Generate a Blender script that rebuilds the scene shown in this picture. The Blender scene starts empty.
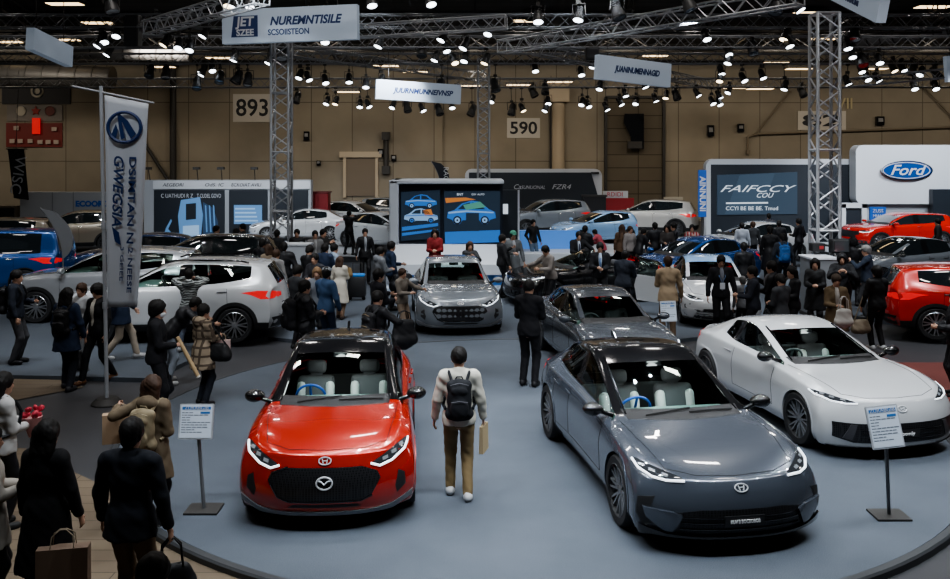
import bpy, bmesh, math, random
import numpy as np
from mathutils import Vector, Matrix, Euler
from mathutils.bvhtree import BVHTree
from mathutils.geometry import delaunay_2d_cdt
C = bpy.context.scene.collection
PI = math.pi
FPX, CAMH, HOR = 900.0, 3.8, 158.0
random.seed(7)

def P(px, py, Y):                       # photo pixel at depth Y -> world point
    return Vector(((px-475)/FPX*Y, Y, CAMH-(py-HOR)/FPX*Y))
def G(px, py):                          # ground point under a pixel
    Y = FPX*CAMH/(py-HOR)
    return Vector(((px-475)/FPX*Y, Y, 0))

# ---------------------------------------------------------------- materials
MATS = {}
def mat(name, col, rough=.5, metal=0.0, coat=0.0, emit=None, estr=0.0, alpha=1.0, spec=.5, noise=0.0, nscale=20.0, bump=0.0, bscale=60.0):
    if name in MATS: return MATS[name]
    m = bpy.data.materials.new(name); m.use_nodes = True
    nt = m.node_tree; b = nt.nodes['Principled BSDF']
    b.inputs['Base Color'].default_value = (*col, 1)
    b.inputs['Roughness'].default_value = rough
    b.inputs['Metallic'].default_value = metal
    b.inputs['Coat Weight'].default_value = coat
    b.inputs['Coat Roughness'].default_value = .015
    b.inputs['Specular IOR Level'].default_value = spec
    if emit is not None:
        b.inputs['Emission Color'].default_value = (*emit, 1)
        b.inputs['Emission Strength'].default_value = estr
    if noise > 0:
        tc = nt.nodes.new('ShaderNodeTexCoord'); n = nt.nodes.new('ShaderNodeTexNoise')
        n.inputs['Scale'].default_value = nscale; n.inputs['Detail'].default_value = 4
        r = nt.nodes.new('ShaderNodeValToRGB')
        r.color_ramp.elements[0].position = .3; r.color_ramp.elements[1].position = .7
        r.color_ramp.elements[0].color = (*[c*(1-noise) for c in col], 1)
        r.color_ramp.elements[1].color = (*[min(1, c*(1+noise)) for c in col], 1)
        nt.links.new(tc.outputs['Object'], n.inputs['Vector'])
        nt.links.new(n.outputs['Fac'], r.inputs['Fac'])
        nt.links.new(r.outputs['Color'], b.inputs['Base Color'])
    if bump > 0:
        tc = nt.nodes.new('ShaderNodeTexCoord'); n = nt.nodes.new('ShaderNodeTexNoise')
        n.inputs['Scale'].default_value = bscale; n.inputs['Detail'].default_value = 3
        bp = nt.nodes.new('ShaderNodeBump'); bp.inputs['Strength'].default_value = bump
        nt.links.new(tc.outputs['Object'], n.inputs['Vector'])
        nt.links.new(n.outputs['Fac'], bp.inputs['Height'])
        nt.links.new(bp.outputs['Normal'], b.inputs['Normal'])
    MATS[name] = m
    return m
def glass_mat(name, tint, refl=1.0):
    if name in MATS: return MATS[name]
    m = bpy.data.materials.new(name); m.use_nodes = True; nt = m.node_tree
    nt.nodes.clear()
    out = nt.nodes.new('ShaderNodeOutputMaterial'); mix = nt.nodes.new('ShaderNodeMixShader')
    tr = nt.nodes.new('ShaderNodeBsdfTransparent'); tr.inputs['Color'].default_value = (*tint, 1)
    gl = nt.nodes.new('ShaderNodeBsdfGlossy'); gl.inputs['Roughness'].default_value = .02
    gl.inputs['Color'].default_value = (.95, 1, .98, 1)
    fr = nt.nodes.new('ShaderNodeFresnel'); fr.inputs['IOR'].default_value = 1.5
    nt.links.new(fr.outputs[0], mix.inputs[0]); nt.links.new(tr.outputs[0], mix.inputs[1])
    nt.links.new(gl.outputs[0], mix.inputs[2]); nt.links.new(mix.outputs[0], out.inputs['Surface'])
    MATS[name] = m
    return m

# ---------------------------------------------------------------- objects
def newmesh(name, bm, smooth=None):
    me = bpy.data.meshes.new(name)
    if smooth is not None:
        for f in bm.faces: f.smooth = True
    bm.normal_update(); bm.to_mesh(me); bm.free()
    if smooth is not None and smooth > 0: me.set_sharp_from_angle(angle=smooth)
    return me
def link(name, me, m=None, parent=None):
    o = bpy.data.objects.new(name, me); C.objects.link(o)
    if m is not None and me is not None:
        if len(me.materials) == 0: me.materials.append(m)
        else:
            o.material_slots[0].link = 'OBJECT'; o.material_slots[0].material = m
    if parent is not None: o.parent = parent
    return o
def obj(name, bm, m, parent=None, smooth=None):
    return link(name, newmesh(name, bm, smooth), m, parent)
def tag(o, label, cat, group=None, kind=None):
    if label: o['label'] = label
    if cat: o['category'] = cat
    if group: o['group'] = group
    if kind: o['kind'] = kind
    return o
def thing(name, label, cat, loc=(0, 0, 0), rz=0.0, group=None, scale=1.0):
    o = bpy.data.objects.new(name, None); C.objects.link(o)
    o.empty_display_size = .2
    o.location = loc; o.rotation_euler = (0, 0, rz)
    if scale != 1.0: o.scale = (scale,)*3
    return tag(o, label, cat, group)
def struct(name, bm, m, smooth=None):
    o = obj(name, bm, m, None, smooth); o['kind'] = 'structure'; return o
def dup(root, loc, rz=None, label=None):
    r = root.copy(); C.objects.link(r); r.location = loc
    if rz is not None: r.rotation_euler = (0, 0, rz) if not isinstance(rz, (tuple, Euler)) else rz
    if label: r['label'] = label
    for ch in list(root.children):
        c = ch.copy(); C.objects.link(c); c.parent = r
        for g in list(ch.children):
            d = g.copy(); C.objects.link(d); d.parent = c
    return r
# ---------------------------------------------------------------- bmesh helpers
def bm_new(): return bmesh.new()
def box(bm, c, s, rot=None, bev=0.0):
    v = bmesh.ops.create_cube(bm, size=1.0)['verts']
    M = Matrix.Translation(c) @ (rot.to_matrix().to_4x4() if rot is not None else Matrix()) @ Matrix.Diagonal((*s, 1))
    bmesh.ops.transform(bm, matrix=M, verts=v)
    if bev > 0:
        es = list({e for x in v for e in x.link_edges})
        bmesh.ops.bevel(bm, geom=es, offset=bev, segments=2, profile=.5, affect='EDGES')
    return v
def frame_for(d):
    d = d.normalized(); a = Vector((0, 0, 1)) if abs(d.z) < .95 else Vector((1, 0, 0))
    u = d.cross(a).normalized(); return u, d.cross(u).normalized()
def tube(bm, pts, r, n=8, caps=True, closed=False):
    pts = [Vector(p) for p in pts]; rs = r if isinstance(r, (list, tuple)) else [r]*len(pts)
    rings = []; N = len(pts); u = None
    for i, p in enumerate(pts):
        if closed: d = pts[(i+1) % N]-pts[i-1]
        else: d = pts[min(i+1, N-1)]-pts[max(i-1, 0)]
        if d.length < 1e-9: d = Vector((0, 0, 1))
        d.normalize()
        if u is None: u, w = frame_for(d)
        else:
            u = (u-d*u.dot(d)); u = u.normalized() if u.length > 1e-6 else frame_for(d)[0]; w = d.cross(u)
        rings.append([bm.verts.new(p+(u*math.cos(2*PI*k/n)+w*math.sin(2*PI*k/n))*rs[i]) for k in range(n)])
    for i in range(N if closed else N-1):
        a, b = rings[i], rings[(i+1) % N]
        for k in range(n): bm.faces.new((a[k], a[(k+1) % n], b[(k+1) % n], b[k]))
    if caps and not closed:
        bm.faces.new(rings[0][::-1]); bm.faces.new(rings[-1])
    return rings
def lathe(bm, prof, n=24, axis='Z', c=(0, 0, 0), caps=False):
    rings = []; c = Vector(c)
    for r, h in prof:
        ring = []
        for k in range(n):
            a = 2*PI*k/n; x, y = r*math.cos(a), r*math.sin(a)
            p = Vector((x, y, h)) if axis == 'Z' else (Vector((x, h, y)) if axis == 'Y' else Vector((h, x, y)))
            ring.append(bm.verts.new(p+c))
        rings.append(ring)
    for a, b in zip(rings, rings[1:]):
        for k in range(n): bm.faces.new((a[k], a[(k+1) % n], b[(k+1) % n], b[k]))
    if caps:
        bm.faces.new(rings[0]); bm.faces.new(rings[-1][::-1])
    return rings
def prism(bm, poly, d, M=None):
    """extrude a 2D polygon (x,y) by d along +z, transformed by M"""
    a = [bm.verts.new((p[0], p[1], 0)) for p in poly]; b = [bm.verts.new((p[0], p[1], d)) for p in poly]
    n = len(poly)
    bm.faces.new(a[::-1]); bm.faces.new(b)
    for k in range(n): bm.faces.new((a[k], a[(k+1) % n], b[(k+1) % n], b[k]))
    if M is not None: bmesh.ops.transform(bm, matrix=M, verts=a+b)
    return a+b
def rrect(x0, y0, x1, y1, r, n=5):
    out = []
    for cx, cy, a0 in ((x1-r, y0+r, -90), (x1-r, y1-r, 0), (x0+r, y1-r, 90), (x0+r, y0+r, 180)):
        for k in range(n+1):
            a = math.radians(a0+90*k/n); out.append((cx+r*math.cos(a), cy+r*math.sin(a)))
    return out
def wallM(o, xdir, up=(0, 0, 1)):
    """matrix placing local x along xdir, local y up, local z toward viewer side (x cross up)"""
    x = Vector(xdir).normalized(); y = Vector(up).normalized(); z = x.cross(y)
    M = Matrix((x, y, z)).transposed().to_4x4(); M.translation = Vector(o)
    return M
def text_mesh(body, size, extrude=.004, shear=0.0, align='CENTER', bold=0.0, width=None, spacing=1.0):
    cu = bpy.data.curves.new('txt', 'FONT'); cu.body = body; cu.size = size; cu.extrude = extrude
    cu.align_x = align; cu.align_y = 'CENTER'; cu.shear = shear; cu.offset = bold; cu.resolution_u = 3; cu.space_character = spacing
    o = bpy.data.objects.new('txt', cu); C.objects.link(o)
    dg = bpy.context.evaluated_depsgraph_get()
    me = bpy.data.meshes.new_from_object(o.evaluated_get(dg))
    bpy.data.objects.remove(o); bpy.data.curves.remove(cu)
    if width:
        xs = [v.co.x for v in me.vertices]; w = max(xs)-min(xs)
        me.transform(Matrix.Diagonal((width/w, 1, 1, 1)))
    return me
def text(name, body, size, M, m, parent, **k):
    me = text_mesh(body, size, **k); me.transform(M); return link(name, me, m, parent)
# ---------------------------------------------------------------- cars
# local frame: +x forward, +y left, z up, origin on the ground between the axles
# station: (x, zc, y2,z2, y3,z3, y4,z4, y5,z5, W, bowtop, bowside)
def car_cage(S, front, rear, zrow=(.70, .52, .32, .20)):
    """front/rear: rows r=0..4 of (x, z, halfwidth, bow); returns cage bmesh with vertex map"""
    bm = bm_new(); n = len(S)-1; V = {}
    def st_pt(i, c, r):
        x, zc, y2, z2, y3, z3, y4, z4, y5, z5, W, bt, bs = S[i]
        ys = (0, y2*.52, y2, y3, y4, y5); zs = (zc, zc-(zc-z2)*.25, z2, z3, z4, z5)
        if r == 0:
            y, z = ys[c], zs[c]
            return Vector((x-(bt if c <= 3 else bs)*(y/W)**2, y, z))
        kk = (0, .62, .42, .20, 0)[r]
        zz = zrow[3]+(z5-zrow[3])*(0, .74, .46, .17, 0)[r]
        w = W*(0, 1.0, .985, .992, .93)[r]
        if r == 4 and c < 5: return Vector((x-bs*(ys[c]/W)**2, ys[c]/y5*w, zrow[3]))
        return Vector((x-bs, w, zz))
    def cap_pt(F, c, r, i):
        x0, z, hw, bow = F[r]
        y5 = S[i][8]; ys = (0, S[i][2]*.52, S[i][2], S[i][4], S[i][6], y5)
        f = ys[c]/y5
        return Vector((x0-bow*f**2.8, hw*f, z))
    def key(i, c, r, s): return (i, c, r, s if c > 0 else 1)
    def vert(i, c, r, s):
        k = key(i, c, r, s)
        if k not in V:
            if i == 0 and r > 0: p = cap_pt(front, c, r, 0)
            elif i == n and r > 0: p = cap_pt(rear, c, r, n)
            else: p = st_pt(i, c, r)
            V[k] = bm.verts.new((p.x, p.y*s, p.z))
        return V[k]
    cells = {}
    def face(vs, tagv, s):
        vs = vs if s > 0 else vs[::-1]
        f = bm.faces.new(vs); cells[f] = tagv
    for s in (1, -1):
        for i in range(n):
            for c in range(5):
                face([vert(i, c, 0, s), vert(i, c+1, 0, s), vert(i+1, c+1, 0, s), vert(i+1, c, 0, s)], ('T', i, c), s)
                face([vert(i, c, 4, s), vert(i+1, c, 4, s), vert(i+1, c+1, 4, s), vert(i, c+1, 4, s)], ('U', i, c), s)
            for r in range(4):
                face([vert(i, 5, r, s), vert(i, 5, r+1, s), vert(i+1, 5, r+1, s), vert(i+1, 5, r, s)], ('S', i, r), s)
        for c in range(5):
            for r in range(4):
                face([vert(0, c, r, s), vert(0, c, r+1, s), vert(0, c+1, r+1, s), vert(0, c+1, r, s)], ('F', c, r), s)
                face([vert(n, c, r, s), vert(n, c+1, r, s), vert(n, c+1, r+1, s), vert(n, c, r+1, s)], ('R', c, r), s)
    return bm, V, cells

class CarShape: pass
SLOTS = ['body', 'roof', 'windshield', 'side_window', 'rear_window', 'trim', 'pillar']
def build_shell(T, level):
    """T: type dict -> dict of part meshes + bvh"""
    S = T['S']; n = len(S)-1
    bm, V, cells = car_cage(S, T['front'], T['rear'], T.get('zrow', (.7, .52, .32, .2)))
    cr = bm.edges.layers.float.new('crease_edge')
    def crease(a, b, v):
        for s in (1, -1):
            ka = (a[0], a[1], a[2], s if a[1] > 0 else 1); kb = (b[0], b[1], b[2], s if b[1] > 0 else 1)
            e = bm.edges.get((V[ka], V[kb]))
            if e: e[cr] = max(e[cr], v)
    g0, g1 = T['ws']; r0, r1 = T['rw']
    for i in range(n):
        crease((i, 5, 0), (i+1, 5, 0), T.get('cshoulder', .35))
        crease((i, 5, 4), (i+1, 5, 4), .5)
        crease((i, 5, 3), (i+1, 5, 3), .25)
        if g0 <= i < r1:
            crease((i, 3, 0), (i+1, 3, 0), .55); crease((i, 4, 0), (i+1, 4, 0), .6); crease((i, 2, 0), (i+1, 2, 0), .25)
        if i < g0: crease((i, 4, 0), (i+1, 4, 0), T.get('chood', .3))
    for c in range(5):
        crease((g0, c, 0), (g0, c+1, 0), .5); crease((0, c, 0), (0, c+1, 0), T.get('cnose', .45))
        crease((r0, c, 0), (r0, c+1, 0), .4); crease((r1, c, 0), (r1, c+1, 0), .4)
        crease((n, c, 0), (n, c+1, 0), .6); crease((0, c, 4), (0, c+1, 4), .5); crease((n, c, 4), (n, c+1, 4), .5)
    sg = T['sg']
    for f, k in cells.items():
        m = 0
        if k[0] == 'T':
            i, c = k[1], k[2]
            if g0 <= i < g1 and c < 2: m = 2
            elif r0 <= i < r1 and c < 2: m = 4
            elif g1 <= i < r0 and c < 3: m = 1
            elif i in sg and c == 3: m = 3
            elif i in T.get('bp', ()) and c == 3: m = 6
            elif g0 <= i < g1 and c == 2: m = 1 if T.get('blackA', True) else 0
        elif k[0] == 'U': m = 5
        elif k[0] == 'S' and k[2] == 3: m = 5 if T.get('clad', False) else 0
        f.material_index = m
    if T.get('open'):          # convertible: no roof, no glass but the windshield
        kill = [f for f in bm.faces if cells.get(f, (0,))[0] == 'T' and cells[f][1] in T['open'] and cells[f][2] < T.get('openc', 4)]
        bmesh.ops.delete(bm, geom=kill, context='FACES')
    me = bpy.data.meshes.new('cage'); bm.to_mesh(me); bm.free()
    for s in SLOTS: me.materials.append(mat('slot_'+s, (.5, .5, .5)))
    o = bpy.data.objects.new('cage', me); C.objects.link(o)
    md = o.modifiers.new('s', 'SUBSURF'); md.levels = level; md.subdivision_type = 'CATMULL_CLARK'; md.boundary_smooth = 'ALL'
    dg = bpy.context.evaluated_depsgraph_get()
    me2 = bpy.data.meshes.new_from_object(o.evaluated_get(dg))
    bpy.data.objects.remove(o)
    bm = bm_new(); bm.from_mesh(me2); bpy.data.meshes.remove(me2)
    bvh = BVHTree.FromBMesh(bm)
    # wheel arches
    R = T['arch']
    for ax in T['axles']:
        for s in (1, -1):
            K = 28; cz = T['wr']
            def local():
                return [f for f in bm.faces if f.calc_center_median().y*s > .42 and
                        math.hypot(f.calc_center_median().x-ax, f.calc_center_median().z-cz) < R*1.5]
            for k in range(K):
                a = 2*PI*k/K; no = Vector((math.cos(a), 0, math.sin(a)))
                if no.z < -.75: continue
                fs = local(); es = {e for f in fs for e in f.edges}; vs = {v for f in fs for v in f.verts}
                bmesh.ops.bisect_plane(bm, geom=list(vs)+list(es)+fs, plane_co=Vector((ax, 0, cz))+no*R, plane_no=no, dist=1e-5)
            kill = []
            for f in local():
                c = f.calc_center_median()
                d = math.hypot(c.x-ax, c.z-cz)
                if d < R*math.cos(PI/K)+.0005 or (abs(c.x-ax) < R*.9 and c.z < cz): kill.append(f)
            bmesh.ops.delete(bm, geom=kill, context='FACES')
    for f in bm.faces: f.smooth = True
    bm.normal_update()
    parts = {}
    full = bpy.data.meshes.new('full'); bm.to_mesh(full)
    for mi, nm in enumerate(SLOTS):
        fs = [f for f in bm.faces if f.material_index == mi]
        if not fs: continue
        b2 = bm_new(); vm = {}; nrm = []
        for f in fs:
            nv = []
            for v in f.verts:
                if v not in vm: vm[v] = b2.verts.new(v.co); nrm.append(v.normal.copy())
                nv.append(vm[v])
            nf = b2.faces.new(nv); nf.smooth = True
        m = bpy.data.meshes.new(nm); b2.to_mesh(m); b2.free()
        m.normals_split_custom_set_from_vertices([tuple(x) for x in nrm])
        parts[nm] = m
    bm.free(); bpy.data.meshes.remove(full)
    return parts, bvh

def patch(bvh, poly, d, off=.004, res=.05, skirt=.012, mirror=False, bm=None, z0=0.0):
    """polygon (a,b) in the plane normal to d (a horizontal, b vertical), dropped on the body along d"""
    d = Vector(d).normalized()
    if abs(d.z) > .9: u, v = Vector((0, 1, 0)), Vector((1, 0, 0))
    else:
        u = Vector((-d.y, d.x, 0)).normalized(); v = d.cross(u)
        if v.z < 0: v = -v
    pts = []
    n = len(poly)
    for k in range(n):
        a, b = Vector(poly[k]), Vector(poly[(k+1) % n]); m = max(1, int((b-a).length/res))
        for j in range(m): pts.append(a+(b-a)*(j/m))
    nb = len(pts)
    xs = [p.x for p in pts]; ys = [p.y for p in pts]
    x = min(xs)+res*.5
    while x < max(xs):
        y = min(ys)+res*.5
        while y < max(ys): pts.append(Vector((x, y))); y += res
        x += res
    r = delaunay_2d_cdt(pts, [(k, (k+1) % nb) for k in range(nb)], [], 1, 1e-6)
    own = bm is None
    if own: bm = bm_new()
    vs = []; ok = []
    last = None
    hits = []
    for p in r[0]:
        o = u*p.x+v*p.y+d*6
        h = bvh.ray_cast(o, -d)
        if h[0] is None:
            h2 = bvh.find_nearest(u*p.x+v*p.y+d*(last if last else 1.5)); hits.append(h2[0]+h2[1]*off)
        else:
            last = h[0].dot(d); nn = h[1] if h[1].dot(d) > 0 else -h[1]; hits.append(h[0]+nn*off)
    for s in ((1, -1) if mirror else (1,)):
        vs = [bm.verts.new((q.x, q.y*s, q.z)) for q in hits]
        fc = []
        for t in r[2]:
            if len(set(t)) < 3: continue
            q = [vs[k] for k in t]
            try: f = bm.faces.new(q if s > 0 else q[::-1])
            except ValueError: continue
            f.normal_update()
            dd = Vector((d.x, d.y*s, d.z))
            if f.normal.dot(dd) < 0: f.normal_flip()
            f.smooth = True; fc.append(f)
        if skirt:
            es = {e for f in fc for e in f.edges if len(e.link_faces) == 1}
            rr = bmesh.ops.extrude_edge_only(bm, edges=list(es))
            dd = Vector((d.x, d.y*s, d.z))
            for g in rr['geom']:
                if isinstance(g, bmesh.types.BMVert): g.co -= dd*skirt
    return bm
def front_d(az, el=0): a, e = math.radians(az), math.radians(el); return (math.cos(a)*math.cos(e), math.sin(a)*math.cos(e), math.sin(e))
def to_ab(d, p):
    d = Vector(d).normalized(); u = Vector((-d.y, d.x, 0)).normalized(); v = d.cross(u); v = v if v.z > 0 else -v; return (Vector(p).dot(u), Vector(p).dot(v))
def link_split(name, me, m, root):
    """one object per connected piece"""
    key = ('split', me.name)
    if key not in PIECES:
        bm = bm_new(); bm.from_mesh(me); seen = set(); out = []
        for f0 in bm.faces:
            if f0 in seen: continue
            st = [f0]; seen.add(f0); comp = []
            while st:
                f = st.pop(); comp.append(f)
                for e in f.edges:
                    for g in e.link_faces:
                        if g not in seen: seen.add(g); st.append(g)
            out.append([f.index for f in comp])
        bm.free()
        if len(out) <= 1 or len(out) > 12: PIECES[key] = [me]
        else:
            PIECES[key] = []
            nrm = [tuple(n.vector) for n in me.corner_normals]
            for comp in out:
                vm = {}; vs = []; fs = []; ln = []
                for fi in comp:
                    p = me.polygons[fi]; q = []
                    for li in p.loop_indices:
                        vi = me.loops[li].vertex_index
                        if vi not in vm: vm[vi] = len(vs); vs.append(tuple(me.vertices[vi].co))
                        q.append(vm[vi]); ln.append(nrm[li])
                    fs.append(q)
                n = bpy.data.meshes.new(name); n.from_pydata(vs, [], fs); n.polygons.foreach_set('use_smooth', [True]*len(fs)); n.normals_split_custom_set(ln); PIECES[key].append(n)
    return [link(name, q, m, root) for q in PIECES[key]]
PIECES = {}

# wheel: built once per rim style, axis along y, outside toward +y
def wheel_meshes(r, w, style):
    bt = bm_new(); h = w/2
    lathe(bt, [(r*.70, -h*.85), (r*.93, -h), (r*.985, -h*.8), (r, -h*.4), (r, h*.4), (r*.985, h*.8), (r*.93, h), (r*.74, h*.95), (r*.70, h*.6)], 40, 'Y')
    tyre = newmesh('tyre', bt, math.radians(50))
    br = bm_new()
    lathe(br, [(r*.72, h*.98), (r*.75, h*.9), (r*.71, h*.55), (r*.68, -h*.6), (r*.71, -h*.9)], 40, 'Y')
    if style == 'five':
        ns, pair, wd = 5, .20, .022
    elif style == 'multi':
        ns, pair, wd = 8, .16, .013
    else:
        ns, pair, wd = 7, .12, .026
    for k in range(ns):
        a0 = 2*PI*k/ns
        for sgn in (-1, 1):
            a = a0+sgn*.05; b = a0+sgn*pair
            p0 = Vector((math.cos(a)*r*.13, h*.62, math.sin(a)*r*.13)); p1 = Vector((math.cos(b)*r*.71, h*.82, math.sin(b)*r*.71))
            dd = (p1-p0).normalized(); sd = Vector((0, 1, 0)).cross(dd).normalized()
            q = []
            for p, ww in ((p0, wd*.9), (p1, wd*.7)):
                for yy, f in ((0, 1), (-.05, 1)):
                    q.append([br.verts.new(p+sd*ww*r/.34+Vector((0, yy, 0))), br.verts.new(p-sd*ww*r/.34+Vector((0, yy, 0)))])
            (A, B), (A2, B2), (D, E), (D2, E2) = q
            br.faces.new((A, B, E, D)); br.faces.new((A, D, D2, A2)); br.faces.new((B, B2, E2, E)); br.faces.new((A2, D2, E2, B2))
    lathe(br, [(.0, h*.72), (r*.10, h*.72), (r*.17, h*.6), (r*.17, h*.2)], 20, 'Y')
    bmesh.ops.recalc_face_normals(br, faces=br.faces)
    rim = newmesh('rim', br, math.radians(35))
    bd = bm_new()
    lathe(bd, [(r*.0, 0.0), (r*.55, 0.0), (r*.55, -.03)], 28, 'Y')
    lathe(bd, [(r*.69, -h*.5), (.0, -h*.5)], 28, 'Y')
    disc = newmesh('brake_disc', bd, math.radians(40))
    return tyre, rim, disc
WHEELS = {}
def add_wheels(root, T, style, rimmat):
    key = (round(T['wr'], 3), style)
    if key not in WHEELS: WHEELS[key] = wheel_meshes(T['wr'], .225, style)
    ty, ri, di = WHEELS[key]
    for ax in T['axles']:
        for s in (1, -1):
            w = link('wheel', ty, M_tyre, root); w.location = (ax, s*(T['track']-.1), T['wr'])
            if s < 0: w.rotation_euler = (0, 0, PI)
            link('rim', ri, rimmat, w); link('brake_disc', di, M_disc, w)

def wells(T, bvh):
    """dark wheel wells and arch lips"""
    bm = bm_new(); lip = bm_new(); R = T['arch']; cz = T['wr']
    for ax in T['axles']:
        for s in (1, -1):
            prev = None
            a0 = math.asin(max(-1, min(1, (T['zrow'][3]-cz)/R))) if 'zrow' in T else -.45
            K = 30
            for k in range(K+1):
                a = a0+(PI-2*a0)*k/K
                x, z = ax+R*math.cos(a), cz+R*math.sin(a)
                h = bvh.ray_cast(Vector((x, 3*s, z)), Vector((0, -s, 0)))
                yo = h[0].y if h[0] is not None else s*T['track']
                w = T.get('lipw', .018)
                x2, z2 = ax+(R+w)*math.cos(a), cz+(R+w)*math.sin(a)
                h2 = bvh.ray_cast(Vector((x2, 3*s, z2)), Vector((0, -s, 0)))
                y2 = h2[0].y if h2[0] is not None else yo
                po = T.get('lipo', .006)
                ring = [bm.verts.new((ax+(R+.005)*math.cos(a), yo-s*.004, cz+(R+.005)*math.sin(a))), bm.verts.new((ax+(R+.03)*math.cos(a), s*.45, cz+(R+.03)*math.sin(a)))]
                lr = [lip.verts.new((ax+(R-.012)*math.cos(a), yo-s*.05, cz+(R-.012)*math.sin(a))), lip.verts.new((ax+(R-.008)*math.cos(a), yo+s*po, cz+(R-.008)*math.sin(a))),
                      lip.verts.new((x2, y2+s*po, z2)), lip.verts.new((x2, y2-s*.01, z2))]
                if prev:
                    bm.faces.new((prev[0][0], prev[0][1], ring[1], ring[0]))
                    for q in range(3): lip.faces.new((prev[1][q], prev[1][q+1], lr[q+1], lr[q]))
                else: first = ring
                prev = (ring, lr)
            # inner wall
            cen = [bm.verts.new((ax+(R+.03)*math.cos(2*PI*k/20), s*.46, max(.16, cz+(R+.03)*math.sin(2*PI*k/20)))) for k in range(20)]
            bm.faces.new(cen)
    bmesh.ops.recalc_face_normals(lip, faces=lip.faces)
    return newmesh('wheel_well', bm), newmesh('arch_trim', lip, math.radians(40))

def mirror_mesh(sy, yo, x, z, sc=1.0):
    bm = bm_new()
    v = bmesh.ops.create_uvsphere(bm, u_segments=14, v_segments=10, radius=1)['verts']
    for q in v:
        c = q.co
        c.x = (c.x if c.x > 0 else max(c.x, -.35)); f = 1-.25*max(0, -c.y*sy)
        q.co = Vector((c.x*.10*sc, c.y*.125*sc, c.z*.075*f*sc))
    bmesh.ops.translate(bm, vec=(x, sy*yo, z), verts=v)
    return bm
def mirror_arm(sy, yo, x, z):
    bm = bm_new()
    tube(bm, [(x+.04, sy*(yo-.22), z-.07), (x+.02, sy*(yo-.10), z-.035), (x, sy*yo, z-.01)], [.03, .024, .02], 8)
    return bm

def snap_tube(bvh, pts, d, r, off=.002, n=6, mirror=True, bm=None, step=.04):
    """tube lying on the body: pts (a,b) in plane normal to d"""
    d = Vector(d).normalized()
    if abs(d.z) > .9: u, v = Vector((0, 1, 0)), Vector((1, 0, 0))
    else:
        u = Vector((-d.y, d.x, 0)).normalized(); v = d.cross(u); v = v if v.z > 0 else -v
    dense = []
    for a, b in zip(pts, pts[1:]):
        a, b = Vector(a), Vector(b); m = max(1, int((b-a).length/step))
        dense += [a+(b-a)*(j/m) for j in range(m)]
    dense.append(Vector(pts[-1]))
    q = []
    for p in dense:
        h = bvh.ray_cast(u*p.x+v*p.y+d*6, -d)
        if h[0] is not None: q.append(h[0]+(h[1] if h[1].dot(d) > 0 else -h[1])*off)
    own = bm or bm_new()
    if len(q) > 1:
        tube(own, q, r, n)
        if mirror: tube(own, [(p.x, -p.y, p.z) for p in q], r, n)
    return own
# ---------------------------------------------------------------- car body types
M_tyre = mat('tyre rubber', (.012, .012, .013), .7)
M_disc = mat('brake steel', (.03, .03, .032), .5, .5)
M_rimdark = mat('dark alloy', (.20, .205, .215), .25, .5)
M_rimsilver = mat('silver alloy', (.55, .56, .58), .28, .9)
M_black = mat('gloss black', (.008, .008, .009), .12, coat=.6)
M_plastic = mat('black plastic', (.014, .014, .015), .55)
M_well = mat('wheel well black', (.004, .004, .004), .9)
M_chrome = mat('chrome', (.75, .76, .78), .12, 1.0)
M_glass = glass_mat('car glass', (.84, .95, .91))
M_darkglass = mat('dark car glass', (.012, .016, .018), .04, coat=1.0)
M_lampglass = mat('headlight glass', (.03, .033, .037), .06, coat=1.0)
M_drl = mat('daytime light', (.9, .95, 1), .4, emit=(.88, .94, 1.0), estr=1.0)
M_lampcell = mat('lamp cell', (.5, .52, .55), .15, .8, emit=(.8, .9, 1), estr=.12)
M_tail = mat('red tail lamp', (.45, .012, .015), .15, coat=1, emit=(1, .05, .05), estr=.35)
M_seat = mat('pale seat leather', (.55, .57, .55), .6)
M_seatdark = mat('dark seat cloth', (.09, .09, .095), .8)
M_dash = mat('dashboard', (.20, .30, .28), .45)
M_wheelblue = mat('blue steering wheel', (.04, .13, .55), .4)
M_plate = mat('dark show plate', (.02, .02, .022), .4)
M_platetext = mat('plate lettering', (.6, .6, .6), .5)
M_badge = mat('badge metal', (.75, .77, .80), .25, .3, coat=.5)
def paint(name, col, metal=.0, rough=.32, coat=1.0):
    new = name not in MATS
    m = mat(name, col, rough, metal, coat=coat)
    if new:                                   # unpainted dark inner side of the panels
        nt = m.node_tree; g = nt.nodes.new('ShaderNodeNewGeometry'); mx = nt.nodes.new('ShaderNodeMix'); mx.data_type = 'RGBA'
        mx.inputs[6].default_value = (*col, 1); mx.inputs[7].default_value = (.03, .03, .032, 1)
        nt.links.new(g.outputs['Backfacing'], mx.inputs[0]); nt.links.new(mx.outputs[2], nt.nodes['Principled BSDF'].inputs['Base Color'])
    return m
def mesh_grille_mat():
    if 'grille mesh' in MATS: return MATS['grille mesh']
    m = mat('grille mesh', (.01, .01, .011), .3, .3)
    nt = m.node_tree; b = nt.nodes['Principled BSDF']
    tc = nt.nodes.new('ShaderNodeTexCoord'); mp = nt.nodes.new('ShaderNodeMapping'); v = nt.nodes.new('ShaderNodeTexVoronoi')
    v.feature = 'DISTANCE_TO_EDGE'; v.inputs['Scale'].default_value = 44; v.inputs['Randomness'].default_value = 0
    r = nt.nodes.new('ShaderNodeValToRGB'); r.color_ramp.elements[0].color = (.030, .030, .033, 1); r.color_ramp.elements[1].color = (.004, .004, .004, 1)
    r.color_ramp.elements[0].position = .10; r.color_ramp.elements[1].position = .2
    mp.inputs['Rotation'].default_value = (0, 0, PI/4)
    nt.links.new(tc.outputs['Object'], mp.inputs[0]); nt.links.new(mp.outputs[0], v.inputs['Vector']); nt.links.new(v.outputs['Distance'], r.inputs[0])
    nt.links.new(r.outputs[0], b.inputs['Base Color'])
    return m
M_grille = mesh_grille_mat()

TYPES = {}
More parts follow.
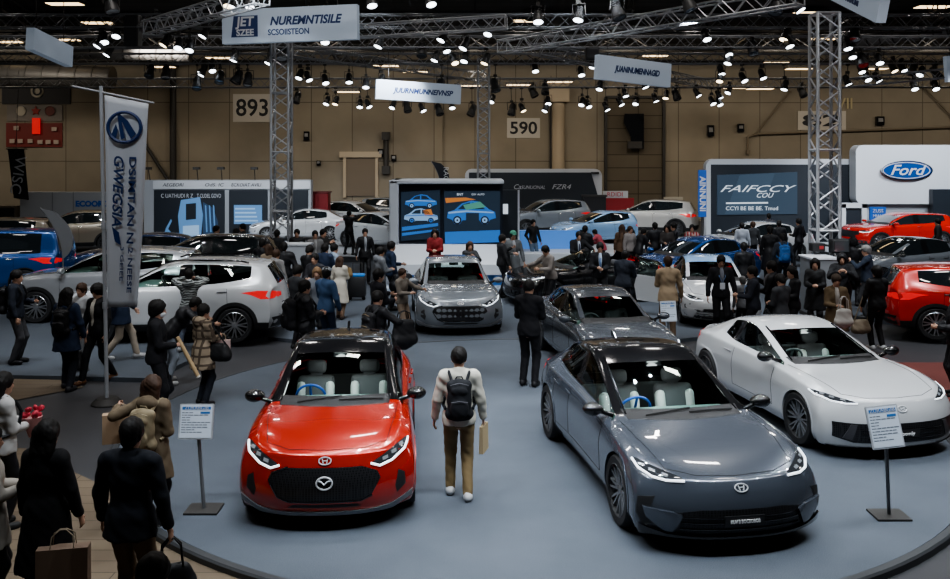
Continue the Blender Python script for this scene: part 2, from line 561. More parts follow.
# ---- small hatchback (hero: red)
TYPES['hatch'] = dict(
    S=[(2.02, .775, .42, .775, .60, .775, .73, .765, .85, .735, .92, .20, .27),
       (1.75, .875, .46, .88, .66, .885, .79, .865, .91, .79, .985, .12, .10),
       (1.28, .955, .52, .962, .70, .972, .82, .945, .93, .87, 1.0, .05, .0),
       (.90, 1.005, .71, .985, .775, .975, .83, .955, .905, .905, .965, .17, .0),
       (-.17, 1.445, .61, 1.415, .66, 1.375, .805, .985, .885, .93, .945, .16, .0),
       (-.46, 1.475, .61, 1.445, .66, 1.40, .805, .995, .885, .94, .945, .06, 0),
       (-.54, 1.48, .61, 1.45, .66, 1.405, .805, 1.0, .885, .945, .945, .05, 0),
       (-1.08, 1.465, .59, 1.435, .645, 1.385, .81, 1.04, .91, .965, .98, 0, 0),
       (-1.42, 1.43, .57, 1.40, .625, 1.345, .76, 1.15, .90, .98, .985, 0, 0),
       (-1.78, 1.36, .48, 1.335, .54, 1.28, .72, 1.10, .83, .97, .93, -.06, -.1),
       (-1.98, 1.02, .58, 1.0, .64, .985, .72, .965, .80, .93, .90, -.12, -.2),
       (-2.02, .93, .56, .92, .63, .91, .71, .90, .78, .87, .86, -.16, -.3)],
    front=[None, (2.09, .64, .96, .36), (2.13, .47, .99, .36), (2.13, .30, .99, .40), (2.07, .18, .95, .38)],
    rear=[None, (-2.08, .78, .89, -.34), (-2.12, .55, .92, -.36), (-2.10, .36, .92, -.36), (-2.02, .22, .86, -.36)],
    zrow=(.7, .52, .32, .2), ws=(3, 4), rw=(9, 10), sg=(3, 4, 6, 7), bp=(5,), axles=(1.29, -1.29), wr=.335, arch=.365, track=.965, cnose=.6, cshoulder=.5, chood=.5, fascia='hatch', seat=(-.15, .62))
# ---- low fastback saloon (hero: dark grey)
TYPES['fastback'] = dict(
    S=[(2.28, .70, .44, .705, .62, .71, .75, .70, .86, .68, .92, .18, .25),
       (1.95, .80, .48, .81, .68, .815, .81, .80, .92, .755, .98, .10, .08),
       (1.46, .885, .52, .893, .72, .905, .84, .89, .935, .845, .99, .05, .0),
       (.98, .96, .70, .945, .77, .935, .83, .925, .91, .885, .965, .19, .0),
       (-.12, 1.405, .605, 1.38, .655, 1.34, .80, .965, .895, .925, .945, .18, .0),
       (-.44, 1.445, .60, 1.42, .65, 1.38, .80, .98, .895, .935, .945, .06, 0),
       (-.52, 1.45, .60, 1.425, .65, 1.385, .80, .985, .895, .935, .945, .05, 0),
       (-1.05, 1.43, .58, 1.40, .63, 1.36, .80, 1.01, .915, .95, .97, 0, 0),
       (-1.52, 1.33, .53, 1.305, .585, 1.26, .75, 1.06, .91, .96, .985, 0, 0),
       (-1.62, 1.30, .52, 1.275, .575, 1.23, .74, 1.07, .905, .96, .985, -.04, 0),
       (-2.15, 1.06, .50, 1.04, .58, 1.02, .68, .985, .82, .93, .91, -.10, -.12),
       (-2.38, 1.0, .52, .985, .60, .965, .68, .94, .76, .89, .86, -.16, -.3)],
    front=[None, (2.36, .60, .96, .33), (2.40, .46, .985, .34), (2.41, .30, .99, .38), (2.36, .17, .96, .36)],
    rear=[None, (-2.42, .80, .88, -.34), (-2.46, .56, .91, -.36), (-2.44, .36, .91, -.36), (-2.36, .22, .86, -.36)],
    zrow=(.7, .52, .32, .19), ws=(3, 4), rw=(9, 10), sg=(3, 4, 6, 7), bp=(5,), axles=(1.47, -1.47), wr=.36, arch=.392, track=.955, cnose=.75, cshoulder=.5, chood=.45, fascia='ev', seat=(-.1, .58))
# ---- two door coupe (hero: white)
TYPES['coupe'] = dict(
    S=[(2.10, .73, .44, .733, .62, .735, .74, .725, .85, .70, .92, .18, .26),
       (1.80, .815, .48, .82, .68, .825, .81, .82, .92, .775, .985, .10, .08),
       (1.34, .88, .52, .888, .72, .905, .84, .905, .945, .865, 1.0, .05, .0),
       (.80, .95, .69, .935, .765, .925, .83, .92, .91, .885, .965, .18, .0),
       (-.12, 1.31, .585, 1.285, .64, 1.25, .80, .95, .89, .92, .945, .18, .0),
       (-.45, 1.345, .545, 1.32, .60, 1.28, .80, .955, .89, .925, .945, .06, 0),
       (-.62, 1.345, .545, 1.32, .60, 1.28, .80, .965, .89, .93, .945, .05, 0),
       (-.72, 1.34, .54, 1.315, .595, 1.275, .80, .97, .895, .935, .95, .0, 0),
       (-1.10, 1.285, .50, 1.26, .56, 1.215, .74, 1.03, .91, .95, .965, 0, 0),
       (-1.25, 1.25, .48, 1.225, .54, 1.18, .72, 1.05, .91, .955, .97, -.04, 0),
       (-1.85, 1.03, .50, 1.01, .58, .995, .68, .97, .86, .93, .94, -.10, -.1),
       (-2.12, .98, .52, .97, .60, .955, .68, .935, .78, .89, .88, -.16, -.3)],
    front=[None, (2.18, .61, .97, .34), (2.22, .45, 1.0, .35), (2.23, .29, 1.0, .38), (2.19, .16, .97, .36)],
    rear=[None, (-2.16, .80, .90, -.34), (-2.20, .56, .93, -.36), (-2.18, .36, .93, -.36), (-2.10, .22, .88, -.36)],
    zrow=(.7, .52, .32, .19), ws=(3, 4), rw=(9, 10), sg=(3, 4, 5, 7), bp=(6,), axles=(1.34, -1.34), wr=.345, arch=.378, track=.965, cnose=.65, cshoulder=.45, chood=.4, fascia='coupe', blackA=False, seat=(-.25, .52))
# ---- four door saloon
TYPES['saloon'] = dict(
    S=[(2.14, .73, .42, .73, .58, .725, .70, .715, .80, .69, .87, .22, .30),
       (1.86, .83, .46, .83, .63, .825, .75, .81, .86, .77, .92, .12, .12),
       (1.40, .92, .50, .918, .66, .91, .78, .895, .875, .86, .93, .05, .0),
       (.98, .975, .62, .955, .69, .945, .78, .93, .865, .895, .92, .16, .0),
       (.12, 1.38, .53, 1.355, .585, 1.32, .775, .965, .865, .93, .915, .16, .0),
       (-.25, 1.435, .535, 1.41, .59, 1.37, .775, .98, .865, .94, .915, .06, 0),
       (-.33, 1.44, .535, 1.415, .59, 1.375, .775, .985, .865, .94, .915, .05, 0),
       (-.92, 1.42, .52, 1.395, .575, 1.35, .77, 1.0, .87, .955, .925, 0, 0),
       (-1.32, 1.34, .50, 1.315, .555, 1.27, .73, 1.05, .87, .965, .925, 0, 0),
       (-1.42, 1.31, .49, 1.285, .545, 1.24, .72, 1.06, .87, .965, .925, -.04, 0),
       (-1.90, 1.04, .52, 1.025, .60, 1.01, .68, .985, .82, .94, .90, -.10, -.08),
       (-2.32, 1.0, .52, .99, .60, .975, .68, .955, .76, .91, .85, -.16, -.28)],
    front=[None, (2.24, .62, .89, .40), (2.27, .46, .91, .40), (2.27, .30, .91, .44), (2.22, .18, .87, .42)],
    rear=[None, (-2.37, .80, .87, -.32), (-2.41, .56, .89, -.34), (-2.39, .36, .89, -.34), (-2.30, .22, .85, -.34)],
    zrow=(.7, .52, .32, .2), ws=(3, 4), rw=(9, 10), sg=(3, 4, 6, 7), bp=(5,), axles=(1.40, -1.40), wr=.335, arch=.365, track=.905, fascia='ev', blackA=False, seat=(-.1, .6))
# ---- sport utility vehicle
TYPES['suv'] = dict(
    S=[(2.16, .98, .42, .98, .58, .975, .70, .96, .80, .93, .88, .16, .26),
       (1.90, 1.07, .46, 1.07, .64, 1.065, .77, 1.05, .87, 1.0, .93, .10, .10),
       (1.38, 1.12, .50, 1.12, .68, 1.115, .80, 1.10, .89, 1.06, .94, .04, .0),
       (.98, 1.17, .64, 1.15, .71, 1.14, .80, 1.125, .88, 1.08, .93, .14, .0),
       (.22, 1.60, .56, 1.575, .62, 1.535, .80, 1.15, .88, 1.10, .93, .14, .0),
       (-.25, 1.67, .575, 1.645, .635, 1.60, .80, 1.165, .88, 1.11, .93, .05, 0),
       (-.33, 1.675, .575, 1.65, .635, 1.605, .80, 1.165, .88, 1.11, .93, .04, 0),
       (-1.12, 1.67, .57, 1.645, .63, 1.595, .80, 1.20, .885, 1.13, .935, 0, 0),
       (-1.72, 1.62, .54, 1.595, .60, 1.545, .735, 1.33, .87, 1.15, .935, 0, 0),
       (-1.98, 1.58, .52, 1.555, .58, 1.505, .73, 1.30, .84, 1.14, .92, -.06, -.06),
       (-2.24, 1.17, .60, 1.16, .67, 1.15, .74, 1.13, .81, 1.09, .89, -.10, -.16),
       (-2.28, 1.06, .58, 1.05, .65, 1.045, .72, 1.03, .79, 1.0, .87, -.14, -.26)],
    front=[None, (2.24, .80, .90, .36), (2.28, .58, .92, .36), (2.27, .38, .92, .40), (2.20, .24, .87, .40)],
    rear=[None, (-2.33, .90, .88, -.28), (-2.37, .64, .91, -.30), (-2.35, .42, .91, -.30), (-2.26, .28, .86, -.30)],
    zrow=(.85, .62, .42, .26), ws=(3, 4), rw=(9, 10), sg=(3, 4, 6, 7), bp=(5,), axles=(1.39, -1.36), wr=.37, arch=.405, track=.925, fascia='suv', blackA=False, clad=True, lipw=.07, lipo=.012, seat=(-.05, .8))
# ---- boxy van / wagon
TYPES['van'] = dict(
    S=[(2.16, 1.02, .42, 1.02, .58, 1.015, .70, 1.0, .80, .97, .88, .10, .18),
       (1.95, 1.10, .46, 1.10, .64, 1.095, .77, 1.08, .87, 1.04, .92, .06, .06),
       (1.45, 1.14, .50, 1.14, .68, 1.135, .80, 1.12, .89, 1.08, .93, .04, .0),
       (1.15, 1.17, .66, 1.155, .73, 1.145, .80, 1.13, .88, 1.09, .93, .10, .0),
       (.62, 1.74, .64, 1.72, .69, 1.68, .80, 1.15, .88, 1.10, .93, .08, .0),
       (.0, 1.80, .655, 1.78, .705, 1.73, .80, 1.15, .88, 1.10, .93, .03, 0),
       (-.08, 1.80, .655, 1.78, .705, 1.73, .80, 1.15, .88, 1.10, .93, .03, 0),
       (-1.0, 1.81, .655, 1.79, .705, 1.74, .80, 1.15, .885, 1.10, .935, 0, 0),
       (-1.85, 1.79, .64, 1.77, .69, 1.72, .79, 1.16, .87, 1.11, .93, 0, 0),
       (-2.12, 1.76, .62, 1.74, .67, 1.69, .78, 1.17, .86, 1.11, .92, -.03, -.03),
       (-2.25, 1.18, .66, 1.17, .71, 1.16, .77, 1.14, .83, 1.10, .90, -.05, -.08),
       (-2.27, 1.06, .62, 1.05, .68, 1.045, .74, 1.03, .81, 1.0, .88, -.08, -.16)],
    front=[None, (2.22, .82, .90, .26), (2.25, .60, .92, .26), (2.24, .40, .92, .28), (2.18, .26, .88, .28)],
    rear=[None, (-2.30, .90, .89, -.18), (-2.33, .64, .91, -.2), (-2.31, .42, .91, -.2), (-2.24, .28, .87, -.2)],
    zrow=(.85, .62, .42, .26), ws=(3, 4), rw=(9, 10), sg=(3, 4, 6, 7), bp=(5,), axles=(1.42, -1.38), wr=.37, arch=.405, track=.925, fascia='suv', blackA=False, lipw=.03, lipo=.01, seat=(-.05, .85))
# ---- open roadster
TYPES['roadster'] = dict(
    S=TYPES['coupe']['S'], front=TYPES['coupe']['front'], rear=TYPES['coupe']['rear'], zrow=(.7, .52, .32, .19), ws=(3, 4), rw=(9, 10), sg=(), axles=(1.34, -1.34),
    wr=.345, arch=.378, track=.955, fascia='coupe', blackA=True, open=(4, 5, 6, 7, 8), seat=(-.45, .5))

# ---------------------------------------------------------------- car features
def seat_mesh(x, y, z, back=True):
    bm = bm_new()
    box(bm, (x+.20, y, z-.18), (.52, .50, .16), bev=.05)
    box(bm, (x-.14, y, z+.10), (.15, .50, .62), Euler((0, math.radians(-16), 0)), bev=.06)
    bd = bm_new(); box(bd, (x-.245, y, z+.50), (.12, .27, .17), Euler((0, math.radians(-14), 0)), bev=.05)
    box(bd, (x-.225, y, z+.38), (.04, .16, .12)); 
    bi = []
    for s in (-1, 1):
        b = bm_new(); box(b, (x-.09, y+s*.19, z+.08), (.15, .12, .52), Euler((0, math.radians(-16), 0)), bev=.05); bi.append(b)
    return bm, bd, bi

FASCIA = {}
def fascia(T, bvh, nm, hero):
    """front features: list of (part name, mesh, material, label)"""
    if nm in FASCIA: return FASCIA[nm]
    out = []; F = (1, 0, 0); st = T['fascia']; rs = .05 if hero else .12
    def sym(p): return p
    def add(name, bm, m, lab=None): out.append((name, newmesh(name, bm, math.radians(40)), m, lab))
    def lamp(pts3, az, name='headlight'):
        d = front_d(az); return patch(bvh, [to_ab(d, p) for p in pts3], d, .004, rs, mirror=True)
    if st == 'hatch':
        oct_ = [(-.40, .655), (.40, .655), (.56, .60), (.60, .53), (.50, .37), (.38, .325), (-.38, .325), (-.50, .37), (-.60, .53), (-.56, .60)]
        add('grille', patch(bvh, oct_, F, .003, rs), M_grille)
        bt = snap_tube(bvh, [(p[0]*1.015, p[1]) for p in oct_[4:]]+[(-.40, .66)], F, .011, mirror=False)
        add('grille_surround', bt, M_black)
        d = front_d(38, 22)
        H = [(1.92, .50, .655), (2.0, .44, .60), (1.95, .55, .585), (1.86, .66, .605), (1.72, .80, .68), (1.45, .93, .80), (1.50, .90, .83), (1.70, .80, .775), (1.85, .66, .715)]
        H = [(1.98, .47, .655), (1.95, .56, .62), (1.86, .68, .645), (1.73, .82, .725), (1.62, .90, .815), (1.66, .88, .835), (1.76, .78, .80), (1.88, .64, .74), (1.96, .53, .69)]
        add('headlight', patch(bvh, [to_ab(d, p) for p in H], d, .004, rs, mirror=True), M_lampglass)
        dl = snap_tube(bvh, [to_ab(d, p) for p in H[0:5]], d, .012, off=.008)
        add('daytime_light', dl, M_drl)
        bc = bm_new()
        for (x, y, z) in ((1.90, .62, .685), (1.82, .71, .725), (1.73, .80, .775)):
            p = to_ab(d, (x, y, z)); patch(bvh, [(p[0]-.035, p[1]-.02), (p[0]+.03, p[1]-.012), (p[0]+.035, p[1]+.022), (p[0]-.03, p[1]+.014)], d, .009, .05, mirror=True, bm=bc)
        add('lamp_lens', bc, M_lampcell)
        d2 = front_d(30)
        vent = [(1.85, .72, .52), (1.80, .84, .56), (1.75, .86, .44), (1.80, .80, .34), (1.88, .70, .33)]
        vent = [(1.92, .80, .57), (1.88, .87, .53), (1.88, .88, .41), (1.93, .78, .34), (1.95, .76, .42)]
        add('side_vent', patch(bvh, [to_ab(d2, p) for p in vent], d2, .004, rs, mirror=True), M_plastic)
        lip = [(-.93, .33), (-.72, .245), (-.55, .225), (.55, .225), (.72, .245), (.93, .33), (.93, .27), (.72, .185), (-.72, .185), (-.93, .27)]
        add('lower_lip', patch(bvh, lip, F, .02, rs, skirt=.03), mat('grey lip', (.20, .205, .215), .4))
        slot = [(-.34, .295), (.34, .295), (.40, .262), (-.40, .262)]
        add('lower_intake', patch(bvh, slot, F, .003, rs), M_plastic)
    elif st == 'ev':
        g = [(-.84, .42), (-.60, .425), (-.42, .455), (.42, .455), (.60, .425), (.84, .42), (.86, .30), (.70, .225), (-.70, .225), (-.86, .30)]
        add('lower_intake', patch(bvh, g, F, .003, rs), M_grille)
        bl = bm_new()
        for z in (.385, .335, .275): snap_tube(bvh, [(-.6, z), (.6, z)], F, .008, off=.006, mirror=False, bm=bl)
        add('intake_slat', bl, M_black)
        d = front_d(40, 28)
        H = [(2.13, .45, .625), (2.06, .60, .615), (1.97, .72, .63), (1.84, .82, .685), (1.74, .875, .765), (1.77, .86, .79), (1.90, .75, .75), (2.02, .62, .71), (2.11, .48, .66)]
        add('headlight', patch(bvh, [to_ab(d, p) for p in H], d, .004, rs, mirror=True), M_lampglass)
        dl = snap_tube(bvh, [to_ab(d, p) for p in H[0:5]], d, .012, off=.008)
        add('daytime_light', dl, M_drl)
        bc = bm_new()
        for (x, y, z) in ((2.03, .62, .665), (1.94, .72, .69), (1.85, .80, .725)):
            p = to_ab(d, (x, y, z)); patch(bvh, [(p[0]-.035, p[1]-.015), (p[0]+.03, p[1]-.008), (p[0]+.035, p[1]+.018), (p[0]-.03, p[1]+.010)], d, .009, .05, mirror=True, bm=bc)
        add('lamp_lens', bc, M_lampcell)
        d2 = front_d(32)
        vent = [(2.12, .78, .55), (2.0, .905, .52), (1.98, .92, .36), (2.05, .88, .26), (2.14, .76, .30), (2.10, .83, .40)]
        add('side_vent', patch(bvh, [to_ab(d2, p) for p in vent], d2, .004, rs, mirror=True), M_plastic)
        lip = [(-.92, .27), (-.70, .225), (-.45, .215), (.45, .215), (.70, .225), (.92, .27), (.92, .17), (-.92, .17)]
        add('lower_lip', patch(bvh, lip, F, .035, rs, skirt=.04), M_black)
        pl = [(-.20, .40), (.20, .40), (.20, .30), (-.20, .30)]
        add('show_plate', patch(bvh, pl, F, .016, .1, skirt=.015), M_plate)
        add('corner_fin', patch(bvh, [(.58, .40), (.66, .43), (.90, .445), (.88, .36), (.74, .255), (.66, .245)], F, .03, rs, skirt=.035, mirror=True), 'PAINT')
    elif st == 'coupe':
        g = [(-.86, .485), (-.60, .475), (.60, .475), (.86, .485), (.86, .30), (.64, .235), (-.64, .235), (-.86, .30)]
        add('lower_intake', patch(bvh, g, F, .003, rs), M_grille)
        bl = bm_new()
        for z in (.40, .345, .29): snap_tube(bvh, [(-.56, z), (.56, z)], F, .007, off=.006, mirror=False, bm=bl)
        add('intake_slat', bl, M_black)
        fin = bm_new()
        patch(bvh, [(.60, .46), (.67, .46), (.76, .29), (.66, .27)], F, .012, rs, mirror=True, bm=fin)
        add('intake_fin', fin, mat('dark fin', (.05, .05, .055), .35))
        d = front_d(40, 28)
        H = [(1.96, .48, .64), (1.90, .60, .63), (1.78, .74, .645), (1.62, .86, .705), (1.54, .91, .77), (1.58, .90, .785), (1.70, .80, .755), (1.84, .66, .71), (1.94, .52, .67)]
        add('headlight', patch(bvh, [to_ab(d, p) for p in H], d, .004, rs, mirror=True), M_lampglass)
        add('daytime_light', snap_tube(bvh, [to_ab(d, p) for p in H[0:5]], d, .009, off=.008), M_drl)
        bc = bm_new()
        for (x, y, z) in ((1.86, .62, .675), (1.77, .72, .695), (1.68, .80, .73)):
            p = to_ab(d, (x, y, z)); patch(bvh, [(p[0]-.03, p[1]-.015), (p[0]+.03, p[1]-.008), (p[0]+.03, p[1]+.018), (p[0]-.03, p[1]+.010)], d, .009, .05, mirror=True, bm=bc)
        add('lamp_lens', bc, M_lampcell)
        pl = [(-.20, .40), (.20, .40), (.20, .30), (-.20, .30)]
        add('show_plate', patch(bvh, pl, F, .016, .1, skirt=.015), M_plate)
        lip = [(-.9, .185), (-.45, .18), (.45, .18), (.9, .185), (.9, .155), (-.9, .155)]
        add('lower_lip', patch(bvh, lip, F, .012, rs), M_black)
    else:  # suv
        g = [(-.56, .86), (.56, .86), (.60, .74), (.46, .56), (-.46, .56), (-.60, .74)]
        add('grille', patch(bvh, g, F, .004, rs), M_grille)
        d = front_d(38)
        H = [(2.1, .58, .84), (2.0, .72, .82), (1.85, .84, .84), (1.72, .90, .93), (1.85, .82, .93), (2.0, .70, .92), (2.1, .58, .90)]
        add('headlight', lamp(H, 38), M_lampglass)
        add('daytime_light', snap_tube(bvh, [to_ab(d, p) for p in H[0:4]], d, .014, off=.008), M_drl)
        lip = [(-.84, .42), (-.60, .46), (.60, .46), (.84, .42), (.84, .25), (-.84, .25)]
        add('lower_lip', patch(bvh, lip, F, .006, rs), M_plastic)
    # badge and rear lamps
    zb = {'hatch': .715, 'ev': .635, 'coupe': .635, 'suv': .93}[st]
    h = bvh.ray_cast(Vector((6, 0, zb)), Vector((-1, 0, 0)))
    if h[0] is not None:
        bb = bm_new(); q = []
        nrm = h[1]; up = Vector((0, 1, 0)).cross(nrm)
        for k in range(24):
            a = 2*PI*k/24; q.append(h[0]+nrm*.006+Vector((0, 1, 0))*.065*math.cos(a)+nrm.cross(Vector((0, 1, 0)))*.038*math.sin(a))
        tube(bb, q, .007, 6, closed=True)
        s = Vector((0, 1, 0)); t = nrm.cross(s)
        for a, b in (((-.030, .022), (-.018, -.024)), ((.030, .022), (.018, -.024)), ((-.026, .0), (.026, .006))):
            tube(bb, [h[0]+nrm*.006+s*a[0]+t*a[1], h[0]+nrm*.006+s*b[0]+t*b[1]], .006, 6)
        add('badge', bb, M_badge)
    R = (-1, 0, 0); zt = T['S'][-1][1]
    dz = front_d(180-35)
    if st == 'suv':
        x = T['S'][-1][0]
        tl = [(x+.1, .45, .93), (x+.1, .45, 1.0), (x+.18, .72, 1.05), (x+.42, .90, 1.07), (x+.75, .93, 1.03), (x+.55, .93, .985), (x+.40, .90, .90), (x+.2, .74, .90)]
    else:
        x = T['S'][-1][0]; z = zt
        tl = [(x, .40, z-.14), (x, .40, z-.09), (x+.1, .66, z-.06), (x+.32, .86, z-.06), (x+.38, .89, z-.12), (x+.30, .86, z-.19), (x+.1, .66, z-.17)]
    add('tail_light', patch(bvh, [to_ab(dz, p) for p in tl], dz, .005, rs, mirror=True), M_tail)
    rp = [(-.26, .62), (.26, .62), (.26, .48), (-.26, .48)] if st != 'suv' else [(-.26, .72), (.26, .72), (.26, .58), (-.26, .58)]
    add('rear_plate_recess', patch(bvh, rp, R, .004, .1), M_plate)
    db = [(-.78, .40), (.78, .40), (.70, .27), (-.70, .27)] if st != 'suv' else [(-.84, .52), (.84, .52), (.76, .30), (-.76, .30)]
    add('rear_diffuser', patch(bvh, db, R, .006, .12), M_plastic)
    FASCIA[nm] = out
    return out

SHELL = {}
def make_car(ty, label, loc, rz, paintm, roofm=None, rim=None, style='multi', hero=False, glass=None, scale=1.0, group=None, name='car', seatm=None, steerm=None, tint=None, interior=None, lampspecial=None, sc3=None):
    T = TYPES[ty]; key = (ty, hero)
    if key not in SHELL:
        parts, bvh = build_shell(T, 3 if hero else 2)
        SHELL[key] = (parts, bvh, wells(T, bvh))
    parts, bvh, wl = SHELL[key]
    root = thing(name, label, 'car', loc, rz, group, scale)
    if sc3: root.scale = sc3
    see = hero if interior is None else interior
    gm = glass or (M_glass if see else M_darkglass)
    roofm = roofm or paintm
    mm = dict(body=paintm, roof=roofm, windshield=gm, side_window=gm, rear_window=gm, trim=M_plastic, pillar=M_black)
    names = dict(trim='lower_trim', pillar='door_pillar')
    for k, me in parts.items():
        if ty == 'roadster' and k in ('rear_window', 'roof'): continue
        (link_split if k in ('side_window', 'pillar') else link)(names.get(k, k), me, mm[k], root)
    link_split('wheel_well', wl[0], M_well, root)
    link_split('arch_trim', wl[1], M_plastic if ty in ('suv', 'van') else paintm, root)
    add_wheels(root, T, style, rim or M_rimdark)
    for nm, me, m, lab in fascia(T, bvh, key, hero):
        (link_split if nm in ('headlight', 'daytime_light', 'tail_light', 'side_vent', 'intake_fin', 'intake_slat', 'lamp_lens', 'corner_fin') else link)(nm, me, paintm if m == 'PAINT' else m, root)
    # mirrors
    S3 = T['S'][3]; mx = S3[0]-.22; my = .995 if T['track'] > .91 else .965; mz = S3[7]+.085
    for s in (1, -1):
        mo = obj('side_mirror', mirror_mesh(s, my, mx, mz), roofm if roofm is not paintm else (M_black if hero else paintm), root, math.radians(60))
        obj('mirror_arm', mirror_arm(s, my, mx, mz), M_black, mo, math.radians(60))
    # door handles, belt trim
    S = T['S']
    dh = bm_new(); bz = S[5][7]-.12
    for x in ((S[5][0]-.02, S[7][0]+.12) if ty not in ('coupe', 'roadster') else (S[6][0]+.05,)):
        snap_tube(bvh, [(-x, bz), (-x+.20, bz+.006)], (0, 1, 0), .012, off=.008, bm=dh)
    link_split('door_handle', newmesh('door_handle', dh, math.radians(60)), paintm if hero else M_chrome, root)
    # shut lines
    sl = bm_new(); y = (0, 1, 0)
    zt = S[5][7]-.05; xs = [S[3][0]-.12, S[5][0]-.06] + ([] if ty in ('coupe', 'roadster') else [S[7][0]-.08])
    for x in xs:
        snap_tube(bvh, [(-x, zt), (-x+.03, .62), (-x, .36)], y, .0045, off=-.001, n=4, bm=sl)
    snap_tube(bvh, [(-xs[0], .36), (-xs[-1], .36)], y, .0045, off=-.001, n=4, bm=sl)
    sn = S[0][0]
    # bonnet shut line seen from above
    hl = [(.0, sn-.06), (.40, sn-.10), (.66, sn-.24)]
    snap_tube(bvh, hl, (0, 0, 1), .0045, off=-.001, n=4, bm=sl)
    snap_tube(bvh, [(.66, sn-.24), (.74, S[2][0]), (.76, S[3][0]-.02)], (0, 0, 1), .0045, off=-.001, n=4, bm=sl)
    obj('panel_gap', sl, M_well, root)
    # black cowl and wipers
    g0 = S[3]
    cw = patch(bvh, [(-.68, g0[0]-.22), (-.3, g0[0]-.13), (0, g0[0]-.105), (.3, g0[0]-.13), (.68, g0[0]-.22), (.66, g0[0]-.01), (.3, g0[0]+.095), (0, g0[0]+.125), (-.3, g0[0]+.095), (-.66, g0[0]-.01)], (0, 0, 1), .004, .06 if hero else .12)
    obj('cowl', cw, M_plastic, root)
    if hero:
        for y0, y1 in ((-.45, .08), (.05, .58)):
            wb = snap_tube(bvh, [(y0, g0[0]-.02), (y1, g0[0]-.09)], (0, 0, 1), .010, off=.02, mirror=False)
            obj('wiper', wb, M_plastic, root)
        # windscreen black border
        fr = bm_new()
        g4 = S[4]
        a0 = (S[3][2]*.93, S[3][0]-.115-.0); a1 = (S[4][2]*.93, S[4][0]-.08)
        snap_tube(bvh, [a0, a1], (0, 0, 1), .014, off=.0, bm=fr)
        link_split('windscreen_edge', newmesh('windscreen_edge', fr, 1.0), M_black, root)
    if roofm is not paintm or hero:
        an = bm_new(); zr = S[8][1]
        f = [(-.09, 0), (.10, 0), (-.04, .075), (-.08, .08)]
        prism(an, f, .03, Matrix(((1, 0, 0, S[8][0]), (0, 0, -1, .015), (0, 1, 0, zr+.0), (0, 0, 0, 1))))
        obj('roof_antenna', an, M_black, root)
    if hero:
        dl_ = bpy.data.lights.new('added_cabin_fill', 'POINT'); dl_.energy = 7; dl_.shadow_soft_size = .12; do = bpy.data.objects.new('added_cabin_fill', dl_); C.objects.link(do); do.parent = root; do.location = (S[4][0]+.15, 0, S[4][1]-.16)  # added unseen point light that brightens the seats and dashboard
    if see:
        sm = seatm or M_seat; sx, sz = T['seat']
        for yy in (.36, -.36):
            a, b, c = seat_mesh(sx, yy, sz)
            so = obj('front_seat', a, M_seatdark if sm is M_seat else sm, root, math.radians(60))
            obj('headrest', b, M_seatdark, so, math.radians(60)); [obj('seat_bolster', c_, sm, so, math.radians(60)) for c_ in c]
        bm = bm_new(); box(bm, (sx-.95, 0, sz-.05), (.18, 1.2, .55), Euler((0, math.radians(-18), 0)), bev=.05); box(bm, (sx-.65, 0, sz-.22), (.5, 1.2, .18), bev=.05)
        obj('rear_seat', bm, M_seatdark, root, math.radians(60))
        bm = bm_new(); dx = S[3][0]-.42
        lt = bmesh.ops.create_cube(bm, size=1)['verts']
        bmesh.ops.transform(bm, matrix=Matrix.Translation((dx+.12, 0, S[3][1]-.13)) @ Matrix.Diagonal((.55, 1.36, .16, 1)), verts=lt)
        bmesh.ops.bevel(bm, geom=bm.edges[:], offset=.05, segments=3, affect='EDGES', profile=.5)
        obj('dashboard', bm, M_dash, root, math.radians(50))
        bm = bm_new(); sw = Vector((dx-.22, -.36, S[3][1]-.10))
        tilt = Euler((0, math.radians(-62), 0)).to_matrix()
        tube(bm, [sw+tilt @ Vector((.185*math.cos(2*PI*k/28), .185*math.sin(2*PI*k/28), 0)) for k in range(28)], .016, 8, closed=True)
        for a in (0, 2.2, -2.2):
            tube(bm, [sw, sw+tilt @ Vector((.18*math.cos(a), .18*math.sin(a), 0))], .018, 6)
        obj('steering_wheel', bm, steerm or M_seatdark, root, math.radians(60))
        bm = bm_new(); box(bm, (-.1, 0, .30), (2.6, 1.5, .06)); obj('cabin_floor', bm, M_well, root)
        bm = bm_new(); box(bm, (S[4][0]+.10, 0, S[4][1]-.10), (.05, .22, .07), bev=.02); obj('rear_view_mirror', bm, M_black, root)
    return root
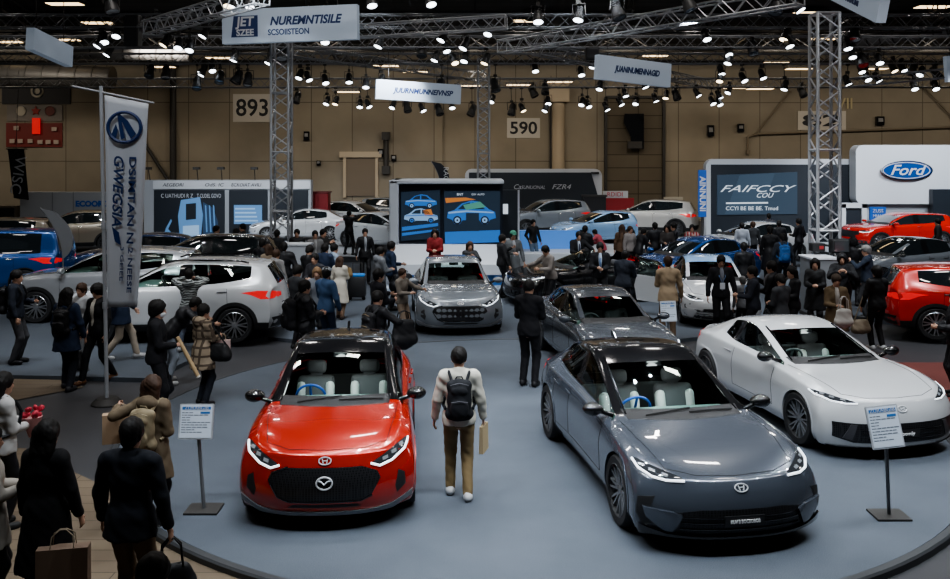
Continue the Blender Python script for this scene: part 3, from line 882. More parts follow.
# ---------------------------------------------------------------- people: signed distance field + surface nets
class SDF:
    def __init__(s, lo, hi, h):
        s.lo = np.array(lo, float); s.h = h
        s.n = np.ceil((np.array(hi)-s.lo)/h).astype(int)+2
        s.f = np.full(s.n, 1.0, np.float32)
    def _sub(s, lo, hi):
        a = np.maximum(0, np.floor((np.array(lo)-s.lo)/s.h).astype(int)); b = np.minimum(s.n, np.ceil((np.array(hi)-s.lo)/s.h).astype(int)+1)
        if np.any(b <= a): return None
        g = [s.lo[i]+s.h*np.arange(a[i], b[i]) for i in range(3)]
        return tuple(slice(a[i], b[i]) for i in range(3)), np.meshgrid(*g, indexing='ij', sparse=True)
    def add(s, d, sl, k):
        if k <= 0: s.f[sl] = np.minimum(s.f[sl], d); return
        a = s.f[sl]; hh = np.clip(.5+.5*(d-a)/k, 0, 1)
        s.f[sl] = d*(1-hh)+a*hh-k*hh*(1-hh)
    def cut(s, d, sl): s.f[sl] = np.maximum(s.f[sl], -d)
    def cap(s, a, b, ra, rb, k=.02, sq=None):
        """tapered capsule; sq=(axis vector, factor): flattened along that axis"""
        a = np.array(a, float); b = np.array(b, float); m = max(ra, rb)*1.35+k+.03
        r = s._sub(np.minimum(a, b)-m, np.maximum(a, b)+m)
        if r is None: return
        sl, (X, Y, Z) = r; ba = b-a; L = max(1e-9, float(ba@ba))
        px, py, pz = X-a[0], Y-a[1], Z-a[2]
        t = np.clip((px*ba[0]+py*ba[1]+pz*ba[2])/L, 0, 1)
        dx, dy, dz = px-t*ba[0], py-t*ba[1], pz-t*ba[2]
        q = dx*dx+dy*dy+dz*dz
        if sq is not None:
            ax = np.array(sq[0], float); ax /= np.linalg.norm(ax); dd = dx*ax[0]+dy*ax[1]+dz*ax[2]
            q = q+dd*dd*(1/sq[1]**2-1)
        d = np.sqrt(q)-(ra+(rb-ra)*t)
        s.add(d.astype(np.float32), sl, k)
    def ell(s, c, rad, R=None, k=.02, cut=False):
        c = np.array(c, float); rad = np.array(rad, float); m = rad.max()*1.25+k+.03
        r = s._sub(c-m, c+m)
        if r is None: return
        sl, (X, Y, Z) = r; px, py, pz = X-c[0], Y-c[1], Z-c[2]
        if R is not None:
            R = np.array(R); px, py, pz = (R[0][0]*px+R[1][0]*py+R[2][0]*pz, R[0][1]*px+R[1][1]*py+R[2][1]*pz, R[0][2]*px+R[1][2]*py+R[2][2]*pz)
        k0 = np.sqrt((px/rad[0])**2+(py/rad[1])**2+(pz/rad[2])**2)
        k1 = np.sqrt((px/rad[0]**2)**2+(py/rad[1]**2)**2+(pz/rad[2]**2)**2)+1e-6
        d = (k0*(k0-1)/k1).astype(np.float32)
        if cut: s.cut(d, sl)
        else: s.add(d, sl, k)
    def halfcut(s, p, no):
        """remove the side the normal points to"""
        g = [s.lo[i]+s.h*np.arange(s.n[i]) for i in range(3)]
        X, Y, Z = np.meshgrid(*g, indexing='ij', sparse=True)
        d = (X-p[0])*no[0]+(Y-p[1])*no[1]+(Z-p[2])*no[2]
        s.f = np.maximum(s.f, d.astype(np.float32))
    def folds(s, amp, sc, seed=0):
        g = [s.lo[i]+s.h*np.arange(s.n[i]) for i in range(3)]
        X, Y, Z = np.meshgrid(*g, indexing='ij', sparse=True); q = seed*1.7
        s.f = s.f+(amp*(np.sin(X*sc*1.1+Z*sc*.55+q)*np.sin(Y*sc*.9-Z*sc*.7+q*2)+.5*np.sin(Z*sc*1.9+X*sc*1.3+q*3)*np.sin(Y*sc*1.7+q))).astype(np.float32)
    def mesh(s, name, smooth=2):
        f = s.f; ins = f < 0; nx, ny, nz = f.shape
        cnt = np.zeros((nx-1, ny-1, nz-1), np.int8)
        for i in (0, 1):
            for j in (0, 1):
                for k in (0, 1): cnt += ins[i:nx-1+i, j:ny-1+j, k:nz-1+k]
        act = (cnt > 0) & (cnt < 8)
        idx = np.argwhere(act)
        if len(idx) == 0: return None
        num = np.full(act.shape, -1, np.int64); num[act] = np.arange(len(idx))
        acc = np.zeros((len(idx), 3)); w = np.zeros(len(idx))
        co = [(i, j, k) for i in (0, 1) for j in (0, 1) for k in (0, 1)]
        vals = np.stack([f[idx[:, 0]+c[0], idx[:, 1]+c[1], idx[:, 2]+c[2]] for c in co], 1)
        for a in range(8):
            for b in range(a+1, 8):
                if sum(abs(co[a][q]-co[b][q]) for q in range(3)) != 1: continue
                va, vb = vals[:, a], vals[:, b]; m = (va < 0) != (vb < 0)
                t = np.where(m, va/np.where(m, va-vb, 1), 0)
                p = np.array(co[a])[None, :]+t[:, None]*(np.array(co[b])-np.array(co[a]))[None, :]
                acc += p*m[:, None]; w += m
        vs = (idx+acc/w[:, None])*s.h+s.lo
        quads = []
        for ax in range(3):
            sl0 = [slice(None)]*3; sl1 = [slice(None)]*3; sl0[ax] = slice(0, -1); sl1[ax] = slice(1, None)
            A = ins[tuple(sl0)]; B = ins[tuple(sl1)]; e = np.argwhere(A != B)
            o1, o2 = (ax+1) % 3, (ax+2) % 3
            ok = (e[:, o1] > 0) & (e[:, o2] > 0) & (e[:, o1] < f.shape[o1]-1) & (e[:, o2] < f.shape[o2]-1); e = e[ok]
            flip = A[e[:, 0], e[:, 1], e[:, 2]]
            q = []
            for d1, d2 in ((-1, -1), (0, -1), (0, 0), (-1, 0)):
                g = e.copy(); g[:, o1] += d1; g[:, o2] += d2; q.append(num[g[:, 0], g[:, 1], g[:, 2]])
            q = np.stack(q, 1); q[~flip] = q[~flip][:, ::-1]; quads.append(q)
        F = np.concatenate(quads); F = F[(F >= 0).all(1)]
        # light smoothing
        for _ in range(smooth):
            sm = np.zeros_like(vs); c = np.zeros(len(vs))
            for a in range(4):
                i, j = F[:, a], F[:, (a+1) % 4]
                for q in range(3):
                    sm[:, q] += np.bincount(i, vs[j, q], len(vs))+np.bincount(j, vs[i, q], len(vs))
                c += np.bincount(i, minlength=len(vs))+np.bincount(j, minlength=len(vs))
            vs = vs*.5+.5*sm/np.maximum(c, 1)[:, None]
        me = bpy.data.meshes.new(name)
        me.vertices.add(len(vs)); me.vertices.foreach_set('co', vs.astype(np.float32).ravel())
        me.loops.add(F.size); me.loops.foreach_set('vertex_index', F.astype(np.int32).ravel())
        me.polygons.add(len(F)); me.polygons.foreach_set('loop_start', np.arange(0, F.size, 4, dtype=np.int32))
        me.polygons.foreach_set('use_smooth', np.ones(len(F), bool))
        me.update(calc_edges=True); me.validate()
        return me

def V3(*a): return np.array(a, float)
def rotz(v, a): c, s = math.cos(a), math.sin(a); return V3(v[0]*c-v[1]*s, v[0]*s+v[1]*c, v[2])
def ik(a, b, l1, l2, pole):
    d = b-a; L = np.linalg.norm(d); L2 = min(L, (l1+l2)*.995)
    if L > 1e-6: d = d/L
    b2 = a+d*L2; x = (l1*l1-l2*l2+L2*L2)/(2*L2); h = math.sqrt(max(0, l1*l1-x*x))
    p = pole-d*(pole@d); p = p/max(1e-6, np.linalg.norm(p))
    return a+d*x+p*h, b2
def lr(a, b, t): return a+(b-a)*t

HAIRC = dict(black=(.011, .010, .0095), brown=(.045, .025, .016), grey=(.12, .12, .12), tan=(.18, .11, .06))
M_skin = mat('skin', (.42, .245, .17), .55)
M_eye = mat('dark eye', (.01, .01, .01), .2)
M_mask = mat('white mask cloth', (.62, .64, .66), .8)
CLOTH = {}
def cloth(col, rough=.85):
    k = tuple(round(c, 3) for c in col)
    if k not in CLOTH: CLOTH[k] = mat('cloth %d' % len(CLOTH), col, rough, spec=.25, bump=.25, bscale=90)
    return CLOTH[k]

def build_person(label, loc, face, h=1.7, top=(.02, .02, .025), pants=(.02, .02, .022), shoes=(.02, .02, .02), hair='black', hairstyle='short',
                 arms=('down', 'down'), stance='stand', coat=.0, lean=0.0, turn=0.0, nod=.12, vox=.02, female=False, inner=None, mask=False, hood=False,
                 puffy=0.0, topmat=None, skirt=None, badge=False, tie=None, hat=None, group=None, wide=1.0, collar=True, seed=0, topname='jacket', pattern=None):
    """face: heading angle in degrees, 0 = walking away from the camera (+Y); local frame: +y forward, +x right"""
    s = h/1.72
    root = thing('person', label, 'person', loc, math.radians(-face), group)
    sw = (.158 if female else .182)*wide           # shoulder joint offset
    hipw = .092; hipz = .90; knz = .49
    B = {}
    fwd = V3(0, 1, 0)
    def leanp(p):                                  # bend the upper body about the hip
        c, q = math.cos(lean), math.sin(lean); z = p[2]-hipz
        return V3(p[0], p[1]*c+z*q, hipz+z*c-p[1]*q) if p[2] > hipz-.05 else p
    chest = leanp(V3(0, 0, 1.28)); neck = leanp(V3(0, -.012, 1.455)); waist = leanp(V3(0, .0, 1.06))
    hd = leanp(V3(0, .02, 1.60))
    sh = [leanp(V3(x*sw, -.012, 1.40)) for x in (-1, 1)]
    hips = [V3(-hipw, 0, hipz), V3(hipw, 0, hipz)]
    if stance == 'walk': feet = [V3(-.085, .30, .085), V3(.085, -.28, .13)]
    elif stance == 'walk2': feet = [V3(-.085, -.26, .12), V3(.085, .28, .085)]
    elif stance == 'step': feet = [V3(-.10, .12, .085), V3(.10, -.10, .085)]
    elif stance == 'wide': feet = [V3(-.19, .02, .085), V3(.19, -.03, .085)]
    elif stance == 'sit': feet = [V3(-.12, .45, .085), V3(.12, .42, .085)]
    else: feet = [V3(-.105, .02, .085), V3(.105, -.02, .085)]
    if stance == 'sit':
        dz = -.42
        for a in (chest, neck, waist, hd, *sh, *hips): a[2] += dz
    knees = []
    for i in (0, 1):
        k, f2 = ik(hips[i], feet[i], .43, .42, fwd); knees.append(k); feet[i] = f2
    elb, wr = [], []
    for i, sx in ((0, -1), (1, 1)):
        a = arms[i]; S0 = sh[i]
        T = {'down': (sx*.09, .04, -.52), 'relax': (sx*.10, .10, -.50), 'swing_f': (sx*.06, .24, -.45), 'swing_b': (sx*.09, -.22, -.46), 'front': (-sx*.10, .30, -.26),
             'hold': (-sx*.12, .26, -.30), 'phone': (-sx*.08, .34, -.05), 'raise': (-sx*.08, .30, .12), 'pocket': (sx*.05, .10, -.44), 'out': (sx*.16, .40, -.20),
             'cross': (-sx*.26, .20, -.26), 'strap': (-sx*.08, .15, -.12), 'point': (sx*.05, .53, -.05), 'bag': (sx*.12, .03, -.52), 'hip': (sx*.06, .02, -.40)}[a] if isinstance(a, str) else a
        tgt = S0+V3(*T); pole = V3(sx*.6, -.8, -.35)
        e, w_ = ik(S0, tgt, .275, .25, pole); elb.append(e); wr.append(w_)
    # ---- body (one continuous skin)
    pts = np.array([*feet, *wr, hd+V3(0, 0, .16), hd])
    lo = np.minimum(pts.min(0), V3(-.36, -.22, 0))-.14; hi = np.maximum(pts.max(0), V3(.36, .25, 1.6))+.14; lo[2] = -.03
    D = SDF(lo, hi, vox)
    tr = turn; R = np.array([[math.cos(tr), -math.sin(tr), 0], [math.sin(tr), math.cos(tr), 0], [0, 0, 1]])
    cn, sn = math.cos(-nod-lean*.5), math.sin(-nod-lean*.5)
    RX = np.array([[1, 0, 0], [0, cn, -sn], [0, sn, cn]]); H = R @ RX
    def hp(x, y, z): return hd+H @ V3(x, y, z)
    fine = vox < .0145
    # head: skull, face, jaw, nose, ears
    D.ell(hp(0, -.015, .035), (.076, .093, .090), H, 0)
    D.ell(hp(0, .022, -.028), (.060, .072, .080), H, .03)
    D.ell(hp(0, .050, -.078), (.036, .036, .030), H, .03)
    D.cap(hp(0, .086, .008), hp(0, .104, -.026), .009, .014, .012)
    for sx in (-1, 1):
        D.ell(hp(sx*.076, -.012, -.008), (.012, .022, .032), H, .008)
        if fine: D.ell(hp(sx*.032, .094, .010), (.017, .012, .010), H, cut=True); D.ell(hp(sx*.032, .080, .012), (.014, .012, .011), H, 0)
    if fine: D.cap(hp(-.018, .088, -.052), hp(.018, .088, -.052), .007, .007, .006)
    D.cap(neck+V3(0, .0, -.03), hp(0, -.02, -.06), .057, .053, .03)
    # torso
    D.ell(chest, (.150*wide, .105, .19), None, .05); D.cap(sh[0]*.75+neck*.25, sh[1]*.75+neck*.25, .055, .055, .05)
    D.ell(waist, (.128*wide, .095, .17), None, .05); D.ell((hips[0]+hips[1])/2+V3(0, -.01, .02), (.158, .105, .13), None, .05)
    for i, sx in ((0, -1), (1, 1)):
        D.cap(sh[i], elb[i], .050, .038, .03); D.cap(elb[i], wr[i], .038, .027, .02)
        D.cap(hips[i], knees[i], .080, .055, .03); D.cap(knees[i], feet[i], .052, .036, .02)
        D.cap(feet[i]+V3(0, -.04, -.045), feet[i]+V3(sx*.012, .11, -.058), .030, .022, .02)
        # hand
        fd = wr[i]-elb[i]; fd = fd/np.linalg.norm(fd)
        side = np.cross(fd, V3(sx, 0, 0)); side = side/max(1e-6, np.linalg.norm(side))   # points to thumb side roughly
        if side[1] < 0: side = -side
        pn = np.cross(fd, side)
        if pn @ (V3(-sx, 0, -.2)) < 0: pn = -pn                # palm faces the body
        pc = wr[i]+fd*.055
        D.cap(wr[i], wr[i]+fd*.085, .024, .030, .012, (pn, .5))
        for q in (-1, 1): D.cap(wr[i]+fd*.03, wr[i]+fd*.088+side*.024*q, .016, .013, .01, (pn, .75))
        fr = max(.0085, vox*.62)
        for q, ln in ((-1.5, .055), (-.5, .068), (.5, .073), (1.5, .066)):
            b0 = wr[i]+fd*.088+side*.019*q; k1 = b0+fd*ln*.55+pn*ln*.16; k2 = k1+fd*ln*.32+pn*ln*.42
            D.cap(b0, k1, fr, fr*.95, .003); D.cap(k1, k2, fr*.95, fr*.85, .003)
        t0 = wr[i]+fd*.03+side*.026; t1 = t0+fd*.035+side*.026+pn*.008; t2 = t1+fd*.03+side*.004+pn*.012
        D.cap(t0, t1, fr*1.2, fr*1.1, .006); D.cap(t1, t2, fr*1.1, fr*.95, .004)
    def put(name, sd, m, parent=root, smooth=2):
        me = sd.mesh(name, smooth)
        if me is None: return None
        me.transform(Matrix.Scale(s, 4)); return link(name, me, m, parent)
    body = put('body', D, M_skin, smooth=1)
    # eyes
    be = bm_new()
    for sx in (-1, 1):
        p = hp(sx*.032, .0895, .012); v = bmesh.ops.create_uvsphere(be, u_segments=8, v_segments=6, radius=.0085)['verts']
        bmesh.ops.transform(be, matrix=Matrix.Translation(Vector(p)) @ Matrix(H.tolist()).to_4x4() @ Matrix.Diagonal((1.3, .5, .75, 1)), verts=v)
    me = newmesh('eyes', be, 0); me.transform(Matrix.Scale(s, 4)); link('eyes', me, M_eye, body)
    # ---- hair
    hv = max(.011, vox*.75)
    A = SDF(hd-V3(.24, .24, .62), hd+V3(.24, .24, .24), hv)
    pf = .019
    A.ell(hp(0, -.018, .040), (.076+pf, .094+pf, .092+pf), H, 0)
    A.ell(hp(0, .120, -.035), (.080, .080, .105), H, cut=True)
    A.ell(hp(0, .105, .0), (.060, .05, .065), H, cut=True)
    A.halfcut(hp(0, 0, -.045 if hairstyle != 'crop' else -.02), -(H @ V3(0, -.35, 1)))
    if hairstyle in ('short',): A.ell(hp(0, -.06, -.03), (.066, .055, .06), H, .02)
    if hairstyle in ('long', 'bob'):
        ln = .30 if hairstyle == 'long' else .14
        for x in (-.075, -.045, 0, .045, .075):
            A.cap(hp(x, -.060, .03), hp(x*1.05, -.080, -ln), .042, .030 if hairstyle == 'long' else .038, .03)
        for x in (-.080, .080): A.cap(hp(x, -.018, .04), hp(x*1.0, -.028, -ln*.6), .020, .016, .02)
    if hairstyle in ('long', 'bob'): A.ell(hp(0, .098, -.045), (.070, .062, .105), H, cut=True)
    if hairstyle == 'bun': A.ell(hp(0, -.10, .06), (.045, .045, .045), H, .02); A.ell(hp(0, -.06, -.02), (.066, .06, .06), H, .02)
    if hairstyle == 'bushy':
        A.ell(hp(0, -.03, .05), (.108, .118, .105), H, .03); A.ell(hp(0, -.06, -.03), (.09, .075, .08), H, .03); A.ell(hp(0, .125, -.03), (.075, .075, .10), H, cut=True)
    if hairstyle != 'bald':
        A.folds(.0045, 70, seed); A.folds(.003, 130, seed+2)
        put('hair', A, mat('hair '+hair, HAIRC[hair], .6, spec=.2, bump=.5, bscale=70), smooth=0 if fine else 1)
    # ---- trousers
    if skirt is None or True:
        Q = SDF(np.minimum(lo, V3(-.3, -.3, 0)), np.maximum(V3(.3, .3, 1.16), np.array([*feet, *knees]).max(0)+.15), vox)
        Q.ell((hips[0]+hips[1])/2+V3(0, -.012, .02), (.168, .118, .12), None, .03)
        if lean > .3: Q.ell(lr((hips[0]+hips[1])/2, waist, .5), (.145*wide, .105, .10), None, .04)
        for i, sx in ((0, -1), (1, 1)):
            Q.cap(hips[i], knees[i], .096, .070, .03); Q.cap(knees[i], feet[i]+V3(0, -.01, .0), .070, .058, .03)
        Q.folds(.004, 34, seed); Q.halfcut((0, 0, min(f[2] for f in feet)-.02), (0, 0, -1))
        put('trousers', Q, pattern or cloth(pants) if False else cloth(pants))
    # ---- shoes
    sv = min(vox, .016)
    for i, sx in ((0, -1), (1, 1)):
        K = SDF(feet[i]-V3(.12, .16, .10), feet[i]+V3(.12, .30, .10), sv)
        K.cap(feet[i]+V3(0, -.045, -.035), feet[i]+V3(sx*.012, .135, -.05), .048, .044, .02); K.cap(feet[i]+V3(0, -.02, .0), feet[i]+V3(0, -.02, -.03), .046, .05, .03)
        K.halfcut(feet[i]+V3(0, 0, -.083), (0, 0, -1)); K.halfcut(feet[i]+V3(0, 0, .03), (0, 0, 1))
        put('shoe', K, cloth(shoes, .5))
    # ---- upper garment
    pz = puffy; g = .020+pz
    coatz = hipz-.04-coat
    lo2 = np.minimum(lo, V3(-.42, -.36, coatz-.06)); lo2[2] = min(coatz-.04, min(w[2] for w in wr)-.10)
    J = SDF(lo2, hi, vox)
    J.ell(chest, (.160*wide+g, .118+g, .20), None, .05); J.cap(sh[0]*.8+neck*.2, sh[1]*.8+neck*.2, .064+g, .064+g, .05)
    J.ell(waist, (.140*wide+g, .110+g, .18), None, .05)
    J.ell(lr((hips[0]+hips[1])/2, waist, .2)+V3(0, -.012, 0), (.172+g, .125+g, .16), None, .05)
    if coat <= .02: J.cap(lr((hips[0]+hips[1])/2, waist, .35), (hips[0]+hips[1])/2+V3(0, -.012, -.10), .160+g, .178+g, .03, (V3(0, 1, 0), .76))
    if coat > .02:
        c0 = (hips[0]+hips[1])/2; fl = .03+coat*.14
        J.cap(c0+V3(0, -.01, .05), c0+V3(0, -.01, -coat-.10), .172+g, .172+g+fl, .04, (V3(0, 1, 0), .86))
    J.halfcut((0, 0, coatz), (0, 0, -1)) if lean < .3 else None
    for i, sx in ((0, -1), (1, 1)):
        J.cap(sh[i], elb[i], .055+g*.8, .043+g*.8, .03); J.cap(elb[i], lr(elb[i], wr[i], .93), .044+g*.8, .034+g*.6, .02)
    if collar: J.cap(neck+V3(0, -.03, -.03), neck+V3(0, -.02, .015), .078, .070, .03, (V3(1, 0, 0), 1.0))
    if hood:
        J.ell(neck+V3(0, -.10, .0), (.115, .075, .09), None, .04)
    J.ell(hp(0, .0, .02), (.09, .11, .105), H, cut=True)
    J.folds(.0055+pz*.1, 30, seed+1)
    if pz: J.folds(pz*.35, 62, 0)
    tm = topmat or cloth(top)
    jk = put(topname, J, tm)
    # open front showing shirt
    if inner is not None:
        I = SDF(chest-V3(.2, .30, .40), chest+V3(.2, .34, .30), min(vox, .016))
        I.ell(chest+V3(0, .03, .02), (.062, .118+g, .20), None, .0); I.ell(waist+V3(0, .022, 0), (.052, .105+g, .16), None, .04)
        I.cap(neck+V3(0, .0, -.02), neck+V3(0, .012, .012), .062, .058, .02)
        io = put('shirt', I, cloth(inner))
        if tie is not None:
            bt = bm_new(); y = chest[1]+.03+.118+g+.004
            tube(bt, [V3(0, neck[1]+.062, neck[2]-.03), V3(0, y-.02, chest[2]+.08), V3(0, y+.003, chest[2]-.04), V3(0, y-.02, waist[2]+.02)], [.012, .018, .022, .018], 6)
            me = newmesh('tie', bt, 1.0); me.transform(Matrix.Scale(s, 4)); link('tie', me, cloth(tie), io)
    if skirt is not None:
        K = SDF(V3(-.34, -.34, skirt[0]-.05), V3(.34, .34, 1.1), vox)
        c0 = (hips[0]+hips[1])/2; K.cap(c0+V3(0, -.01, .08), V3(0, -.01, skirt[0]), .15, .235, .03, (V3(0, 1, 0), .8)); K.folds(.012, 26, seed); K.halfcut((0, 0, skirt[0]), (0, 0, -1))
        put('skirt', K, cloth(skirt[1]))
    if mask:
        K = SDF(hd-.16, hd+.16, .009); K.ell(hp(0, .034, -.048), (.062, .073, .056), H, 0); K.ell(hp(0, -.03, .0), (.10, .082, .2), H, cut=True)
        put('face_mask', K, M_mask, body)
    if badge:
        bb = bm_new(); y = chest[1]+.118+g+.03
        cp = V3(.0, y, waist[2]+.06); box(bb, cp, (.10, .008, .13)); me = newmesh('name_badge', bb); me.transform(Matrix.Scale(s, 4)); bo = link('name_badge', me, mat('badge card', (.6, .63, .68), .5), jk)
        bl = bm_new(); tube(bl, [V3(-.065, neck[1]+.0, neck[2]+.0), V3(-.06, y-.01, chest[2]+.03), cp+V3(0, 0, .065), V3(.06, y-.01, chest[2]+.03), V3(.065, neck[1], neck[2])], .006, 5)
        me = newmesh('lanyard', bl); me.transform(Matrix.Scale(s, 4)); link('lanyard', me, mat('lanyard blue', (.12, .22, .42), .7), bo)
    if hat is not None:
        K = SDF(hd-.2, hd+.26, .011)
        if hat[0] == 'cap':
            K.ell(hp(0, -.01, .065), (.098, .112, .085), H, 0); K.halfcut(hp(0, 0, .055), -(H @ V3(0, .0, 1))); K.ell(hp(0, .115, .058), (.066, .07, .012), H, .01)
        elif hat[0] == 'hood':
            K.ell(hp(0, -.02, .02), (.115, .13, .135), H, 0); K.ell(hp(0, .125, -.02), (.075, .09, .10), H, cut=True)
        else:
            K.ell(hp(0, -.015, .055), (.10, .115, .095), H, 0); K.halfcut(hp(0, 0, .03), -(H @ V3(0, .1, 1)))
            if hat[0] == 'bobble': K.ell(hp(0, -.02, .17), (.04, .04, .04), H, .01)
        put('hood' if hat[0] == 'hood' else 'hat', K, cloth(hat[1]))
    M = Matrix.Translation(Vector(loc)) @ Matrix.Rotation(math.radians(-face), 4, 'Z')
    info = dict(root=root, wr=[M @ Vector(w*s) for w in wr], neck=M @ Vector(neck*s), chest=M @ Vector(chest*s), waist=M @ Vector(waist*s), sh=[M @ Vector(q*s) for q in sh],
                M=M, s=s, lean=lean, g=g, hd=M @ Vector(hd*s), hand=[M @ Vector((wr[i]+(wr[i]-elb[i])/np.linalg.norm(wr[i]-elb[i])*.10)*s) for i in (0, 1)])
    return info

# ---------------------------------------------------------------- carried things (each a thing of its own)
def backpack(info, label, col, scale=1.0, straps=True, trimc=None):
    M = info['M']; s = info['s']*scale
    t = thing('backpack', label, 'backpack', info['chest'], 0); t.rotation_euler = M.to_euler()
    K = SDF(V3(-.24, -.42, -.42), V3(.24, .0, .28), .012); y0 = -(.118+info['g'])-.075
    K.ell((0, y0, -.10), (.150, .105, .25), None, 0); K.cap((-.09, y0+.015, .07), (.09, y0+.015, .07), .065, .065, .04); K.cap((-.10, y0+.01, -.27), (.10, y0+.01, -.27), .075, .075, .05)
    K.ell((0, y0-.095, -.19), (.115, .045, .12), None, .012); K.ell((0, y0-.075, .02), (.10, .04, .06), None, .012); K.halfcut((0, y0+.07, 0), (0, 1, 0)); K.folds(.003, 40, 3)
    me = K.mesh('pack_body', 2); me.transform(Matrix.Scale(s, 4)); link('pack_body', me, cloth(col), t)
    for zp in ([(-.10, y0-.135, -.10), (0, y0-.142, -.085), (.10, y0-.135, -.10)], [(-.11, y0-.085, .09), (0, y0-.09, .12), (.11, y0-.085, .09)]):
        bz = bm_new(); tube(bz, zp, .006, 6)
        me = newmesh('zip', bz); me.transform(Matrix.Scale(s, 4)); link('zip', me, cloth(trimc or (.09, .09, .1)), t)
    hl = bm_new(); tube(hl, [(-.05, y0+.03, .125), (-.03, y0+.02, .17), (.03, y0+.02, .17), (.05, y0+.03, .125)], .010, 6)
    me = newmesh('carry_loop', hl); me.transform(Matrix.Scale(s, 4)); link('carry_loop', me, cloth(col), t)
    if straps:
        for sx in (-1, 1):
            b = bm_new(); yf = .118+info['g']+.012
            pts = [(sx*.085, y0+.05, .11), (sx*.115, -.08, .185), (sx*.125, .0, .20), (sx*.13, .09, .14), (sx*.135, yf, .02), (sx*.15, yf-.03, -.12), (sx*.185, .0, -.20), (sx*.14, y0+.06, -.24)]
            sm = []
            for i in range(len(pts)-1):
                for q in range(3): sm.append(Vector(pts[i]).lerp(Vector(pts[i+1]), q/3))
            tube(b, sm, .019, 6); me = newmesh('shoulder_strap', b, 1.0); me.transform(Matrix.Scale(info['s'], 4)); link('shoulder_strap', me, cloth(trimc if trimc and not straps else col), t)
    return t
def hand_bag(pos, label, col, size=(.34, .12, .26), rz=0.0, drop=.16, name='handbag', cat='bag', strap=None, paper=False, handlec=None):
    """bag hanging with its handle top at pos; strap=(point,...) for a shoulder bag"""
    t = thing(name, label, cat, (pos[0], pos[1], pos[2]-drop-size[2]), rz)
    bm = bm_new(); w, d, h = size
    if paper:
        v = box(bm, (0, 0, h/2), (w, d, h)); 
        for q in v:
            if q.co.z > h*.9: q.co.y *= .75
        obj('bag_body', bm, col if not isinstance(col, tuple) else mat('paper %s' % (col,), col, .8), t)
    else:
        K = SDF(V3(-w*.7, -d, -.06), V3(w*.7, d, h+.06), .014)
        K.cap((-w*.34, 0, h*.28), (w*.34, 0, h*.28), d*.62, d*.62, .05, None); K.cap((-w*.30, 0, h*.80), (w*.30, 0, h*.80), d*.34, d*.34, .10); K.ell((0, 0, h*.45), (w*.5, d*.5, h*.5), None, .04); K.folds(.004, 36, 2)
        link('bag_body', K.mesh('bag_body', 2), cloth(col, .6) if isinstance(col, tuple) else col, t)
    hm = mat('paper handle', (.25, .2, .14), .8) if paper else (cloth(handlec or col, .6) if isinstance(col, tuple) or handlec else col)
    if strap is None:
        for sy in (-1, 1):
            b = bm_new(); tube(b, [(-w*.24, sy*d*.3, h-.03), (-w*.20, sy*d*.24, h+drop*.7), (-w*.06, sy*.012, h+drop), (w*.06, sy*.012, h+drop), (w*.20, sy*d*.24, h+drop*.7), (w*.24, sy*d*.3, h-.03)], .009 if not paper else .005, 6)
            obj('handle', b, hm, t, 1.0)
    else:
        Mi = t.matrix_basis.inverted(); b = bm_new()
        Mi = (Matrix.Translation(t.location) @ Matrix.Rotation(rz, 4, 'Z')).inverted()
        q = [Vector((-w*.4, 0, h*.85))]+[Mi @ Vector(p) for p in strap]+[Vector((w*.4, 0, h*.85))]
        sm = []
        for i in range(len(q)-1):
            for k in range(4): sm.append(q[i].lerp(q[i+1], k/4))
        tube(b, sm+[q[-1]], .013, 6); obj('shoulder_strap', b, hm, t, 1.0)
    return t
# ---------------------------------------------------------------- the hall
def ramp_mat(name, kind, **k): pass
def floor_mat(name, c1, c2, scale, rough=.8, fine=260.0):
    m = mat(name, c1, rough, spec=.3); nt = m.node_tree; b = nt.nodes['Principled BSDF']
    tc = nt.nodes.new('ShaderNodeTexCoord')
    n1 = nt.nodes.new('ShaderNodeTexNoise'); n1.inputs['Scale'].default_value = scale; n1.inputs['Detail'].default_value = 5; n1.inputs['Roughness'].default_value = .6
    n2 = nt.nodes.new('ShaderNodeTexNoise'); n2.inputs['Scale'].default_value = fine; n2.inputs['Detail'].default_value = 2
    a = nt.nodes.new('ShaderNodeMath'); a.operation = 'MULTIPLY_ADD'; a.inputs[1].default_value = .9
    r = nt.nodes.new('ShaderNodeValToRGB'); r.color_ramp.elements[0].position = .30; r.color_ramp.elements[1].position = 1.0
    r.color_ramp.elements[0].color = (*c1, 1); r.color_ramp.elements[1].color = (*c2, 1)
    for n in (n1, n2): nt.links.new(tc.outputs['Object'], n.inputs['Vector'])
    nt.links.new(n2.outputs['Fac'], a.inputs[0]); h1 = nt.nodes.new('ShaderNodeMath'); h1.operation = 'MULTIPLY'; h1.inputs[1].default_value = .4; nt.links.new(n1.outputs['Fac'], h1.inputs[0]); nt.links.new(h1.outputs[0], a.inputs[2]); nt.links.new(a.outputs[0], r.inputs[0])
    nt.links.new(r.outputs[0], b.inputs['Base Color'])
    bp = nt.nodes.new('ShaderNodeBump'); bp.inputs['Strength'].default_value = .15; nt.links.new(n2.outputs['Fac'], bp.inputs['Height']); nt.links.new(bp.outputs[0], b.inputs['Normal'])
    return m
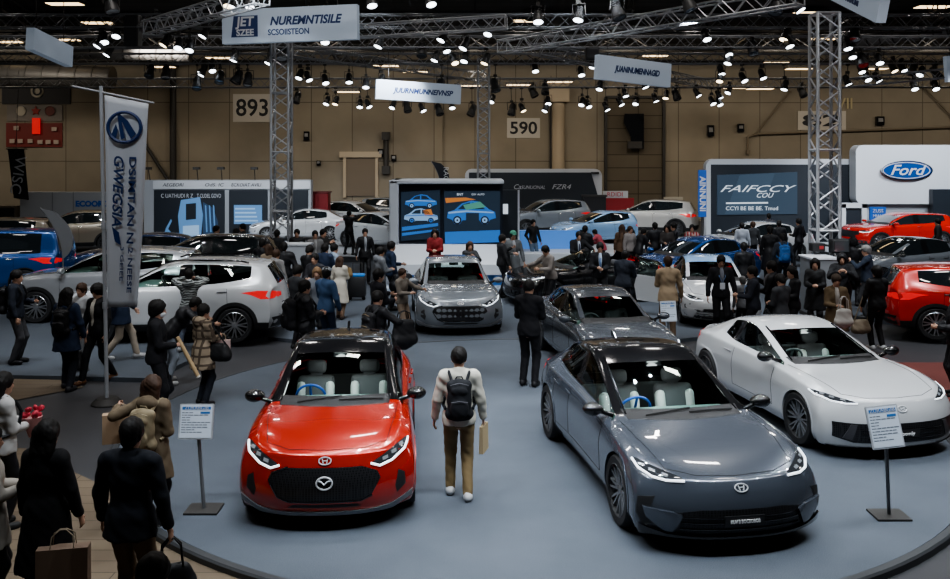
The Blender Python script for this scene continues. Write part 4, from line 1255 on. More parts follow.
def brick_mat(name, c1, c2, mortar, bw, rh, ms, rough=.85, axis='XZ', sq=0.0):
    m = mat(name, c1, rough, spec=.2); nt = m.node_tree; b = nt.nodes['Principled BSDF']
    tc = nt.nodes.new('ShaderNodeTexCoord'); mp = nt.nodes.new('ShaderNodeMapping'); br = nt.nodes.new('ShaderNodeTexBrick')
    if axis == 'XZ': mp.inputs['Rotation'].default_value = (-PI/2, 0, 0)
    if axis == 'YZ': mp.inputs['Rotation'].default_value = (-PI/2, 0, -PI/2)
    br.offset = sq; br.inputs['Color1'].default_value = (*c1, 1); br.inputs['Color2'].default_value = (*c2, 1); br.inputs['Mortar'].default_value = (*mortar, 1)
    br.inputs['Scale'].default_value = 1; br.inputs['Brick Width'].default_value = bw; br.inputs['Row Height'].default_value = rh; br.inputs['Mortar Size'].default_value = ms
    nz = nt.nodes.new('ShaderNodeTexNoise'); nz.inputs['Scale'].default_value = .35; nz.inputs['Detail'].default_value = 5
    mx = nt.nodes.new('ShaderNodeMix'); mx.data_type = 'RGBA'; mx.blend_type = 'MULTIPLY'; mx.inputs[0].default_value = .5
    nt.links.new(tc.outputs['Object'], mp.inputs[0]); nt.links.new(mp.outputs[0], br.inputs['Vector']); nt.links.new(tc.outputs['Object'], nz.inputs['Vector'])
    nt.links.new(br.outputs['Color'], mx.inputs[6]); nt.links.new(nz.outputs['Fac'], mx.inputs[7]); nt.links.new(mx.outputs[2], b.inputs['Base Color'])
    return m
M_carpet = floor_mat('show carpet', (.038, .047, .060), (.135, .156, .186), .9, .8, 110.0)
M_deck = floor_mat('deck carpet', (.045, .054, .067), (.105, .12, .142), .8)
M_darkfloor = floor_mat('dark hall floor', (.035, .036, .040), (.07, .07, .075), .6, .5)
M_redcarpet = floor_mat('red carpet', (.10, .03, .028), (.19, .06, .05), 1.2)
M_wood = brick_mat('light plank floor', (.21, .165, .115), (.18, .14, .10), (.07, .055, .04), 2.4, .24, .006, .55, 'XY', .4)
M_rim = mat('stage rim', (.035, .038, .042), .5)
M_wall = brick_mat('beige wall panels', (.36, .315, .245), (.325, .285, .225), (.16, .135, .105), 2.5, 3.6, .025)
M_wall2 = brick_mat('side wall panels', (.36, .30, .22), (.33, .27, .20), (.19, .15, .11), 2.5, 3.6, .025, .85, 'YZ')
M_ceil = brick_mat('dark roof sheets', (.085, .08, .075), (.07, .066, .062), (.03, .03, .03), 6, 1.2, .05, .9, 'XY')
M_alu = mat('truss aluminium', (.40, .41, .43), .4, .35)
M_aludark = mat('grey truss steel', (.17, .175, .185), .5, .3)
M_steel = mat('dark roof steel', (.045, .043, .041), .6, .3)
M_white = mat('white panel', (.55, .57, .60), .5)
M_lightgrey = mat('light grey panel', (.36, .38, .41), .5)
M_dkpanel = mat('dark slate panel', (.018, .024, .033), .45)
M_navy = mat('navy ink', (.008, .03, .12), .5)
M_ink = mat('black ink', (.012, .012, .015), .6)
M_blue = mat('booth blue', (.02, .11, .42), .4)
GZ = -.08
def quad(bm, pts): bm.faces.new([bm.verts.new(p) for p in pts])

bm = bm_new(); box(bm, (0, 26, GZ-.1), (84, 76, .2)); struct('floor', bm, M_darkfloor)
WB = 55.0
bm = bm_new(); box(bm, (-22, WB+.25, 5), (40, .5, 11)); struct('wall_back', bm, M_wall)
bm = bm_new(); box(bm, (20, WB+.55, 5), (44.5, .5, 11)); struct('wall_back_right', bm, M_wall)
bm = bm_new(); box(bm, (-42, 26, 5), (.5, 76, 11)); struct('wall_left', bm, M_wall2)
bm = bm_new(); box(bm, (42, 26, 5), (.5, 76, 11)); struct('wall_right', bm, M_wall2)
bm = bm_new(); box(bm, (0, 26, 10.6), (84, 76, .3)); struct('ceiling', bm, M_ceil)

# plank floor in the near left corner
bm = bm_new()
v = [(-14, 2, GZ), (.4, 2, GZ), (-1.0, 8.2, GZ), (-4.6, 10.8, GZ), (-6.0, 12.0, GZ), (-14, 12.6, GZ)]
a = [bm.verts.new((p[0], p[1], GZ+.012)) for p in v]; b = [bm.verts.new((p[0], p[1], GZ-.03)) for p in v]
bm.faces.new(a)
for i in range(len(v)): bm.faces.new((a[i], b[i], b[(i+1) % len(v)], a[(i+1) % len(v)]))
o = struct('floor_planks', bm, M_wood)
bm = bm_new()
v = [(-14, 14.1), (-7.6, 14.1), (-6.6, 15.2), (-8.3, 16.6), (-14, 16.6)]
a = [bm.verts.new((p[0], p[1], GZ+.012)) for p in v]; bm.faces.new(a); struct('floor_planks_rear', bm, M_wood)
# round display stage
DC, DR = Vector((.8, 13.2, 0)), 5.75
bm = bm_new(); lathe(bm, [(0, 0), (DR-.10, 0), (DR-.10, -.01)], 128, 'Z', DC); struct('floor_stage', bm, M_carpet, math.radians(40))
bm = bm_new(); lathe(bm, [(DR-.10, -.01), (DR-.09, .006), (DR-.02, .004), (DR, -.015), (DR, GZ-.05)], 128, 'Z', DC); struct('trim_stage_rim', bm, M_rim, math.radians(40))
# rear decks that carry the other cars
def deck(name, pts, z, m, th=.3):
    bm = bm_new(); a = [bm.verts.new((p[0], p[1], z)) for p in pts]; b = [bm.verts.new((p[0], p[1], z-th)) for p in pts]; n = len(pts)
    f = bm.faces.new(a); 
    for i in range(n): bm.faces.new((a[i], b[i], b[(i+1) % n], a[(i+1) % n]))
    bmesh.ops.recalc_face_normals(bm, faces=bm.faces); 
    return struct(name, bm, m)
arc = [(.2+9.5*math.cos(math.radians(a)), 27.2+9.2*math.sin(math.radians(a))) for a in range(205, 336, 6)]
deck('floor_rear_deck', [(-41, 44), (-41, 17.0), (-9.5, 15.9), (-5.6, 15.55), (-5.2, 18.2)]+[p for p in arc if p[0] > -5.1]+[(9.6, 21), (11.5, 18.0), (41, 16.6), (41, 44)], -.004, M_deck)
deck('floor_red_carpet', [(7.2, 12.2), (14, 12.2), (14, 16.3), (10.5, 17.0), (6.2, 17.0)], GZ+.02, M_redcarpet, .05)

# ---- wall furniture
def wallpanel(parent, name, x0, y0, x1, y1, Y, m, th=.06, r=0.0, off=0.0):
    """upright panel from photo corners at depth Y; front face at Y-off"""
    a, b = P(x0, y1, Y), P(x1, y0, Y); bm = bm_new()
    if r > 0:
        M = Matrix(((1, 0, 0, 0), (0, 0, -1, Y-off+th), (0, 1, 0, 0), (0, 0, 0, 1)))
        prism(bm, rrect(a.x, a.z, b.x, b.z, r), th, M)
    else: box(bm, ((a.x+b.x)/2, Y-off+th/2, (a.z+b.z)/2), (b.x-a.x, th, b.z-a.z))
    o = obj(name, bm, m, parent); return o
def tag_sign(name, label, cat, px, py, Y, group=None):
    p = P(px, py, Y); t = thing(name, label, cat, p, 0, group); return t
def adopt(t, *os):
    for o in os:
        o.parent = t; o.matrix_parent_inverse = Matrix.Identity(4)
        if o.data and o.type == 'MESH': o.data.transform(Matrix.Translation(-t.location))
def ptext(t, name, body, cx, cy, hpx, Y, m, wpx=None, **k):
    """lettering on a wall-facing panel, size by pixels at depth Y"""
    c = P(cx, cy, Y); sc = Y/FPX
    o = text(name, body, hpx*1.38*sc, wallM(c, (1, 0, 0)), m, None, width=wpx*sc if wpx else None, **k); adopt(t, o); return o
def number_board(label, s, x0, y0, x1, y1, Y):
    t = tag_sign('number_board', label, 'number sign', (x0+x1)/2, (y0+y1)/2, Y)
    adopt(t, wallpanel(None, 'board', x0, y0, x1, y1, Y, mat('cream board', (.48, .45, .40), .7), .05))
    ptext(t, 'digits', s, (x0+x1)/2, (y0+y1)/2+.5, (y1-y0)*.62, Y-.012, M_ink, wpx=(x1-x0)*.82, bold=.02)
number_board('white wall board with the black number 893', '893', 233, 94, 272, 122, WB-.06)
number_board('small cream wall board with the black number 590', '590', 507, 118, 540, 138, WB+.24)
number_board('white wall board behind the right truss tower with the number 82', '82', 798, 111, 846, 130, WB+.24)
t = tag_sign('wall_letters', 'pale letters fixed on the wall above the right number board', 'letters', 845, 105, WB+.15)
ptext(t, 'letters', 'VII', 845, 104, 11, WB+.2, mat('pale letters', (.42, .36, .22), .7), bold=.01)
# service door, roller door, pipes
bm = bm_new(); a, b = P(345, 196, WB), P(377, 157, WB)
box(bm, ((a.x+b.x)/2, WB-.05, (a.z+b.z)/2), (b.x-a.x, .12, b.z-a.z)); d1 = struct('door_1', bm, mat('dull brown door', (.17, .135, .10), .7))
bm = bm_new()
for x in (a.x, b.x): box(bm, (x, WB-.10, (a.z+b.z)/2), (.18, .22, b.z-a.z+.2))
box(bm, ((a.x+b.x)/2, WB-.12, b.z+.15), (b.x-a.x+.6, .3, .35)); obj('door_frame', bm, mat('door frame paint', (.42, .35, .26), .7), d1)
bm = bm_new(); a, b = P(606, 215, WB), P(664, 97, WB)
box(bm, ((a.x+b.x)/2, WB+.22, (a.z+b.z)/2), (b.x-a.x, .2, b.z-a.z)); d2 = struct('door_2', bm, brick_mat('roller door', (.17, .145, .11), (.16, .135, .10), (.08, .065, .05), 5, .8, .03))
bm = bm_new()
for x in (a.x, b.x): box(bm, (x, WB+.12, (a.z+b.z)/2), (.16, .3, b.z-a.z))
box(bm, ((a.x+b.x)/2, WB+.12, b.z), (b.x-a.x, .3, .16)); obj('door_frame', bm, M_steel, d2)
def pipe_thing(name, label, cat, pts, r, m):
    t = thing(name, label, cat, Vector(pts[0])); bm = bm_new(); tube(bm, [Vector(p)-Vector(pts[0]) for p in pts], r, 8); 
    o = obj('pipe_run', bm, m, t, 1.0)
    for p in pts[::max(1, len(pts)-1)]:
        bm = bm_new(); box(bm, Vector(p)-Vector(pts[0]), (r*3, r*3, r*3)); obj('pipe_bracket', bm, m, t)
    return t
wz = WB-.22
pipe_thing('wall_pipe', 'thick dark downpipe on the left wall beside the 893 board', 'pipe', [P(173, 206, wz), P(173, 62, wz)], .20, M_steel)
pipe_thing('wall_pipe', 'broad beige downpipe right of the 590 board', 'pipe', [P(558, 205, wz+.3), P(558, 92, wz+.3)], .42, mat('beige pipe', (.40, .33, .24), .7))
pipe_thing('wall_pipe', 'slim dark downpipe just left of the broad beige one', 'pipe', [P(551, 205, wz+.3), P(551, 92, wz+.3)], .09, M_steel)
pipe_thing('wall_pipe', 'thin conduit running level along the right wall', 'pipe', [P(748, 152, wz+.35), P(748, 137, wz+.35), P(756, 134, wz+.35), P(960, 127, wz+.35)], .07, mat('conduit brown', (.17, .14, .10), .7))
pipe_thing('wall_brace', 'diagonal steel brace on the wall left of the dark downpipe', 'brace', [P(173, 188, wz), P(128, 118, wz)], .10, M_steel)
pipe_thing('wall_brace', 'diagonal cable dropping along the right wall to the conduit', 'cable', [P(790, 92, wz+.35), P(756, 134, wz+.35)], .05, mat('conduit brown', (.17, .14, .10), .7))
pipe_thing('wall_brace', 'diagonal cable on the wall at the far right edge', 'cable', [P(925, 88, wz+.35), P(962, 128, wz+.35)], .05, mat('conduit brown', (.17, .14, .10), .7))
pipe_thing('wall_pipe', 'short dark standpipe beside the brown service door', 'pipe', [P(386, 170, wz), P(386, 136, wz)], .16, M_steel)
def wall_box(label, px, py, Y, w, h):
    t = tag_sign('wall_box', label, 'wall box', px, py, Y); bm = bm_new(); box(bm, (0, -.1, 0), (w, .25, h), bev=.03); obj('casing', bm, M_black, t)
    bm = bm_new(); box(bm, (0, -.24, h*.1), (w*.6, .03, h*.4)); obj('cover', bm, mat('grey cover', (.2, .2, .2), .5), t)
for px, py, w, h, lb in ((307, 136, .35, .55, 'small black wall box below the 893 board'), (710, 131, .4, .7, 'black wall box on the right wall, first from the roller door'), (740, 128, .4, .5, 'black wall box on the right wall, between conduit and first box'),
                         (879, 121, .5, .55, 'black framed wall box high above the white sign panel'), (381, 153, .35, .5, 'black wall box right of the brown service door'), (394, 158, .3, .4, 'tiny black wall box beside the standpipe'), (319, 163, .25, .3, 'tiny black wall box low on the wall left of the service door')):
    wall_box(lb, px, py, WB-.02+(.3 if px > 440 else 0), w, h)
t = tag_sign('wall_screen', 'large black angular screen mounted on the roller door', 'screen', 633, 131, WB-.1)
bm = bm_new(); Ma = Matrix(((1, 0, 0, 0), (0, 0, -1, 0), (0, 1, 0, 0), (0, 0, 0, 1)))
k = WB/FPX; prism(bm, [(-3*k, -18*k), (10*k, -18*k), (10*k, 17*k), (-9*k, 17*k), (-10*k, 8*k), (-3*k, -6*k)], .3, Ma); obj('cabinet', bm, M_black, t)
bm = bm_new(); box(bm, (1*k, -.25, -14*k), (14*k, .3, 7*k)); obj('bracket', bm, M_steel, t)

# left wall scoreboard group
t = tag_sign('wall_board', 'black wall board with a round white emblem in the top left', 'board', 36, 91, WB-.1)
adopt(t, wallpanel(None, 'board', 2, 81, 70, 104, WB-.1, M_ink, .1))
bm = bm_new(); lathe(bm, [(0, 0), (.40, 0), (.40, -.04)], 24, 'Y', P(37, 91, WB-.14)); o = obj('emblem', bm, mat('emblem cream', (.5, .46, .38), .7)); adopt(t, o)
bm = bm_new(); lathe(bm, [(.18, 0), (.28, 0), (.28, -.02), (.18, -.02)], 24, 'Y', P(37, 91, WB-.19)); o = obj('emblem_ring', bm, M_ink); adopt(t, o)
t = tag_sign('wall_board', 'grey wall board with two round clocks and a red star between them', 'board', 34, 113, WB-.1)
adopt(t, wallpanel(None, 'board', 7, 105, 62, 121, WB-.1, mat('grey board', (.22, .20, .18), .7), .1))
for px, m in ((21, mat('dial cream', (.5, .46, .38), .7)), (50, mat('dial red', (.16, .045, .035), .6))):
    bm = bm_new(); lathe(bm, [(0, 0), (.28, 0), (.30, -.03)], 20, 'Y', P(px, 111, WB-.15)); o = obj('dial', bm, m); adopt(t, o)
bm = bm_new(); q = [(.30*(1 if i % 2 == 0 else .45)*math.sin(PI*i/5), .30*(1 if i % 2 == 0 else .45)*math.cos(PI*i/5)) for i in range(10)]
c = P(36, 111, WB-.12); prism(bm, q, .05, Matrix.Translation(c) @ Ma); o = obj('star', bm, mat('star red', (.3, .03, .02), .6)); adopt(t, o)
t = tag_sign('wall_board', 'dark red wall board with small pale pictures below the clocks', 'board', 34, 134, WB-.1)
adopt(t, wallpanel(None, 'board', 6, 123, 62, 147, WB-.1, mat('board red', (.16, .022, .018), .6), .12))
adopt(t, wallpanel(None, 'red_light', 32, 118, 40, 134, WB-.25, mat('red light', (.5, .01, .01), .5, emit=(1, .03, .03), estr=.3), .05))
for i, (px, py) in enumerate(((16, 128), (54, 129), (12, 141), (20, 141), (30, 141), (40, 142), (48, 142), (56, 142))):
    adopt(t, wallpanel(None, 'small_picture', px-2.5, py-2, px+2.5, py+2, WB-.24, mat('picture pale', (.40, .32, .27), .7), .03))
# hanging dark banner on the left wall
t = tag_sign('hanging_banner', 'black hanging banner with white script on the left wall', 'banner', 18, 175, 45)
bm = bm_new(); k = 45/FPX; prism(bm, [(-4*k, -23*k), (11*k, -25*k), (6*k, 26*k), (-10*k, 26*k)], .03, Ma); obj('cloth', bm, M_ink, t)
me = text_mesh('WISC', .78, extrude=.002); me.transform(Matrix.Translation((.0, -.05, 0)) @ wallM((0, 0, 0), (-.15, 0, -1), (1, 0, -.15))); link('script', me, M_white, t)
bm = bm_new(); tube(bm, [(-.6, 0, 26*k), (.45, 0, 26*k)], .03, 8); tube(bm, [(-.1, 0, 26*k), (-.1, .3, 5.5)], .012, 6); obj('hanger', bm, M_steel, t)
def feather_flag(label, px, y0, y1, Y, w, m, lean=.0, txt=None):
    a = P(px, y1, Y); H = P(px, y0, Y).z-a.z; z0 = a.z
    t = thing('feather_flag', label, 'flag', (a.x, Y, 0)); bm = bm_new()
    q = []; N = 14
    def cx(u): return lean*u*u
    L = [(cx(i/N)-.0, z0+H*i/N) for i in range(N+1)]; R = [(cx(i/N)+w*(math.sin(PI*(.18+.82*(1-i/N)))**.7 if i < N else 0), z0+H*i/N*.99) for i in range(N+1)]
    prism(bm, L+R[::-1], .02, Ma); bmesh.ops.recalc_face_normals(bm, faces=bm.faces); obj('cloth', bm, m, t)
    bm = bm_new(); tube(bm, [(0, 0, -.0), (0, 0, z0)]+[(p[0], 0, p[1]) for p in L], .022, 8); obj('mast', bm, M_aludark, t, 1.0)
    bm = bm_new(); box(bm, (0, 0, .03), (.45, .45, .06), bev=.01); obj('base_plate', bm, M_steel, t)
    if txt:
        me = text_mesh(txt, .36, extrude=.002); me.transform(wallM((w*.45, -.05, z0+H*.5), (0, 0, -1), (1, 0, 0))); link('script', me, M_white, t)
    return t
feather_flag('grey leaf-shaped feather flag standing between the parked cars on the left', 63, 208, 259, 23.3, .40, mat('grey flag cloth', (.17, .175, .185), .8), -.58)
feather_flag('dark feather flag with white script behind the screen stand', 441, 161, 190, 46, .55, mat('dark flag', (.018, .02, .03), .8), -.5, 'RACE')

# ---------------------------------------------------------------- trusses
def truss(label, a, b, w=.42, r=.028, name='lighting_truss', m=None, step=None, group=None):
    a, b = Vector(a), Vector(b); L = (b-a).length; d = (b-a).normalized()
    u = Vector((0, 0, 1)) if abs(d.z) < .9 else Vector((1, 0, 0)); v = d.cross(u).normalized(); u = v.cross(d).normalized()
    t = thing(name, label, 'truss', a, 0, group); m = m or M_aludark
    cs = [(u*sx+v*sy)*w/2 for sx, sy in ((1, 1), (1, -1), (-1, -1), (-1, 1))]
    for c in cs:
        bm = bm_new(); tube(bm, [c, c+d*L], r, 8); obj('chord', bm, m, t, 1.0)
    bm = bm_new(); st = step or w; n = max(2, round(L/st)); 
    for k in range(4):
        c0, c1 = cs[k], cs[(k+1) % 4]
        for i in range(n):
            p, q = (c0, c1) if i % 2 == 0 else (c1, c0)
            tube(bm, [p+d*L*i/n, q+d*L*(i+1)/n], r*.55, 5, caps=False)
    for c0, c1 in zip(cs, cs[1:]+cs[:1]):
        for e in (0, L): tube(bm, [c0+d*e, c1+d*e], r*.7, 6)
    obj('lacing', bm, m, t, 1.0); return t
def tower(label, px, w, Y, z0, z1, m):
    x = (px-475)/FPX*Y
    t = truss(label, (x, Y, z0), (x, Y, z1), w, .045, 'truss_tower', m, step=w*.72)
    bm = bm_new(); box(bm, (0, 0, .03), (w+.3, w+.3, .06)); obj('base_plate', bm, M_steel, t)
    n = int((z1-z0)/2)
    for i in range(1, n):
        bm = bm_new(); 
        for s in (1, -1): tube(bm, [(-w/2, s*w/2, i*2), (w/2, s*w/2, i*2)], .035, 6); tube(bm, [(s*w/2, -w/2, i*2), (s*w/2, w/2, i*2)], .035, 6)
        obj('joint_frame', bm, m, t, 1.0)
    return t
tower('tall aluminium truss tower left of centre under the biggest banner', 281.5, .58, 30.5, 0, 8.0, M_alu)
tower('slim aluminium truss tower behind the screen stand', 483.5, .50, 40, 0, 8.2, M_alu)
tower('broad aluminium truss tower standing in front of the white oval-logo panel', 824.5, .54, 22.5, 0, 7.4, M_alu)
bands = [(26.0, 8.9), (31.0, 8.5), (35.0, 8.3), (39.0, 8.1), (45.0, 7.55)]
bl = ['nearest lighting truss row above the top edge', 'second lighting truss row, carrying the biggest banner', 'third lighting truss row across the hall', 'fourth lighting truss row across the hall', 'farthest lighting truss row in front of the back wall']
for (Y, Z), lb in zip(bands, bl):
    truss(lb, (-Y*.60, Y, Z), (Y*.60, Y, Z), .44, .030)
truss('diagonal truss climbing to the upper right from behind the middle tower', P(502, 47, 33.5), P(800, -4, 24.2), .46, .032, m=M_alu)
truss('long diagonal truss falling to the right from the left tower', P(290, 51, 35.2), P(482, 77, 46), .42, .030)
truss('diagonal truss passing behind the right white banner', P(536, 49, 34.4), P(716, 85.5, 49.5), .42, .030)
truss('diagonal truss in the upper left corner', P(150, 28, 30), P(262, -4, 24), .44, .032, m=M_alu)
truss('grey truss beam ending at the corner beside the middle tower', P(352, 32, 29), P(506, 22, 28), .40, .030, m=M_alu)
truss('truss beam on the far right leading to the frame edge', P(838, 84, 40), P(958, 72, 36), .36, .026)
# roof girders, ducts, hanging rods
for i, Y in enumerate((41, 47, 52.5)):
    truss(['nearest', 'middle', 'farthest'][i]+' dark roof girder under the ceiling', (-30, Y, 9.9), (30, Y, 9.9), .9, .05, 'roof_girder', M_steel, step=1.4)
for i, px in enumerate((40, 330, 610, 900)):
    x = (px-475)/FPX*50
    truss('dark roof girder running front to back, '+['leftmost', 'second from left', 'third from left', 'rightmost'][i]+' of the four', (x*.8, 36, 10.1), (x, 54, 10.1), .7, .045, 'roof_girder', M_steel, step=1.2)
def duct(label, a, b, r, m=None):
    t = thing('air_duct', label, 'duct', a); a, b = Vector(a), Vector(b); bm = bm_new(); d = b-a
    tube(bm, [d*0, d], r, 20); obj('duct_tube', bm, m or mat('duct grey', (.07, .068, .065), .5, .4), t, 1.0)
    bm = bm_new()
    for k in range(0, 9): p = d*(k/8); tube(bm, [p-d.normalized()*.04, p+d.normalized()*.04], r*1.05, 20)
    obj('duct_ring', bm, M_steel, t, 1.0)
    bm = bm_new()
    for k in (1, 4, 7): p = d*(k/8); tube(bm, [p+Vector((0, 0, r)), Vector((p.x, p.y, 10.5-a.z))], .02, 5)
    obj('hanger_rod', bm, M_steel, t)
duct('fat grey air duct along the upper left wall', P(-20, 74, 50), P(112, 78, 50), .62)
duct('pale air duct crossing under the ceiling on the right', P(858, 41, 44), P(965, 27, 40), .34, mat('pale duct', (.15, .15, .155), .5, .4))
duct('long air duct high in the middle of the roof', P(530, 12, 40), P(640, 30, 46), .40)
duct('air duct beside the hanging grey panel on the upper left', P(60, 52, 46), P(190, 56, 46), .32, mat('pale duct', (.15, .15, .155), .5, .4))
# cables slung between the trusses
rc = random.Random(5)
for i in range(0):
    bi = i % 4; Y0, Z0 = bands[bi]; Y1, Z1 = bands[bi+1]
    x0 = rc.uniform(-.5, .5)*Y0; x1 = x0*Y1/Y0+rc.uniform(-5, 5)
    a, b = Vector((x0, Y0, Z0+.2)), Vector((x1, Y1, Z1+.2)); sag = rc.uniform(.2, .7)
    bm = bm_new(); tube(bm, [a.lerp(b, k/12)-a-Vector((0, 0, sag*4*(k/12)*(1-k/12))) for k in range(13)], .022, 5)
    o = obj('slung_cable', bm, M_ink); o.location = a; tag(o, 'black cable slung between two lighting truss rows', 'cable', 'cables slung between the trusses')

# ceiling lamps
M_lamp = mat('warm lamp panel', (.8, .6, .35), .5, emit=(1, .72, .40), estr=2.4)
def ceil_lamp_proto():
    t = thing('ceiling_lamp', 'x', 'ceiling lamp', (0, 0, 0), 0, 'lit ceiling lamps')
    bm = bm_new(); box(bm, (0, 0, .07), (1.5, .75, .12)); 
    for s in (-1, 1): tube(bm, [(s*.5, 0, .1), (s*.5, 0, .35)], .015, 5)
    obj('lamp_casing', bm, M_steel, t)
    bm = bm_new(); box(bm, (0, 0, 0), (1.36, .6, .03)); obj('lit_panel', bm, M_lamp, t); return t
cl = None
for px, py in ((65, 4), (9, 42), (66, 40), (98, 23), (128, 59), (219, 58), (162, 67), (415, 72), (386, 66), (347, 92), (528, 21), (655, 56), (560, 82), (519, 85), (468, 86), (933, 7), (740, 36), (823, 39), (775, 63), (799, 69), (874, 69), (737, 88), (760, 89), (809, 13)):
    Y = min(6.4*900/(158-py), 50); p = P(px, py, Y)
    if cl is None: cl = ceil_lamp_proto(); cl.location = p; r = cl
    else: r = dup(cl, p)
    r['label'] = 'rectangular warm-lit lamp fixed up under the dark ceiling'

# ---------------------------------------------------------------- stage spotlights
M_spotlens = mat('lit spot lens', (.9, .95, 1), .3, emit=(.86, .93, 1), estr=5.0)
M_spotwarm = mat('warm spot lens', (1, .9, .7), .3, emit=(1, .82, .55), estr=4.0)
M_spotoff = mat('unlit spot lens', (.05, .055, .06), .1, coat=1)
def spot_proto(lensm, big=1.0):
    t = thing('stage_spotlight', 'x', 'spotlight', (0, 0, 0))
    h = bm_new(); lathe(h, [(.0, .26), (.09, .26), (.115, .20), (.12, .02), (.155, -.10), (.16, -.20), (.145, -.20)], 16, 'Z')
    for k in range(3): lathe(h, [(.118, .17-.05*k), (.132, .165-.05*k), (.118, .16-.05*k)], 16, 'Z')
    bmesh.ops.rotate(h, cent=(0, 0, 0), matrix=Matrix.Rotation(math.radians(-28), 3, 'X'), verts=h.verts[:])
    bmesh.ops.scale(h, vec=(big,)*3, verts=h.verts[:]); ho = obj('housing', h, M_plastic, t, math.radians(40))
    l = bm_new(); lathe(l, [(.0, -.185), (.10, -.187), (.145, -.19)], 16, 'Z'); bmesh.ops.rotate(l, cent=(0, 0, 0), matrix=Matrix.Rotation(math.radians(-28), 3, 'X'), verts=l.verts[:])
    for f in l.faces: f.normal_flip()
    bmesh.ops.scale(l, vec=(big,)*3, verts=l.verts[:]); obj('lens', l, lensm, ho, 1.0)
    y = bm_new(); tube(y, [(-.19*big, 0, 0), (-.19*big, 0, .30*big), (.19*big, 0, .30*big), (.19*big, 0, 0)], .016*big, 6); obj('yoke', y, M_steel, t, 1.0)
    return t
def spot_rod(z):
    bm = bm_new(); tube(bm, [(0, 0, .28), (0, 0, max(z, .4))], .018, 6); box(bm, (0, 0, max(z, .4)-.04), (.10, .16, .12)); return bm
LIT = '104,41 117,35 100,45 109,54 166,44 179,47 190,49 205,35 203,74 212,70 235,5 235,59 250,5 229,4 371,4 430,3 380,45 325,41 443,39 446,50 465,47 436,59 454,62 270,62 300,77 308,79 325,82 349,81 366,86 381,82 327,103 336,103 360,106 368,106 393,107 422,110 452,107 203,72 465,60 489,33 486,62 538,20 579,18 706,38 728,54 721,73 581,74 593,66 535,70 522,110 546,110 548,103 582,104 588,106 606,109 620,104 636,103 655,100 666,97 600,88 644,86 625,95 712,103 719,104 729,92 492,101 797,9 785,38 788,45 729,62 847,47 852,56 861,71 847,83 877,80 867,79 893,70 902,70 879,62 914,88 921,74 935,88 785,88 743,80 762,77 720,80 719,97 697,95'
DARK = '111,8 155,26 150,74 166,75 197,86 220,80 237,80 282,56 422,53 238,80 248,82 297,100 407,109 439,112 472,113 442,88 617,14 688,6 495,88 533,94 545,91 512,112 676,97 776,9 752,51 855,36 862,63 802,94 936,76 912,71'
prot = {}
n_lit = 0
for kind, s in (('lit', LIT), ('dark', DARK)):
    for i, q in enumerate(s.split()):
        px, py = map(float, q.split(',')); b = 0 if py < 25 else 1 if py < 50 else 2 if py < 66 else 3 if py < 91 else 4
        Y, Z = bands[b]; p = P(px, py, Y); p.z += .1
        kk = 'dark' if kind == 'dark' else ('warm' if i % 9 == 4 else 'lit')
        if kk not in prot: prot[kk] = r = spot_proto(dict(lit=M_spotlens, warm=M_spotwarm, dark=M_spotoff)[kk], 1.3 if kk == 'dark' else 1.0); r.location = p
        else: r = dup(prot[kk], p)
        # turn towards the floor below, some tilted to the side
        r.rotation_euler = (math.radians(random.uniform(-6, 6)), 0, random.choice((0, .5, -.5, .9, -.9, .2)))
        r['label'] = {'lit': 'black stage spotlight with a glowing white lens hung from the trusses', 'warm': 'black stage spotlight with a warm yellowish lens hung from the trusses', 'dark': 'larger unlit black stage spotlight hung from the trusses'}[kk]
        r['group'] = {'lit': 'white lit stage spotlights', 'warm': 'warm lit stage spotlights', 'dark': 'unlit stage spotlights'}[kk]
        o = obj('hanging_rod', spot_rod(Z-.2-p.z), M_steel, None); o.parent = r
# hanging speaker boxes
for lb, px, py, Y in (('black loudspeaker box hanging in the upper left of the rigging', 133, 31, 31), ('small black loudspeaker box hanging above the middle tower', 592, 54, 34.9)):
    t = thing('hanging_loudspeaker', lb, 'loudspeaker', P(px, py, Y)); bm = bm_new(); box(bm, (0, 0, 0), (.5, .45, 1.1 if px < 200 else .5), bev=.03); obj('cabinet', bm, M_plastic, t)
    bm = bm_new(); box(bm, (0, -.235, 0), (.42, .02, .95 if px < 200 else .4)); obj('front_grille', bm, M_ink, t)
    bm = bm_new()
    for s in (-1, 1): tube(bm, [(s*.18, 0, .2), (s*.18, 0, 8.6-P(px, py, Y).z)], .015, 5)
    obj('hanging_rod', bm, M_steel, t)

